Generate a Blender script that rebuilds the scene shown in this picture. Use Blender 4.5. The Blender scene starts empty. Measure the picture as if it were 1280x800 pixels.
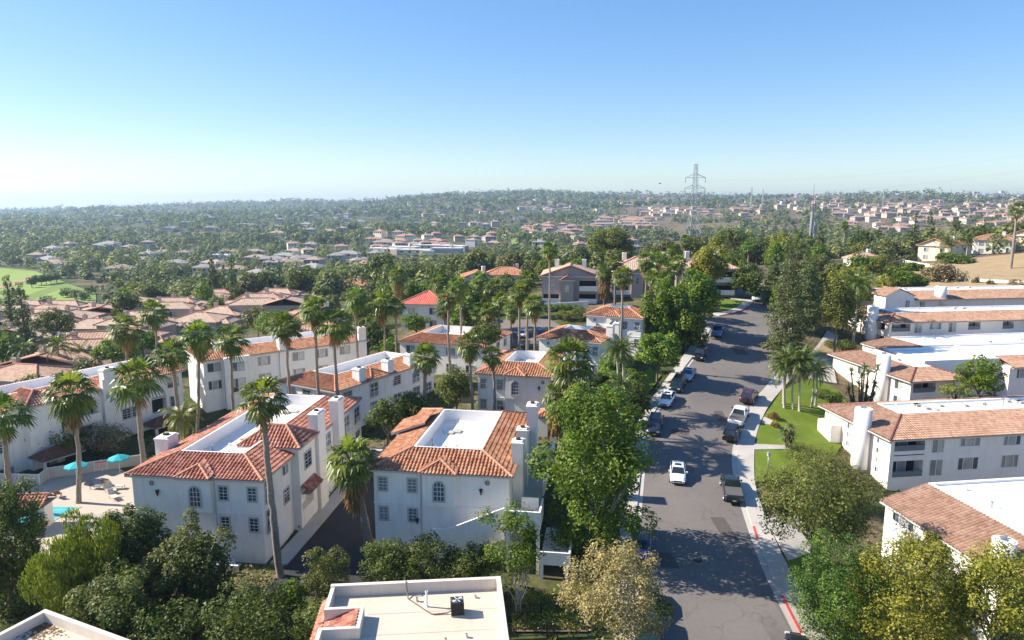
import bpy, bmesh, math, random
import numpy as np
from mathutils import Vector, Matrix, geometry
S = bpy.context.scene
COL = S.collection
R = math.radians
PI = math.pi
# ------------------------------------------------------------------ survey
# the site was surveyed from the drone photo: focal 865 px for a 1280 px wide frame, 9.45 deg down, 31 m up
F, CZ, PIT = 865.0, 31.0, R(9.45)
SP, CP = math.sin(PIT), math.cos(PIT)

def at(px, py, d):
    u, v = (px - 640) / F, (py - 400) / F
    return Vector((u * d, d * (CP - v * SP), CZ - d * (SP + v * CP)))

def onz(px, py, z):
    v = (py - 400) / F
    return at(px, py, (CZ - z) / (SP + v * CP))

# ------------------------------------------------------------------ terrain
_cols = np.array([-500, 0, 300, 600, 860, 1000, 1150, 1300, 1800.])
_rows = np.array([0, 30, 52, 76, 92, 110, 125, 150, 180, 230, 300, 450, 700, 1100, 1700, 2600, 3600, 5200, 9000.])
_tab = np.array([
 [-2,-2,-2,-2.5,-2.6,-2.6,-3,-3,-3],
 [-2,-2,-2,-2.5,-2.4,-2.4,-3,-3,-3],
 [-1.2,-1.2,-1.2,-1.6,-1.7,-1.8,-3.2,-3.5,-3.5],
 [-1,-.9,-.6,-.3,0,-.2,-2.6,-2.8,-2.8],
 [-1.2,-1,0,.9,2.6,2.0,-.4,-.8,-.8],
 [-2,-1.6,.6,2.4,5,4.2,1.6,1.4,1.4],
 [-3,-2.5,.8,3.8,6.8,6.2,3.4,3.4,4],
 [-4,-3,.8,6,9.8,9,5.4,5.6,7],
 [-5,-4,-.5,6.5,11.8,11,8.4,10.5,12],
 [-7,-6,-4,4,10.5,12,10.5,14.5,18],
 [-12,-11,-10,-2,3,7,10.5,14.5,20],
 [-16,-14,-15,-13,-11,-7,-1,3,6],
 [-20,-17,-18,-17,-15,-12,-8,-5,-3],
 [-16,-12,-11,-9,-7,-2,3,7,9],
 [-16,-9,-2,9,17,24,30,34,34],
 [-24,-16,22,48,46,48,60,62,58],
 [-36,-26,46,84,66,68,74,70,62],
 [-60,-50,20,50,45,50,50,48,46],
 [-70,-60,0,20,20,20,20,20,20]], float)

def Hn(x, y):
    x = np.asarray(x, float); y = np.maximum(np.asarray(y, float), 1.0)
    a = x / np.maximum(y, 8.0) * F + 640
    a = np.clip(a, _cols[0], _cols[-1] - 1e-3); yy = np.clip(y, 0, _rows[-1] - 1e-3)
    i = np.clip(np.searchsorted(_cols, a, 'right') - 1, 0, len(_cols) - 2)
    j = np.clip(np.searchsorted(_rows, yy, 'right') - 1, 0, len(_rows) - 2)
    s = (a - _cols[i]) / (_cols[i + 1] - _cols[i]); t = (yy - _rows[j]) / (_rows[j + 1] - _rows[j])
    z = (_tab[j, i] * (1 - s) + _tab[j, i + 1] * s) * (1 - t) + (_tab[j + 1, i] * (1 - s) + _tab[j + 1, i + 1] * s) * t
    k = np.clip((y - 260) / 900, 0, 1)
    n = (np.sin(x * .011 + 1.3) * np.cos(y * .009 + .4) + .6 * np.sin(x * .023 + y * .017) + .35 * np.sin(x * .047 - y * .031 + 2)
         + 1.3 * np.sin(x * .0042 + 2.2) * np.sin(y * .0031))
    far = np.clip((y - 1500) / 1500, 0, 1) * 13 * (np.sin(x * .0021 + .7) + .6 * np.sin(x * .0047 + 2) + .35 * np.sin(x * .011 + y * .002))
    return z + n * k * 5.0 + far

def H(x, y):
    return float(Hn(x, y))

def ground(px, py):
    u, v = (px - 640) / F, (py - 400) / F
    lo = 5.0
    d = 5.0
    while d < 6000:
        p = at(px, py, d)
        if p.z <= H(p.x, p.y):
            hi = d
            for _ in range(30):
                m = (lo + hi) / 2; p = at(px, py, m)
                if p.z <= H(p.x, p.y): hi = m
                else: lo = m
            p = at(px, py, hi)
            return Vector((p.x, p.y, H(p.x, p.y)))
        lo = d; d += max(.5, d * .01)
    return at(px, py, 3000)

# ------------------------------------------------------------------ objects
def link(o, parent=None):
    COL.objects.link(o)
    if parent is not None: o.parent = parent
    return o

def tag(o, label=None, cat=None, group=None, kind=None):
    if label: o['label'] = label
    if cat: o['category'] = cat
    if group: o['group'] = group
    if kind: o['kind'] = kind
    return o

def empty(name, loc, rz=0.0, label=None, cat=None, group=None, s=1.0):
    o = bpy.data.objects.new(name, None); link(o)
    o.empty_display_size = .5
    o.location = loc; o.rotation_euler = (0, 0, rz); o.scale = (s, s, s)
    return tag(o, label, cat, group)

def meshof(name, v, f, mats, mi=None, smooth=False, attrs=None, uv=None):
    me = bpy.data.meshes.new(name)
    if isinstance(v, np.ndarray) and isinstance(f, np.ndarray):
        n, k = f.shape
        me.vertices.add(len(v)); me.vertices.foreach_set('co', np.ascontiguousarray(v, np.float32).ravel())
        me.loops.add(n * k); me.polygons.add(n)
        me.loops.foreach_set('vertex_index', np.ascontiguousarray(f, np.int32).ravel())
        me.polygons.foreach_set('loop_start', np.arange(0, n * k, k, dtype=np.int32))
        me.update(calc_edges=True)
    else:
        me.from_pydata([tuple(p) for p in v], [], [tuple(q) for q in f]); me.update()
    if not isinstance(mats, (list, tuple)): mats = [mats]
    for m in mats: me.materials.append(m)
    if mi is not None: me.polygons.foreach_set('material_index', np.asarray(mi, np.int32))
    if smooth: me.polygons.foreach_set('use_smooth', np.ones(len(me.polygons), bool))
    for k_, a in (attrs or {}).items():
        at_ = me.attributes.new(k_, 'FLOAT', 'FACE'); at_.data.foreach_set('value', np.asarray(a, np.float32))
    if uv is not None:
        l = me.uv_layers.new(name='UVMap')
        idx = np.empty(len(me.loops), np.int32); me.loops.foreach_get('vertex_index', idx)
        l.data.foreach_set('uv', np.asarray(uv, np.float32)[idx].ravel())
    return me

def ob(name, me, parent=None, loc=(0, 0, 0), rz=0.0):
    o = bpy.data.objects.new(name, me); link(o, parent)
    o.location = loc; o.rotation_euler = (0, 0, rz)
    return o

class MB:
    """collects boxes, tubes, polygons of one part"""
    def __init__(s): s.v = []; s.f = []; s.mi = []; s.uv = []
    def add(s, v, f, m=0):
        b = len(s.v); s.v += [tuple(p) for p in v]; s.f += [tuple(i + b for i in q) for q in f]; s.mi += [m] * len(f); return s
    def box(s, x0, x1, y0, y1, z0, z1, m=0, M=None):
        v = [(x, y, z) for z in (z0, z1) for x, y in ((x0, y0), (x1, y0), (x1, y1), (x0, y1))]
        if M is not None: v = [tuple(M @ Vector(p)) for p in v]
        return s.add(v, [(3, 2, 1, 0), (4, 5, 6, 7), (0, 1, 5, 4), (1, 2, 6, 5), (2, 3, 7, 6), (3, 0, 4, 7)], m)
    def cyl(s, p, r, z0, z1, n=12, r2=None, m=0, cap=True):
        r2 = r if r2 is None else r2
        v = [(p[0] + r * math.cos(2 * PI * i / n), p[1] + r * math.sin(2 * PI * i / n), z0) for i in range(n)]
        v += [(p[0] + r2 * math.cos(2 * PI * i / n), p[1] + r2 * math.sin(2 * PI * i / n), z1) for i in range(n)]
        f = [(i, (i + 1) % n, (i + 1) % n + n, i + n) for i in range(n)]
        if cap: f += [tuple(range(n - 1, -1, -1)), tuple(range(n, 2 * n))]
        return s.add(v, f, m)
    def tube(s, pts, rs, n=6, m=0):
        pts = [Vector(p) for p in pts]
        if not isinstance(rs, (list, tuple)): rs = [rs] * len(pts)
        v = []; f = []
        for i, p in enumerate(pts):
            t = (pts[min(i + 1, len(pts) - 1)] - pts[max(i - 1, 0)]).normalized()
            a = t.cross(Vector((0, 0, 1)) if abs(t.z) < .9 else Vector((1, 0, 0))).normalized(); b = t.cross(a)
            v += [p + (a * math.cos(2 * PI * k / n) + b * math.sin(2 * PI * k / n)) * rs[i] for k in range(n)]
        for i in range(len(pts) - 1):
            f += [(i * n + k, i * n + (k + 1) % n, (i + 1) * n + (k + 1) % n, (i + 1) * n + k) for k in range(n)]
        f += [tuple(range(n)), tuple(range((len(pts) - 1) * n + n - 1, (len(pts) - 1) * n - 1, -1))]
        return s.add(v, f, m)
    def quad(s, a, b, c, d, m=0): return s.add([a, b, c, d], [(0, 1, 2, 3)], m)
    def mesh(s, name, mats, smooth=False):
        return meshof(name, s.v, s.f, mats, s.mi, smooth)
    def build(s, name, mats, parent=None, smooth=False, loc=(0, 0, 0), rz=0.0):
        return ob(name, s.mesh(name, mats, smooth), parent, loc, rz)

# ------------------------------------------------------------------ materials
def nt(name):
    m = bpy.data.materials.new(name); m.use_nodes = True; m.node_tree.nodes.clear(); return m, m.node_tree.nodes, m.node_tree.links

def col4(c): return (c[0], c[1], c[2], 1)

def ramp(N, L, fac, stops, interp='LINEAR'):
    r = N.new('ShaderNodeValToRGB'); r.color_ramp.interpolation = interp
    e = r.color_ramp.elements
    while len(e) < len(stops): e.new(.5)
    for q, (p, c) in zip(e, stops): q.position = p; q.color = col4(c)
    L.new(fac, r.inputs[0]); return r.outputs[0]

def noise(N, L, vec, scale, detail=4, rough=.55, dim='3D'):
    n = N.new('ShaderNodeTexNoise'); n.inputs['Scale'].default_value = scale
    n.inputs['Detail'].default_value = detail; n.inputs['Roughness'].default_value = rough
    L.new(vec, n.inputs['Vector']); return n.outputs['Fac']

def mixc(N, L, fac, a, b, mode='MIX'):
    m = N.new('ShaderNodeMix'); m.data_type = 'RGBA'; m.blend_type = mode
    for s, x in ((m.inputs[0], fac), (m.inputs[6], a), (m.inputs[7], b)):
        if isinstance(x, bpy.types.NodeSocket): L.new(x, s)
        elif isinstance(x, (tuple, list)): s.default_value = col4(x)
        else: s.default_value = x
    return m.outputs[2]

def mth(N, L, op, a, b=0.0, c=0.0, clamp=False):
    m = N.new('ShaderNodeMath'); m.operation = op; m.use_clamp = clamp
    for s, x in zip(m.inputs, (a, b, c)):
        if isinstance(x, bpy.types.NodeSocket): L.new(x, s)
        else: s.default_value = x
    return m.outputs[0]

def pbsdf(N, L, color, rough=.7, metal=0.0, spec=.5, normal=None, coat=0.0):
    b = N.new('ShaderNodeBsdfPrincipled'); o = N.new('ShaderNodeOutputMaterial')
    for s, x in ((b.inputs['Base Color'], color), (b.inputs['Roughness'], rough)):
        if isinstance(x, bpy.types.NodeSocket): L.new(x, s)
        elif isinstance(x, (tuple, list)): s.default_value = col4(x)
        else: s.default_value = x
    b.inputs['Metallic'].default_value = metal; b.inputs['Specular IOR Level'].default_value = spec
    b.inputs['Coat Weight'].default_value = coat
    if normal is not None: L.new(normal, b.inputs['Normal'])
    L.new(b.outputs[0], o.inputs[0]); return b

def bump(N, L, h, strength=.3, dist=.05):
    b = N.new('ShaderNodeBump'); b.inputs['Strength'].default_value = strength; b.inputs['Distance'].default_value = dist
    L.new(h, b.inputs['Height']); return b.outputs[0]

def pos(N): return N.new('ShaderNodeNewGeometry').outputs['Position']
def objc(N): return N.new('ShaderNodeTexCoord').outputs['Object']

def mat(name, c, rough=.7, var=.12, scale=1.5, metal=0.0, spec=.4, bmp=0.0, bscale=20, coat=0.0, grime=0.0):
    m, N, L = nt(name)
    p = pos(N) if grime or var else None
    color = c
    if var:
        n = noise(N, L, p, scale, 5)
        n2 = noise(N, L, p, scale * 7, 3)
        f = mth(N, L, 'ADD', mth(N, L, 'MULTIPLY', n, .65), mth(N, L, 'MULTIPLY', n2, .35))
        lo = tuple(x * (1 - var) for x in c); hi = tuple(min(1, x * (1 + var)) for x in c)
        color = ramp(N, L, f, [(.3, lo), (.7, hi)])
    if grime:
        mp = N.new('ShaderNodeMapping'); mp.inputs['Scale'].default_value = (2.2, 2.2, .25); L.new(p, mp.inputs[0])
        g = noise(N, L, mp.outputs[0], 1.0, 6, .65)
        color = mixc(N, L, mth(N, L, 'MULTIPLY', ramp(N, L, g, [(.5, (0, 0, 0)), (.78, (1, 1, 1))]), grime), color, tuple(x * .55 for x in c))
    nrm = bump(N, L, noise(N, L, pos(N), bscale, 4), bmp, .02) if bmp else None
    pbsdf(N, L, color, rough, metal, spec, nrm, coat)
    return m

def leafmat(name, dark, mid, lite, trans=.42, rough=.55, hue=.025):
    """foliage; 'tint' is a random value of each leaf clump"""
    dark, mid, lite = [tuple(x * q for x, q in zip(c, (1.62, 1.44, 1.15))) for c in (dark, mid, lite)]
    m, N, L = nt(name)
    a = N.new('ShaderNodeAttribute'); a.attribute_name = 'tint'
    c = ramp(N, L, a.outputs['Fac'], [(.05, dark), (.5, mid), (.95, lite)])
    oi = N.new('ShaderNodeObjectInfo')
    hs = N.new('ShaderNodeHueSaturation')
    L.new(c, hs.inputs['Color'])
    L.new(mth(N, L, 'ADD', mth(N, L, 'MULTIPLY', oi.outputs['Random'], hue), .5 - hue / 2), hs.inputs['Hue'])
    L.new(mth(N, L, 'ADD', mth(N, L, 'MULTIPLY', oi.outputs['Random'], .35), .82), hs.inputs['Value'])
    b = N.new('ShaderNodeBsdfPrincipled'); t = N.new('ShaderNodeBsdfTranslucent'); x = N.new('ShaderNodeMixShader'); o = N.new('ShaderNodeOutputMaterial')
    L.new(hs.outputs[0], b.inputs['Base Color']); b.inputs['Roughness'].default_value = rough; b.inputs['Specular IOR Level'].default_value = .35
    tc = mixc(N, L, 1.0, hs.outputs[0], (1.0, 1.15, .45), 'MULTIPLY'); L.new(tc, t.inputs[0])
    x.inputs[0].default_value = trans; L.new(b.outputs[0], x.inputs[1]); L.new(t.outputs[0], x.inputs[2]); L.new(x.outputs[0], o.inputs[0])
    return m

def tilemat(name, a, b, c, lich=.4):
    """clay barrel tile: UV are metres along / up the slope; every tile its own tone"""
    m, N, L = nt(name)
    uv = N.new('ShaderNodeTexCoord').outputs['UV']
    mp = N.new('ShaderNodeVectorMath'); mp.operation = 'DIVIDE'; mp.inputs[1].default_value = (.36, .42, 1); L.new(uv, mp.inputs[0])
    fl = N.new('ShaderNodeVectorMath'); fl.operation = 'FLOOR'; L.new(mp.outputs[0], fl.inputs[0])
    w = N.new('ShaderNodeTexWhiteNoise'); w.noise_dimensions = '3D'; L.new(fl.outputs[0], w.inputs['Vector'])
    n = noise(N, L, pos(N), .5, 4)
    f = mth(N, L, 'ADD', mth(N, L, 'MULTIPLY', w.outputs['Value'], .6), mth(N, L, 'MULTIPLY', n, .6))
    cc = ramp(N, L, f, [(.15, a), (.5, b), (.9, c)])
    g = noise(N, L, pos(N), 3.0, 6, .7)
    cc = mixc(N, L, mth(N, L, 'MULTIPLY', ramp(N, L, g, [(.52, (0, 0, 0)), (.72, (1, 1, 1))]), lich), cc, (.12, .085, .065))
    sx = N.new('ShaderNodeSeparateXYZ'); L.new(mp.outputs[0], sx.inputs[0])
    fr = mth(N, L, 'FRACT', sx.outputs[1])
    b_ = bump(N, L, mth(N, L, 'SUBTRACT', 1.0, fr), .8, .05)
    pbsdf(N, L, cc, .8, 0, .25, b_)
    return m

M = {}
M['stucco'] = mat('white_stucco', (.87, .81, .73), .9, .06, .7, spec=.2, bmp=.25, bscale=9, grime=.36)
M['stucco_cool'] = mat('cool_white_stucco', (.82, .79, .75), .9, .06, .7, spec=.2, bmp=.25, bscale=9, grime=.32)
M['stucco_pink'] = mat('pinkish_stucco', (.86, .78, .72), .9, .06, .7, spec=.2, bmp=.25, bscale=9, grime=.3)
M['stucco_tan'] = mat('tan_stucco', (.50, .40, .33), .9, .08, .5, spec=.2, bmp=.2, bscale=9, grime=.32)
M['stucco_cream'] = mat('cream_stucco', (.80, .68, .50), .9, .06, .5, spec=.2, grime=.1)
M['trim'] = mat('grey_beige_trim', (.50, .46, .42), .85, .06, 2)
M['whitetrim'] = mat('white_trim', (.80, .79, .77), .6, .04, 2)
M['deck'] = mat('white_roof_coating', (.80, .79, .77), .75, .08, .35, spec=.3, grime=.42)
M['parapet_cream'] = mat('cream_parapet_paint', (.64, .57, .49), .85, .06, .8, spec=.2, grime=.25)
M['deck_seam'] = mat('membrane_seam', (.52, .50, .47), .8, .15, 2)
M['deck_cream'] = mat('cream_roof_coating', (.56, .47, .37), .8, .09, .35, spec=.25, grime=.3)
M['parapet'] = mat('parapet_paint', (.80, .78, .76), .85, .06, .8, spec=.2, grime=.2)
M['tile'] = tilemat('terracotta_tile', (.215, .078, .038), (.385, .165, .082), (.51, .27, .16))
M['tile_red'] = tilemat('red_clay_tile', (.24, .070, .044), (.395, .145, .090), (.53, .275, .19))
M['tile_salmon'] = tilemat('salmon_concrete_tile', (.25, .14, .092), (.345, .205, .138), (.43, .275, .195), .18)
M['tile_tan'] = tilemat('tan_pink_shingle', (.33, .235, .165), (.43, .31, .225), (.52, .385, .285), .2)
M['ridge'] = mat('ridge_tile_clay', (.52, .24, .15), .8, .3, 3)
M['ridge_dark'] = mat('dark_ridge_tile', (.20, .08, .06), .8, .3, 3)
M['glass'] = mat('window_glass', (.05, .065, .075), .06, 0, spec=.9)
M['glass_curtain'] = mat('curtained_glass', (.34, .34, .33), .15, .35, .9, spec=.8)  # pale tone is the curtain hanging behind the pane
M['glass_sky'] = mat('sky_reflecting_glass', (.09, .12, .15), .04, 0, spec=1.0)
M['glass_blind'] = mat('blind_behind_glass', (.24, .235, .22), .12, .25, 1.2, spec=.8)
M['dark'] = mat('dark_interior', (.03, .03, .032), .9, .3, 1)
M['shadecol'] = mat('slate_blue_screen', (.16, .18, .20), .6, .2, 2)
M['iron'] = mat('black_iron', (.025, .025, .028), .5, 0)
M['grey_metal'] = mat('galvanised_steel', (.33, .34, .35), .5, .1, 3, metal=.6)
M['pylon'] = mat('pale_steel_lattice', (.30, .33, .36), .6, 0, metal=.2)
M['fence'] = mat('beige_mesh_fence', (.52, .48, .42), .8, .06, 2)
M['concrete'] = mat('concrete', (.44, .405, .36), .9, .16, .5, spec=.2, bmp=.1, bscale=8, grime=.1)
M['pooldeck'] = mat('pool_deck', (.46, .39, .32), .9, .07, .5, spec=.2)
M['redpaint'] = mat('red_kerb_paint', (.48, .07, .07), .8, .35, 3)
M['wood'] = mat('brown_wood', (.16, .075, .04), .7, .3, 4)
M['dirt'] = mat('bare_soil', (.22, .15, .10), .95, .25, .5)
M['bark'] = mat('grey_brown_bark', (.15, .12, .095), .9, .35, 4, bmp=.5, bscale=12)
M['bark_pale'] = mat('pale_bark', (.38, .34, .28), .85, .3, 3, bmp=.3, bscale=10)
M['palmbark'] = mat('palm_bark', (.25, .205, .16), .9, .45, 5, bmp=.6, bscale=10)
M['teal'] = mat('turquoise_canvas', (.02, .36, .42), .8, .12, 2)
M['sign_white'] = mat('sign_white', (.75, .68, .66), .6, .04, 2)
M['sign_red'] = mat('sign_red_print', (.55, .12, .10), .6, 0)
M['rubber'] = mat('tyre_rubber', (.018, .018, .019), .85, 0)
M['rim'] = mat('alloy_rim', (.45, .46, .47), .35, 0, metal=.8)
M['carglass'] = mat('car_glass', (.02, .026, .03), .05, 0, spec=.9)
M['blacktrim'] = mat('black_plastic', (.022, .022, .024), .5, 0)
M['headlamp'] = mat('headlamp_lens', (.62, .64, .66), .15, 0, spec=.8)
M['taillamp'] = mat('tail_lamp_lens', (.36, .015, .015), .2, 0, spec=.6)
M['plate'] = mat('plate_white', (.70, .70, .68), .5, 0)

def carpaint(n, c, metal=.2): return mat(n, c, .28, 0, metal=metal, spec=.5, coat=.6)
M['leaf_green'] = leafmat('sycamore_leaf', (.036, .078, .008), (.082, .142, .016), (.165, .225, .034), hue=.015)
M['leaf_bright'] = leafmat('bright_leaf', (.036, .078, .007), (.082, .140, .013), (.16, .220, .028), hue=.015)
M['leaf_dark'] = leafmat('dark_leaf', (.022, .040, .009), (.058, .086, .017), (.13, .155, .034))
M['leaf_olive'] = leafmat('olive_leaf', (.050, .070, .018), (.100, .132, .034), (.18, .205, .06))
M['leaf_yellow'] = leafmat('yellow_green_leaf', (.075, .090, .012), (.160, .178, .026), (.27, .275, .06), hue=.015)
M['leaf_grey'] = leafmat('greyish_yellow_leaf', (.10, .095, .045), (.21, .19, .09), (.33, .295, .15), .25, hue=.01)
M['leaf_conifer'] = leafmat('conifer_needles', (.034, .054, .020), (.076, .106, .044), (.145, .168, .08), .25)
M['leaf_valley'] = leafmat('valley_leaf', (.028, .044, .014), (.080, .096, .032), (.20, .195, .085), .3, .6, .05)
M['leaf_red'] = leafmat('bronze_leaf', (.060, .030, .018), (.12, .055, .030), (.18, .09, .045))
M['leaf_hedge'] = leafmat('hedge_leaf', (.045, .060, .018), (.090, .105, .030), (.155, .155, .055))
M['frond'] = leafmat('palm_frond', (.028, .058, .012), (.085, .130, .026), (.20, .24, .065), .4, .35)
M['frond_feather'] = leafmat('feather_frond', (.030, .055, .016), (.070, .110, .030), (.15, .185, .060), .35, .4)
M['frond_yellow'] = leafmat('yellowing_frond', (.060, .085, .015), (.12, .15, .028), (.20, .22, .055), .35, .4)
M['deadfrond'] = leafmat('dry_frond', (.085, .055, .025), (.16, .105, .048), (.26, .18, .09), .2, .7)

def asphalt():
    m, N, L = nt('asphalt')
    p = pos(N)
    a = noise(N, L, p, .12, 5); b = noise(N, L, p, 2.2, 6, .7); c = noise(N, L, p, 30, 2)
    f = mth(N, L, 'ADD', mth(N, L, 'ADD', mth(N, L, 'MULTIPLY', a, .45), mth(N, L, 'MULTIPLY', b, .3)), mth(N, L, 'MULTIPLY', c, .25))
    cc = ramp(N, L, f, [(.3, (.122, .108, .098)), (.5, (.160, .142, .129)), (.7, (.198, .177, .162))])
    v = N.new('ShaderNodeTexVoronoi'); v.feature = 'DISTANCE_TO_EDGE'; v.inputs['Scale'].default_value = .16
    wv = N.new('ShaderNodeVectorMath'); wv.operation = 'ADD'; L.new(p, wv.inputs[0])
    nn = N.new('ShaderNodeTexNoise'); nn.inputs['Scale'].default_value = .5; L.new(p, nn.inputs['Vector'])
    sc = N.new('ShaderNodeVectorMath'); sc.operation = 'SCALE'; sc.inputs['Scale'].default_value = 3.0; L.new(nn.outputs['Color'], sc.inputs[0])
    L.new(sc.outputs[0], wv.inputs[1]); L.new(wv.outputs[0], v.inputs['Vector'])
    k = ramp(N, L, v.outputs['Distance'], [(.002, (1, 1, 1)), (.012, (0, 0, 0))])
    cc = mixc(N, L, mth(N, L, 'MULTIPLY', k, .28), cc, (.05, .045, .042))
    pbsdf(N, L, cc, .9, 0, .25, bump(N, L, c, .2, .01)); return m
M['asphalt'] = asphalt()
M['asphalt_patch'] = mat('asphalt_patch', (.095, .082, .075), .9, .12, 2, spec=.25)
M['asphalt_dark'] = mat('fresh_dark_asphalt', (.040, .040, .042), .9, .2, .6, spec=.25)

def lawn(name, a, b, c):
    m, N, L = nt(name); p = pos(N)
    f = mth(N, L, 'ADD', mth(N, L, 'MULTIPLY', noise(N, L, p, .35, 5), .5), mth(N, L, 'MULTIPLY', noise(N, L, p, 6, 4), .5))
    pbsdf(N, L, ramp(N, L, f, [(.3, a), (.5, b), (.7, c)]), .9, 0, .15, bump(N, L, noise(N, L, p, 14, 3), .5, .05)); return m
M['lawn'] = lawn('lawn_grass', (.075, .118, .012), (.125, .176, .020), (.18, .225, .034))
M['fairway'] = lawn('fairway_grass', (.16, .23, .045), (.22, .30, .065), (.28, .36, .10))
M['dry'] = lawn('dry_hill_grass', (.24, .165, .085), (.34, .245, .135), (.42, .31, .18))

def soil():
    m, N, L = nt('mixed_ground'); p = pos(N)
    f = noise(N, L, p, .045, 6, .6); g = noise(N, L, p, .9, 6, .65)
    green = ramp(N, L, g, [(.3, (.030, .042, .014)), (.55, (.062, .078, .024)), (.75, (.11, .11, .045))])
    brown = ramp(N, L, g, [(.3, (.10, .075, .045)), (.6, (.19, .145, .09)), (.8, (.28, .22, .14))])
    # the chaparral slopes far to the right are dry
    sx = N.new('ShaderNodeSeparateXYZ'); L.new(p, sx.inputs[0])
    q = mth(N, L, 'MULTIPLY_ADD', sx.outputs[0], .0016, mth(N, L, 'MULTIPLY', sx.outputs[1], -.0002))
    f = mth(N, L, 'ADD', f, mth(N, L, 'MINIMUM', mth(N, L, 'MAXIMUM', q, 0.0), .16))
    pbsdf(N, L, mixc(N, L, ramp(N, L, f, [(.48, (0, 0, 0)), (.62, (1, 1, 1))]), green, brown), .95, 0, .1, bump(N, L, g, .6, .1)); return m
M['soil'] = soil()

def water():
    m, N, L = nt('pool_water')
    n = noise(N, L, pos(N), 1.2, 3)
    pbsdf(N, L, ramp(N, L, n, [(.35, (.05, .40, .46)), (.65, (.11, .52, .56))]), .06, 0, .6, bump(N, L, n, .15, .05)); return m
M['water'] = water()

# ------------------------------------------------------------------ camera, sun, sky, haze
cam = bpy.data.cameras.new('camera'); co = bpy.data.objects.new('camera', cam); link(co)
cam.sensor_width = 36; cam.lens = F / 1280 * 36; cam.clip_start = .5; cam.clip_end = 30000
co.location = (0, 0, CZ); co.rotation_euler = (R(90) - PIT, 0, 0); S.camera = co
SKY = (.138, .64, 1.52, .510, .4, 4.0)
SUN_EL, SUN_AZ = R(36), R(-81)          # azimuth from +Y towards +X
sd = Vector((math.sin(SUN_AZ) * math.cos(SUN_EL), math.cos(SUN_AZ) * math.cos(SUN_EL), math.sin(SUN_EL)))
sl = bpy.data.lights.new('sun', 'SUN'); so = bpy.data.objects.new('sun', sl); link(so)
sl.energy = 4.2; sl.angle = R(.55); sl.color = (1.0, .92, .80)
so.rotation_euler = (-sd).to_track_quat('-Z', 'Y').to_euler()
W = bpy.data.worlds.new('World'); S.world = W; W.use_nodes = True
wn, wl = W.node_tree.nodes, W.node_tree.links
wn.clear()
sky = wn.new('ShaderNodeTexSky'); sky.sky_type = 'NISHITA'; sky.sun_disc = False
sky.sun_elevation = SUN_EL; sky.sun_rotation = SUN_AZ
sky.altitude = 60; sky.air_density = 1.0; sky.dust_density = SKY[4]; sky.ozone_density = SKY[5]
bg = wn.new('ShaderNodeBackground'); wo = wn.new('ShaderNodeOutputWorld'); bg.inputs[1].default_value = SKY[0]
gm = wn.new('ShaderNodeGamma'); gm.inputs[1].default_value = SKY[1]; wl.new(sky.outputs[0], gm.inputs[0])
hsv = wn.new('ShaderNodeHueSaturation'); hsv.inputs['Saturation'].default_value = SKY[2]; hsv.inputs['Hue'].default_value = SKY[3]
wl.new(gm.outputs[0], hsv.inputs['Color']); wl.new(hsv.outputs[0], bg.inputs[0]); wl.new(bg.outputs[0], wo.inputs[0])
S.view_settings.view_transform = 'Standard'; S.view_settings.look = 'None'
S.view_settings.exposure = 1.32; S.view_settings.gamma = 1; S.view_settings.use_curve_mapping = False
DENOISE = True
S.render.engine = 'CYCLES'
S.render.filter_size = 1.15
cy = S.cycles
cy.max_bounces = 6; cy.diffuse_bounces = 4; cy.glossy_bounces = 2; cy.transmission_bounces = 2; cy.transparent_max_bounces = 6; cy.volume_bounces = 0
cy.use_denoising = DENOISE
try: cy.denoiser = 'OPENIMAGEDENOISE'
except Exception: pass
cy.sample_clamp_indirect = 6
cy.caustics_reflective = cy.caustics_refractive = False

HAZE = True
def haze():
    m, N, L = nt('haze_air')
    v = N.new('ShaderNodeVolumePrincipled'); o = N.new('ShaderNodeOutputMaterial')
    v.inputs['Color'].default_value = (.52, .73, 1, 1); v.inputs['Density'].default_value = .00014; v.inputs['Anisotropy'].default_value = .35
    L.new(v.outputs[0], o.inputs['Volume'])
    try: m.cycles.homogeneous_volume = True
    except Exception: pass
    b = MB().box(-6800, 6800, -60, 6800, -60, 118)
    h = b.build('haze', m); tag(h, 'thin pale blue haze lying over the whole valley', None, None, 'stuff')
if HAZE: haze()

def terrain_mesh():
    ys = [-40, -20, 0, 10, 20] + list(np.arange(28, 240, 2.5)) + list(np.geomspace(240, 6500, 110))
    ys = np.array(ys); a = np.concatenate([np.linspace(-1.9, -.95, 16)[:-1], np.linspace(-.95, .95, 120), np.linspace(.95, 1.9, 16)[1:]])
    X = a[None, :] * (np.maximum(ys, 0)[:, None] + 45) ; Y = np.repeat(ys[:, None], len(a), 1)
    Z = Hn(X, Y) - .13
    v = np.stack([X, Y, Z], -1).reshape(-1, 3); n, k = X.shape
    i = np.arange((n - 1) * (k - 1)); r, c = i // (k - 1), i % (k - 1)
    f = np.stack([r * k + c, r * k + c + 1, (r + 1) * k + c + 1, (r + 1) * k + c], -1)
    o = ob('ground', meshof('ground', v, f, M['soil'], smooth=True)); tag(o, 'brown and green sloping ground of the valley', None, None, 'structure')
terrain_mesh()

PAVED = []
def inpoly(P, x, y):
    c = False
    for i in range(len(P)):
        a, b = P[i], P[i - 1]
        if (a[1] > y) != (b[1] > y) and x < (b[0] - a[0]) * (y - a[1]) / (b[1] - a[1]) + a[0]: c = not c
    return c

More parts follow.
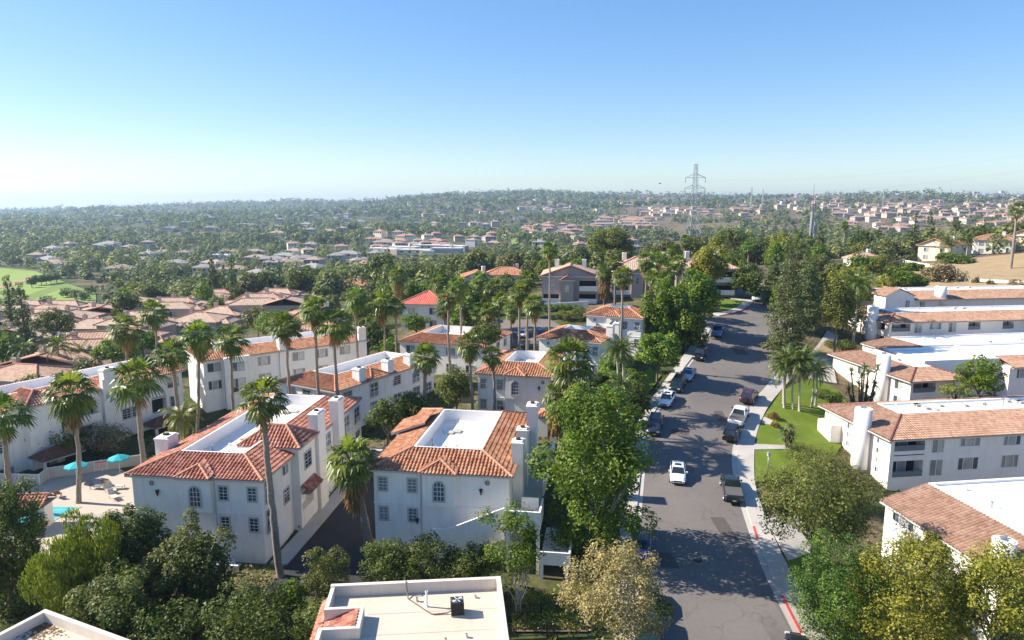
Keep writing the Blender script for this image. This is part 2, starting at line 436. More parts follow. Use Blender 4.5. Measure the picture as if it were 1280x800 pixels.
def drape(name, poly, off, m, step=3.0, kind='structure', label=None, thick=0.0, flat=None):
    """a sheet laid over the terrain; with thick it is a real slab with edges"""
    P = [Vector((p[0], p[1])) for p in poly]
    n = len(P); bpts = []; PAVED.append([(p.x, p.y) for p in P])
    for i in range(n):
        a, b = P[i], P[(i + 1) % n]; k = max(1, int((b - a).length / step))
        bpts += [a.lerp(b, j / k) for j in range(k)]
    xs = [p.x for p in P]; ysv = [p.y for p in P]; nb = len(bpts); pts = list(bpts)
    def inside(x, y):
        c = False
        for i in range(n):
            a, b = P[i], P[i - 1]
            if (a.y > y) != (b.y > y) and x < (b.x - a.x) * (y - a.y) / (b.y - a.y) + a.x: c = not c
        return c
    x = min(xs) + step / 2
    while x < max(xs):
        y = min(ysv) + step / 2
        while y < max(ysv):
            if inside(x, y): pts.append(Vector((x, y)))
            y += step
        x += step
    e = [(i, (i + 1) % nb) for i in range(nb)]
    vo, eo, fo, *_ = geometry.delaunay_2d_cdt(pts, e, [list(range(nb))], 1, 1e-4)
    zf = (lambda p: flat) if flat is not None else (lambda p: H(p[0], p[1]) + off)
    v = [(p[0], p[1], zf(p)) for p in vo]
    f = [tuple(q) for q in fo]
    if thick:
        ec = {}
        for q in f:
            for i in range(len(q)):
                a, b = q[i], q[(i + 1) % len(q)]; ec[(a, b)] = 1
        b0 = len(v); v += [(p[0], p[1], p[2] - thick) for p in v]
        f += [(b, a, a + b0, b + b0) for (a, b) in ec if (b, a) not in ec]
    o = ob(name, meshof(name, v, f, m))
    # faces up
    if kind: o['kind'] = kind
    if label: o['label'] = label
    return o
# ------------------------------------------------------------------ plants
def unit(rng, n):
    v = rng.normal(size=(n, 3)); return v / np.linalg.norm(v, axis=1, keepdims=True)

def leaves(rng, P, N, ln, wd, droop=0.0, axis=None):
    """rhombic leaf faces at P facing N"""
    n = len(P)
    t = np.cross(N, unit(rng, n)); t /= np.linalg.norm(t, axis=1, keepdims=True) + 1e-9
    if axis is not None: t = axis
    if droop: t = t * (1 - droop) + np.array([0, 0, -1.]) * droop; t /= np.linalg.norm(t, axis=1, keepdims=True) + 1e-9
    b = np.cross(N, t); b /= np.linalg.norm(b, axis=1, keepdims=True) + 1e-9
    L = (ln * rng.uniform(.6, 1.35, n))[:, None]; Wd = (wd * rng.uniform(.6, 1.35, n))[:, None]
    q = np.stack([P - t * L * .5, P + b * Wd * .5 + t * L * .05, P + t * L * .5, P - b * Wd * .5 + t * L * .05], 1)
    return q.reshape(-1, 3)

def crown_mesh(name, seed, clumps, n, ln, wd, m, droop=0.0, shell=.55, flat=0.0):
    """clumps: (x,y,z,rx,ry,rz); leaf faces spread through each clump, denser to its outside"""
    rng = np.random.default_rng(seed)
    c = np.array(clumps, float)
    w = (c[:, 3] * c[:, 4] * c[:, 5]) ** .66; w /= w.sum()
    k = rng.choice(len(c), n, p=w)
    u = unit(rng, n)
    # lumpy twig clusters inside a clump
    nb = 14
    bl = unit(rng, len(c) * nb).reshape(len(c), nb, 3)
    j = rng.integers(0, nb, n); tw = bl[k, j]
    u = u * .62 + tw * .75; u /= np.linalg.norm(u, axis=1, keepdims=True)
    r = shell + (1 - shell) * rng.uniform(0, 1, n) ** .5
    r *= rng.uniform(.86, 1.1, n)
    P = c[k, :3] + u * r[:, None] * c[k, 3:]
    N = u * .65 + unit(rng, n) * .65 + np.array([0, 0, .65]); N /= np.linalg.norm(N, axis=1, keepdims=True)
    ct = rng.uniform(0, 1, (len(c), nb))
    tint = np.clip(.5 * ct[k, j] + .5 * rng.uniform(0, 1, n), 0, 1)
    v = leaves(rng, P, N, ln, wd, droop)
    f = np.arange(n * 4).reshape(n, 4)
    return meshof(name, v, f, m, attrs={'tint': tint})

def clumps_round(seed, rx, ry, rz, cz, k=16, s=.42, low=-.55):
    rng = random.Random(seed); out = []
    for i in range(k):
        z = low + (1 - low) * ((i + .5) / k); a = i * 2.399 + rng.uniform(-.4, .4)
        q = math.sqrt(max(0, 1 - z * z)); rr = rng.uniform(.5, .92)
        h = rng.uniform(.6, 1.35) * s
        out.append((q * math.cos(a) * rx * rr, q * math.sin(a) * ry * rr, cz + z * rz * rr, rx * h, ry * h, rz * h * .9))
    out.append((0, 0, cz, rx * .5, ry * .5, rz * .5))
    return out

def clumps_profile(seed, rx, rz, cz, k, s, prof):
    """crown with a height profile: prof(t) is the width share at height t (0 bottom, 1 top)"""
    rng = random.Random(seed); out = []
    for i in range(k):
        t = (i + .5) / k; a = i * 2.399 + rng.uniform(-.6, .6); w = prof(t); q = rx * w * rng.uniform(.25, .95); h = rng.uniform(.6, 1.35) * s * rx * (.55 + .45 * w)
        out.append((q * math.cos(a), q * math.sin(a), cz + rz * (2 * t - 1) * .92, h, h, h * rng.uniform(.8, 1.3)))
    return out

def trunk_mesh(name, seed, h, r, m, limbs=5, spread=1.5, top=None, lean=(0, 0), stems=1, h0=.4):
    rng = random.Random(seed); b = MB(); top = top or h * 1.6
    for s_ in range(stems):
        ox, oy = (rng.uniform(-.3, .3), rng.uniform(-.3, .3)) if stems > 1 else (0, 0)
        lx, ly = lean[0] + (ox * 2 if stems > 1 else 0), lean[1] + (oy * 2 if stems > 1 else 0)
        pts = [(ox + lx * t + rng.uniform(-.06, .06), oy + ly * t + rng.uniform(-.06, .06), -.3 + (h + .3) * t) for t in (0, .3, .65, 1)]
        b.tube(pts, [r * 1.25, r, r * .85, r * .62], 8)
        e = Vector(pts[-1])
        for i in range(limbs):
            a = i * 2.4 + rng.uniform(-.5, .5) + s_; q = rng.uniform(.55, 1) * spread
            st = Vector(pts[2]).lerp(e, rng.uniform(0, 1)); tz = h + (top - h) * rng.uniform(.5, 1)
            en = Vector((e.x + math.cos(a) * q, e.y + math.sin(a) * q, tz))
            md = st.lerp(en, .5) + Vector((math.cos(a) * q * .15, math.sin(a) * q * .15, -.1 * (tz - h)))
            b.tube([st, md, en], [r * .5, r * .33, r * .12], 5)
            for k in range(2):
                a2 = a + rng.uniform(-1, 1); e2 = md + Vector((math.cos(a2) * q * .6, math.sin(a2) * q * .6, (top - h) * .4))
                b.tube([md, e2], [r * .25, r * .08], 4)
    return b.mesh(name, m, True)

def fan_fronds(seed, n, el0, el1, rad, pet, mseg=12, dead=False, tuck=0.0):
    """palmate fronds; elevation from el0 (young, up) to el1 (old, hanging)"""
    rng = np.random.default_rng(seed); V = []; Fc = []; T = []
    for i in range(n):
        t = (i + .5) / n; el = R(el0 + (el1 - el0) * t ** .9 + rng.uniform(-13, 13)); az = i * 2.39996 + rng.uniform(-.25, .25)
        d = np.array([math.cos(az) * math.cos(el), math.sin(az) * math.cos(el), math.sin(el)])
        side = np.array([-math.sin(az), math.cos(az), 0.]); up = np.cross(d, side) * -1
        if up[2] < 0 and el < R(85): up = -up
        pl = pet * rng.uniform(.8, 1.15); rr = rad * rng.uniform(.8, 1.15)
        base = d * .12 + np.array([0, 0, -tuck * t]); tip = base + d * pl + np.array([0, 0, -.10 * pl])
        b0 = len(V); w = .035
        V += [base - side * w, base + side * w, tip + side * w * .7, tip - side * w * .7]; Fc.append((b0, b0 + 1, b0 + 2, b0 + 3)); T.append(.35)
        tone = rng.uniform(0, 1)
        dd = d + np.array([0, 0, -.25 - .25 * t]); dd /= np.linalg.norm(dd)
        span = R(205)
        for s in range(mseg):
            a = -span / 2 + span * (s + .5) / mseg
            v = dd * math.cos(a) + side * math.sin(a) + up * (.10 * math.cos(a * 1.5))
            wv = -dd * math.sin(a) + side * math.cos(a)
            L = rr * (.72 + .28 * math.cos(a * .8)) * rng.uniform(.88, 1.06)
            hw = L * .068
            p1 = tip + v * L * .58; p2 = tip + v * L * .97 + np.array([0, 0, -L * rng.uniform(.16, .42)])
            pl_ = up * (.03 if s % 2 else -.03)
            b0 = len(V)
            V += [tip, p1 - wv * hw + pl_, p1 + wv * hw - pl_, p2 - wv * hw * .28, p2 + wv * hw * .28]
            Fc += [(b0, b0 + 1, b0 + 2, b0 + 2), (b0 + 1, b0 + 3, b0 + 4, b0 + 2)]
            tt = np.clip(.55 * tone + .45 * rng.uniform(0, 1), 0, 1); T += [tt, tt]
    Fc2 = [q if q[2] != q[3] else q[:3] for q in Fc]
    return np.array(V), Fc2, T

def frond_mesh(name, V, Fc, T, m): return meshof(name, V.tolist(), Fc, m, attrs={'tint': T})

def feather_fronds(seed, n, length, el0=80, el1=-25, arch=1.0, leaf=.55, wd=.09, pairs=22):
    rng = np.random.default_rng(seed); V = []; Fc = []; T = []
    for i in range(n):
        t = (i + .5) / n; el = R(el0 + (el1 - el0) * t + rng.uniform(-6, 6)); az = i * 2.39996 + rng.uniform(-.3, .3)
        Lf = length * rng.uniform(.8, 1.1); hd = np.array([math.cos(az), math.sin(az), 0.]); side = np.array([-math.sin(az), math.cos(az), 0.])
        P = []; p = np.zeros(3); e = el; k = 9
        for j in range(k + 1):
            P.append(p.copy()); p = p + (hd * math.cos(e) + np.array([0, 0, math.sin(e)])) * Lf / k; e -= arch * R(14) * (j / k + .35)
        P = np.array(P); tone = rng.uniform(0, 1)
        for j in range(k):
            b0 = len(V); w = .03 * (1 - j / k) + .008
            V += [P[j] - side * w, P[j] + side * w, P[j + 1] + side * w, P[j + 1] - side * w]; Fc.append((b0, b0 + 1, b0 + 2, b0 + 3)); T.append(.5)
        for q in range(pairs):
            s = .12 + .88 * (q + .5) / pairs; x = s * k; j = min(int(x), k - 1); c = P[j] + (P[j + 1] - P[j]) * (x - j); tg = P[j + 1] - P[j]; tg = tg / np.linalg.norm(tg)
            ll = leaf * math.sin(PI * min(1, .18 + s * .82)) ** .6 * rng.uniform(.8, 1.1)
            for sg in (-1, 1):
                d = side * sg * .75 + tg * .5 + np.array([0, 0, -.35 * rng.uniform(.5, 2.0)]); d /= np.linalg.norm(d)
                wv = tg * wd * .5
                b0 = len(V); V += [c - wv, c + wv, c + d * ll + np.array([0, 0, -.1 * ll])]; Fc.append((b0, b0 + 1, b0 + 2)); T.append(np.clip(.5 * tone + .5 * rng.uniform(), 0, 1))
    return np.array(V), Fc, T

def palm_trunk_mesh(name, h, r0, r1, lean=0.0, seed=0, pale=False):
    rng = random.Random(seed); bw = rng.uniform(-.4, .4); b = MB(); k = max(6, int(h / .8)); pts = []; rs = []
    for i in range(k + 1):
        t = i / k
        pts.append((lean * math.sin(t * PI / 2) + bw * math.sin(t * PI) + rng.uniform(-.05, .05), rng.uniform(-.05, .05), -.4 + (h + .4) * t))
        rs.append((r0 * (1 - t) + r1 * t) * (1.35 if i == 0 else 1) * rng.uniform(.9, 1.1))
    b.tube(pts, rs, 9)
    return b.mesh(name, M['bark_pale'] if pale else M['palmbark'], True)

FAN = []; FEA = []
for s in range(5):
    V, Fc, T = fan_fronds(100 + s, (33, 26, 36, 29, 31)[s], 82, (-45, -28, -56, -36, -64)[s], 1.1, .9, 15)
    c = frond_mesh('crown', V, Fc, T, M['frond'])
    V, Fc, T = fan_fronds(200 + s, (16, 9, 26, 12, 22)[s], -38, -80, .8, .55, 9, True, (.7, .5, 1.5, .6, 1.1)[s])
    FAN.append((c, frond_mesh('dead_frond_skirt', V, Fc, T, M['deadfrond'])))
for s in range(3):
    V, Fc, T = feather_fronds(300 + s, 26, 2.6); FEA.append(frond_mesh('crown', V, Fc, T, M['frond_feather']))
V, Fc, T = feather_fronds(310, 30, 2.5, 75, -45, 1.25); FEA.append(frond_mesh('crown', V, Fc, T, M['frond_yellow']))

_pn = [0]
def fan_palm(x, y, z, h, rad, label, group=None, r0=.24, lean=0.0, skirt=1.0, name='fan_palm'):
    """h = height of the crown's heart; rad = crown radius in metres"""
    _pn[0] += 1; i = _pn[0]; c, d = FAN[i % 5]; s = rad / 1.78
    o = empty(name, (x, y, z), 0, label, 'palm tree', group); q = (i * 1.7) % 6.28
    ob('trunk', palm_trunk_mesh('trunk', h, r0, r0 * .62, lean, i), o)
    a = ob('crown', c, o, (lean, 0, h), q); a.scale = (s, s, s)
    if skirt:
        k = ob('dead_frond_skirt', d, o, (lean, 0, h - .15), q); k.scale = (s * .8 * skirt, s * .8 * skirt, s * skirt)
    return o

def feather_palm(x, y, z, h, rad, label, group=None, v=None, r0=.2, stems=((0, 0, 1),), pale=True):
    _pn[0] += 1; i = _pn[0]; s = rad / 2.1
    o = empty('feather_palm', (x, y, z), (i * 1.3) % 6.28, label, 'palm tree', group)
    for (dx, dy, k) in stems:
        t = ob('trunk', palm_trunk_mesh('trunk', h * k, r0, r0 * .75, 0, i, pale), o, (dx, dy, 0))
        a = ob('crown', FEA[(i % 3) if v is None else v], o, (dx, dy, h * k)); a.scale = (s, s, s); a.rotation_euler.z = dx * 3 + dy
    return o

_tn = [0]
_tcache = {}
def tree(x, y, z, rx, rz, cz, label, leaf='leaf_dark', n=5000, ls=.34, k=16, group=None, cat='tree', name='leafy_tree', bark='bark', r0=.2,
         ry=None, th=None, limbs=5, droop=0.0, shell=.5, s=.42, stems=1, low=-.55, seed=None, wl=.62, lean=(0, 0), clumps=None, key=None):
    """rx, rz crown radii; cz crown centre above ground; key lets look-alikes share their meshes"""
    _tn[0] += 1; sd_ = seed if seed is not None else _tn[0]; ry = ry or rx
    if cat == 'shrub': name = 'shrub'
    o = empty(name, (x, y, z), 0, label, cat, group)
    if key and key in _tcache: cm, tm = _tcache[key]; o.rotation_euler.z = (sd_ * 1.9) % 6.28
    else:
        cl = clumps or [(a + lean[0], b + lean[1], c, d, e, f) for a, b, c, d, e, f in clumps_round(sd_, rx, ry, rz, cz, k, s, low)]
        cm = crown_mesh('crown', sd_, cl, n, ls, ls * wl, M[leaf], droop, shell)
        th = th if th is not None else max(.4, cz - rz * .55)
        tm = trunk_mesh('trunk', sd_, th, r0, M[bark], limbs, rx * .6, cz + rz * .5, lean, stems)
        if key: _tcache[key] = (cm, tm)
    ob('trunk', tm, o); ob('crown', cm, o)
    return o

def conifer(x, y, z, h, r, label, leaf='leaf_conifer', n=6000, ls=.4, group=None, tiers=11, base=.12, name='conifer_tree', key=None, top=.12, seed=None):
    _tn[0] += 1; sd_ = seed or _tn[0]; rng = random.Random(sd_)
    o = empty(name, (x, y, z), (sd_ * 1.9) % 6.28, label, 'tree', group)
    if key and key in _tcache: cm, tm = _tcache[key]
    else:
        cl = []
        for i in range(tiers):
            t = i / (tiers - 1); zz = h * (base + (1 - base) * t); rr = r * (1 - t * (1 - top)) * rng.uniform(.8, 1.12)
            k = max(3, int(6 * (1 - t) + 3))
            for j in range(k):
                a = j * 2 * PI / k + i * 1.1 + rng.uniform(-.3, .3); q = rng.uniform(.45, .8) * rr
                cl.append((math.cos(a) * q, math.sin(a) * q, zz + rng.uniform(-.3, .3), rr * .42 + .15, rr * .42 + .15, h / tiers * .55))
        cm = crown_mesh('crown', sd_, cl, n, ls, ls * .5, M[leaf], .25, .3)
        tm = trunk_mesh('trunk', sd_, h * .92, max(.15, h * .016), M['bark'], 0, 1)
        if key: _tcache[key] = (cm, tm)
    ob('trunk', tm, o); ob('crown', cm, o)
    return o

def shrub(x, y, z, rx, ry, rz, label, leaf='leaf_dark', n=1500, ls=.22, group=None, cat='shrub', name='shrub', k=9, droop=0.0, rot=0.0, box=False):
    _tn[0] += 1; sd_ = _tn[0]; rng = random.Random(sd_)
    if box:
        cl = []
        nx, ny = max(1, int(rx / rz)), max(1, int(ry / rz))
        for i in range(nx):
            for j in range(ny):
                cl.append((-rx + rx / nx * (2 * i + 1), -ry + ry / ny * (2 * j + 1), rz * rng.uniform(.85, 1.05), rx / nx * 1.25, ry / ny * 1.25, rz * rng.uniform(.9, 1.1)))
    else: cl = clumps_round(sd_, rx, ry, rz, rz * .75, k, .5, -.35)
    o = ob(name, crown_mesh(name, sd_, cl, n, ls, ls * .62, M[leaf], droop, .55), None, (x, y, z), rot)
    return tag(o, label, cat, group)
# ------------------------------------------------------------------ building kit
def face_pt(face, plane, u, w):
    return (u, plane, w) if face in 'FB' else (plane, u, w)

def wallbox(mb, x0, x1, y0, y1, z0, z1, holes=None, top=True, m=0, dark=1):
    """a block with real recesses; holes[face] = [(u0,u1,v0,v1,depth)]"""
    holes = holes or {}
    for face in 'FRBL':
        plane, ua, ub, inn = {'F': (y0, x0, x1, 1), 'B': (y1, x0, x1, -1), 'L': (x0, y0, y1, 1), 'R': (x1, y0, y1, -1)}[face]
        hs = holes.get(face, [])
        us = sorted({ua, ub, *[max(ua, min(ub, h[i])) for h in hs for i in (0, 1)]}); vs = sorted({z0, z1, *[h[i] for h in hs for i in (2, 3)]})
        for a, b in zip(us, us[1:]):
            for c, d in zip(vs, vs[1:]):
                if any(h[0] <= a and b <= h[1] and h[2] <= c and d <= h[3] for h in hs): continue
                q = [face_pt(face, plane, *p) for p in ((a, c), (b, c), (b, d), (a, d))]
                if face in 'BL': q.reverse()
                mb.add(q, [(0, 1, 2, 3)], m)
        for (a, b, c, d, dep) in hs:
            p2 = plane + inn * dep
            o = [face_pt(face, plane, *p) for p in ((a, c), (b, c), (b, d), (a, d))]; i = [face_pt(face, p2, *p) for p in ((a, c), (b, c), (b, d), (a, d))]
            for k in range(4):
                q = [o[k], o[(k + 1) % 4], i[(k + 1) % 4], i[k]]
                mb.add(q, [(0, 1, 2, 3)], m)
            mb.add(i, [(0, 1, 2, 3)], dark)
    if top: mb.add([(x0, y0, z1), (x1, y0, z1), (x1, y1, z1), (x0, y1, z1)], [(0, 1, 2, 3)], m)

ROT = {'F': 0, 'R': PI / 2, 'L': -PI / 2, 'B': PI}
_wc = {}
def win_meshes(style, w, h, mt='trim', pm='glass'):
    k = (style, round(w, 2), round(h, 2), mt, pm)
    if k in _wc: return _wc[k]
    b = MB(); p = MB(); t = .15 if style in ('sash', 'arch', 'french') else .07; d = .07
    if style == 'arch':
        n = 12; r = w / 2; zc = h / 2 - r
        def arc(rr): return [(rr * math.cos(PI * i / n), zc + rr * math.sin(PI * i / n)) for i in range(n + 1)]
        o = [(r + t, -h / 2 - t)] + arc(r + t) + [(-r - t, -h / 2 - t)]; i_ = [(r, -h / 2)] + arc(r) + [(-r, -h / 2)]
        k2 = len(o); v = [(x, -d, z) for x, z in o] + [(x, -d, z) for x, z in i_] + [(x, .02, z) for x, z in o] + [(x, .0, z) for x, z in i_]
        f = []
        for j in range(k2):
            q = (j + 1) % k2
            f += [(j, q, k2 + q, k2 + j)[::-1], (j, 2 * k2 + j, 2 * k2 + q, q)[::-1], (k2 + j, k2 + q, 3 * k2 + q, 3 * k2 + j)[::-1]]
        b.add(v, f)
        p.add([(x, -.012, z) for x, z in i_], [tuple(range(k2))[::-1]])
        for x in (-w / 6, w / 6): b.box(x - .02, x + .02, -.035, -.014, -h / 2, zc + math.sqrt(r * r - x * x), 1)
        for z in (-h / 2 + (h - r) / 3, -h / 2 + 2 * (h - r) / 3, zc): b.box(-r, r, -.034, -.0145, z - .02, z + .02, 1)
    else:
        b.box(-w / 2 - t, -w / 2, -d, .02, -h / 2 - t, h / 2 + t); b.box(w / 2, w / 2 + t, -d, .02, -h / 2 - t, h / 2 + t)
        b.box(-w / 2, w / 2, -d, .02, h / 2, h / 2 + t); b.box(-w / 2, w / 2, -d - .02, .02, -h / 2 - t, -h / 2)
        p.add([(-w / 2, -.012, -h / 2), (w / 2, -.012, -h / 2), (w / 2, -.012, h / 2), (-w / 2, -.012, h / 2)], [(0, 1, 2, 3)])
        if style == 'sash':
            b.box(-.014, .014, -.035, -.014, -h / 2, h / 2, 1)
            for z in (-h / 4, 0, h / 4): b.box(-w / 2, w / 2, -.034 - (.012 if z == 0 else 0), -.0145, z - (.024 if z == 0 else .012), z + (.024 if z == 0 else .012), 1)
        elif style == 'french':
            b.box(-.04, .04, -.035, -.014, -h / 2, h / 2, 1); b.box(-w / 2, w / 2, -.034, -.0145, h / 6 - .03, h / 6 + .03, 1)
            z0 = -h / 2
            b.box(-w / 2 - .12, w / 2 + .12, -.30, -.26, z0 + .78, z0 + .84, 1); b.box(-w / 2 - .12, w / 2 + .12, -.30, -.26, z0 + .02, z0 + .08, 1)
            for i in range(9): x = -w / 2 - .1 + (w + .2) * i / 8; b.box(x - .018, x + .018, -.295, -.265, z0 + .08, z0 + .78, 1)
        elif style == 'slide':
            b.box(-.03, .03, -.035, -.014, -h / 2, h / 2, 1)
            p.add([(.03, -.0125, -h / 2), (w / 2, -.0125, -h / 2), (w / 2, -.0125, h / 2), (.03, -.0125, h / 2)], [(0, 1, 2, 3)], 1)
        elif style == 'slide3':
            for x in (-w / 4, w / 4): b.box(x - .03, x + .03, -.035, -.014, -h / 2, h / 2, 1)
            p.add([(-w / 4, -.0125, -h / 2), (w / 4, -.0125, -h / 2), (w / 4, -.0125, h / 2), (-w / 4, -.0125, h / 2)], [(0, 1, 2, 3)], 1)
    _wc[k] = (b.mesh('window', [M[mt], M['whitetrim']]), p.mesh('pane', [M[pm], M['glass_curtain']])); return _wc[k]

_wr = random.Random(2)
def win(root, face, plane, u, z, w, h, style='sash', mt='trim', pm=None):
    pm = pm or _wr.choice(('glass', 'glass', 'glass_sky', 'glass_blind'))
    a, b = win_meshes(style, w, h, mt, pm)
    o = ob('window', a, root, face_pt(face, plane, u, z), ROT[face]); ob('pane', b, o); return o

_dc = {}
def door(root, face, plane, u, z, w, h, name='door', m='whitetrim', panels=4):
    k = (name, w, h, m)
    if k not in _dc:
        b = MB(); b.box(-w / 2, w / 2, -.05, .02, 0, h)
        for i in range(panels): z0 = h * i / panels; b.box(-w / 2 + .1, w / 2 - .1, -.075, -.05, z0 + .08, z0 + h / panels - .06)
        _dc[k] = b.mesh(name, M[m])
    return ob(name, _dc[k], root, face_pt(face, plane, u, z), ROT[face])

class Tiles:
    """corrugated clay roof planes collected in one mesh"""
    def __init__(s, pitch=.35, amp=.11, q=6): s.c = .44 if pitch < .45 else 0; s.v = []; s.f = []; s.uv = []; s.mi = []; s.p = pitch; s.a = amp; s.q = q
    def plane(s, pts, origin=None, sdir=None):
        P = [Vector(p) for p in pts]           # eave-left, eave-right, then top points (counter-clockwise seen from outside)
        e = (P[1] - P[0]).normalized() if sdir is None else Vector(sdir).normalized()
        n = (P[1] - P[0]).cross(P[-1] - P[0]).normalized(); up = n.cross(e)
        st = [((p - P[0]).dot(e), (p - P[0]).dot(up)) for p in P]
        s0, s1 = min(x for x, _ in st), max(x for x, _ in st); m = max(4, int((s1 - s0) / s.p * s.q)); k = len(st)
        rows = []
        for i in range(m + 1):
            x = s0 + (s1 - s0) * min(max(i / m, 1e-5), 1 - 1e-5); ts = []
            for j in range(k):
                (xa, ta), (xb, tb) = st[j], st[(j + 1) % k]
                if (xa - x) * (xb - x) <= 0 and abs(xa - xb) > 1e-9: ts.append(ta + (tb - ta) * (x - xa) / (xb - xa))
            rows.append((x, min(ts), max(ts)))
        b = len(s.v); tmax = max(r[2] for r in rows)
        lv = []                                   # (height up the slope, lift): every course laps over the one below
        if s.c:
            j = 0
            while j * s.c < tmax: lv += [(j * s.c, .05), (min((j + 1) * s.c, tmax), 0.0)]; j += 1
        else: lv = [(0, 0), (tmax, 0)]
        nl = len(lv)
        for x, t0, t1 in rows:
            c = .5 + .5 * math.cos(2 * PI * x / s.p); h = s.a * (c ** .75)
            for t, dz in lv:
                t = min(max(t, t0), t1); s.v.append(P[0] + e * x + up * t + n * (h + dz)); s.uv.append((x + P[0].x * 3.1, t + P[0].y * 1.7))
        for i in range(m):
            (_, a0, a1), (_, c0, c1) = rows[i], rows[i + 1]
            for j in range(nl - 1):
                ta, tb = lv[j][0], lv[j + 1][0]
                if (tb <= a0 and tb <= c0 and tb > ta) or (ta >= a1 and ta >= c1): continue
                s.f.append((b + nl * i + j, b + nl * (i + 1) + j, b + nl * (i + 1) + j + 1, b + nl * i + j + 1)); s.mi.append(0)
    def ridge(s, a, b_, r=.13):
        mb = MB(); a = Vector(a); b_ = Vector(b_); L = (b_ - a).length; k = max(2, int(L / .45)); pts = []; rs = []
        for i in range(k):
            pts += [a.lerp(b_, i / k), a.lerp(b_, (i + .97) / k)]; rs += [r * 1.12, r * .92]
        mb.tube([p + Vector((0, 0, .07)) for p in pts], rs, 7)
        o = len(s.v); s.v += mb.v; s.uv += [(p[0], p[1]) for p in mb.v]; s.f += [tuple(i + o for i in q) for q in mb.f]; s.mi += [1] * len(mb.f)
    def flat(s, pts, m=2):
        o = len(s.v); s.v += [tuple(p) for p in pts]; s.uv += [(p[0], p[1]) for p in pts]; s.f.append(tuple(range(o, o + len(pts)))); s.mi.append(m)
    def build(s, root, tm, rm='ridge', name='roof', tr='trim'):
        if not s.f: return None
        return ob(name, meshof(name, [tuple(p) for p in s.v], s.f, [M[tm], M[rm], M[tr]], s.mi, uv=np.array(s.uv)), root)

def hip_well(T, x0, x1, y0, y1, ze, run, rise, over, sides='FRBL', fascia=.18):
    """mansard ring: returns the top rectangle"""
    i = {k: run if k in sides else 0 for k in 'FRBL'}; o = {k: over if k in sides else 0 for k in 'FRBL'}
    E = [(x0 - o['L'], y0 - o['F']), (x1 + o['R'], y0 - o['F']), (x1 + o['R'], y1 + o['B']), (x0 - o['L'], y1 + o['B'])]
    I = [(x0 + i['L'], y0 + i['F']), (x1 - i['R'], y0 + i['F']), (x1 - i['R'], y1 - i['B']), (x0 + i['L'], y1 - i['B'])]
    zt = ze + rise
    e3 = [(*p, ze) for p in E]; i3 = [(*p, zt) for p in I]
    for k, s in enumerate('FRBL'):
        if s not in sides: continue
        a, b = k, (k + 1) % 4
        T.plane([e3[a], e3[b], i3[b], i3[a]])
        # fascia and soffit
        T.flat([(E[a][0], E[a][1], ze - fascia), (E[b][0], E[b][1], ze - fascia), e3[b], e3[a]])
    for k in range(4):
        sa, sb = 'FRBL'[k - 1], 'FRBL'[k]
        if sa in sides and sb in sides: T.ridge(e3[k], i3[k])
    T.flat([(*p, ze - fascia) for p in reversed(E)])
    return (I[0][0], I[1][0], I[0][1], I[2][1], zt)

def hip_roof(T, x0, x1, y0, y1, ze, rise, over=.35, axis='y', fascia=.16, gable=''):
    x0 -= over; x1 += over; y0 -= over; y1 += over
    if axis == 'y':
        w = (x1 - x0) / 2; xm = (x0 + x1) / 2; f0 = 0 if 'F' in gable else min(w, (y1 - y0) / 2 - .01); f1 = 0 if 'B' in gable else min(w, (y1 - y0) / 2 - .01)
        A, B = (xm, y0 + f0, ze + rise), (xm, y1 - f1, ze + rise)
        c = [(x0, y0, ze), (x1, y0, ze), (x1, y1, ze), (x0, y1, ze)]
        T.plane([c[1], c[2], B, A]); T.plane([c[3], c[0], A, B])
        if f0: T.plane([c[0], c[1], A])
        if f1: T.plane([c[2], c[3], B])
        hips = [(c[0], A), (c[1], A), (c[2], B), (c[3], B)]
    else:
        w = (y1 - y0) / 2; ym = (y0 + y1) / 2; f0 = 0 if 'L' in gable else min(w, (x1 - x0) / 2 - .01); f1 = 0 if 'R' in gable else min(w, (x1 - x0) / 2 - .01)
        A, B = (x0 + f0, ym, ze + rise), (x1 - f1, ym, ze + rise)
        c = [(x0, y0, ze), (x1, y0, ze), (x1, y1, ze), (x0, y1, ze)]
        T.plane([c[0], c[1], B, A]); T.plane([c[2], c[3], A, B])
        if f0: T.plane([c[3], c[0], A])
        if f1: T.plane([c[1], c[2], B])
        hips = [(c[0], A), (c[3], A), (c[1], B), (c[2], B)]
    for a, b in hips: T.ridge(a, b)
    if (Vector(A) - Vector(B)).length > .1: T.ridge(A, B)
    for k in range(4):
        a, b = c[k], c[(k + 1) % 4]; T.flat([(a[0], a[1], ze - fascia), (b[0], b[1], ze - fascia), b, a])
    T.flat([(p[0], p[1], ze - fascia) for p in reversed(c)])

def parapet(root, x0, x1, y0, y1, zd, zt, t=.2, m='parapet', deck='deck', sides='FRBL', lip=.04):
    b = MB(); zt += .06
    if 'L' in sides: b.box(x0, x0 + t, y0, y1, zd - .5, zt)
    if 'R' in sides: b.box(x1 - t, x1, y0, y1, zd - .5, zt)
    xa, xb = x0 + (t if 'L' in sides else 0), x1 - (t if 'R' in sides else 0)
    if 'F' in sides: b.box(xa, xb, y0, y0 + t, zd - .5, zt)
    if 'B' in sides: b.box(xa, xb, y1 - t, y1, zd - .5, zt)
    b.build('parapet', M[m], root)
    d = MB(); ya, yb = y0 + (t if 'F' in sides else 0), y1 - (t if 'B' in sides else 0)
    d.box(xa + .003, xb - .003, ya + .003, yb - .003, zd - .3, zd); d.build('flat_roof', M[deck], root)
    q = MB(); n = int((yb - ya) / 2.7)
    for i in range(1, n): y = ya + (yb - ya) * i / n; q.box(xa + .05, xb - .05, y - .05, y + .05, zd - .01, zd + .014)
    if q.f: q.build('membrane_seam', M['deck_seam'], root)

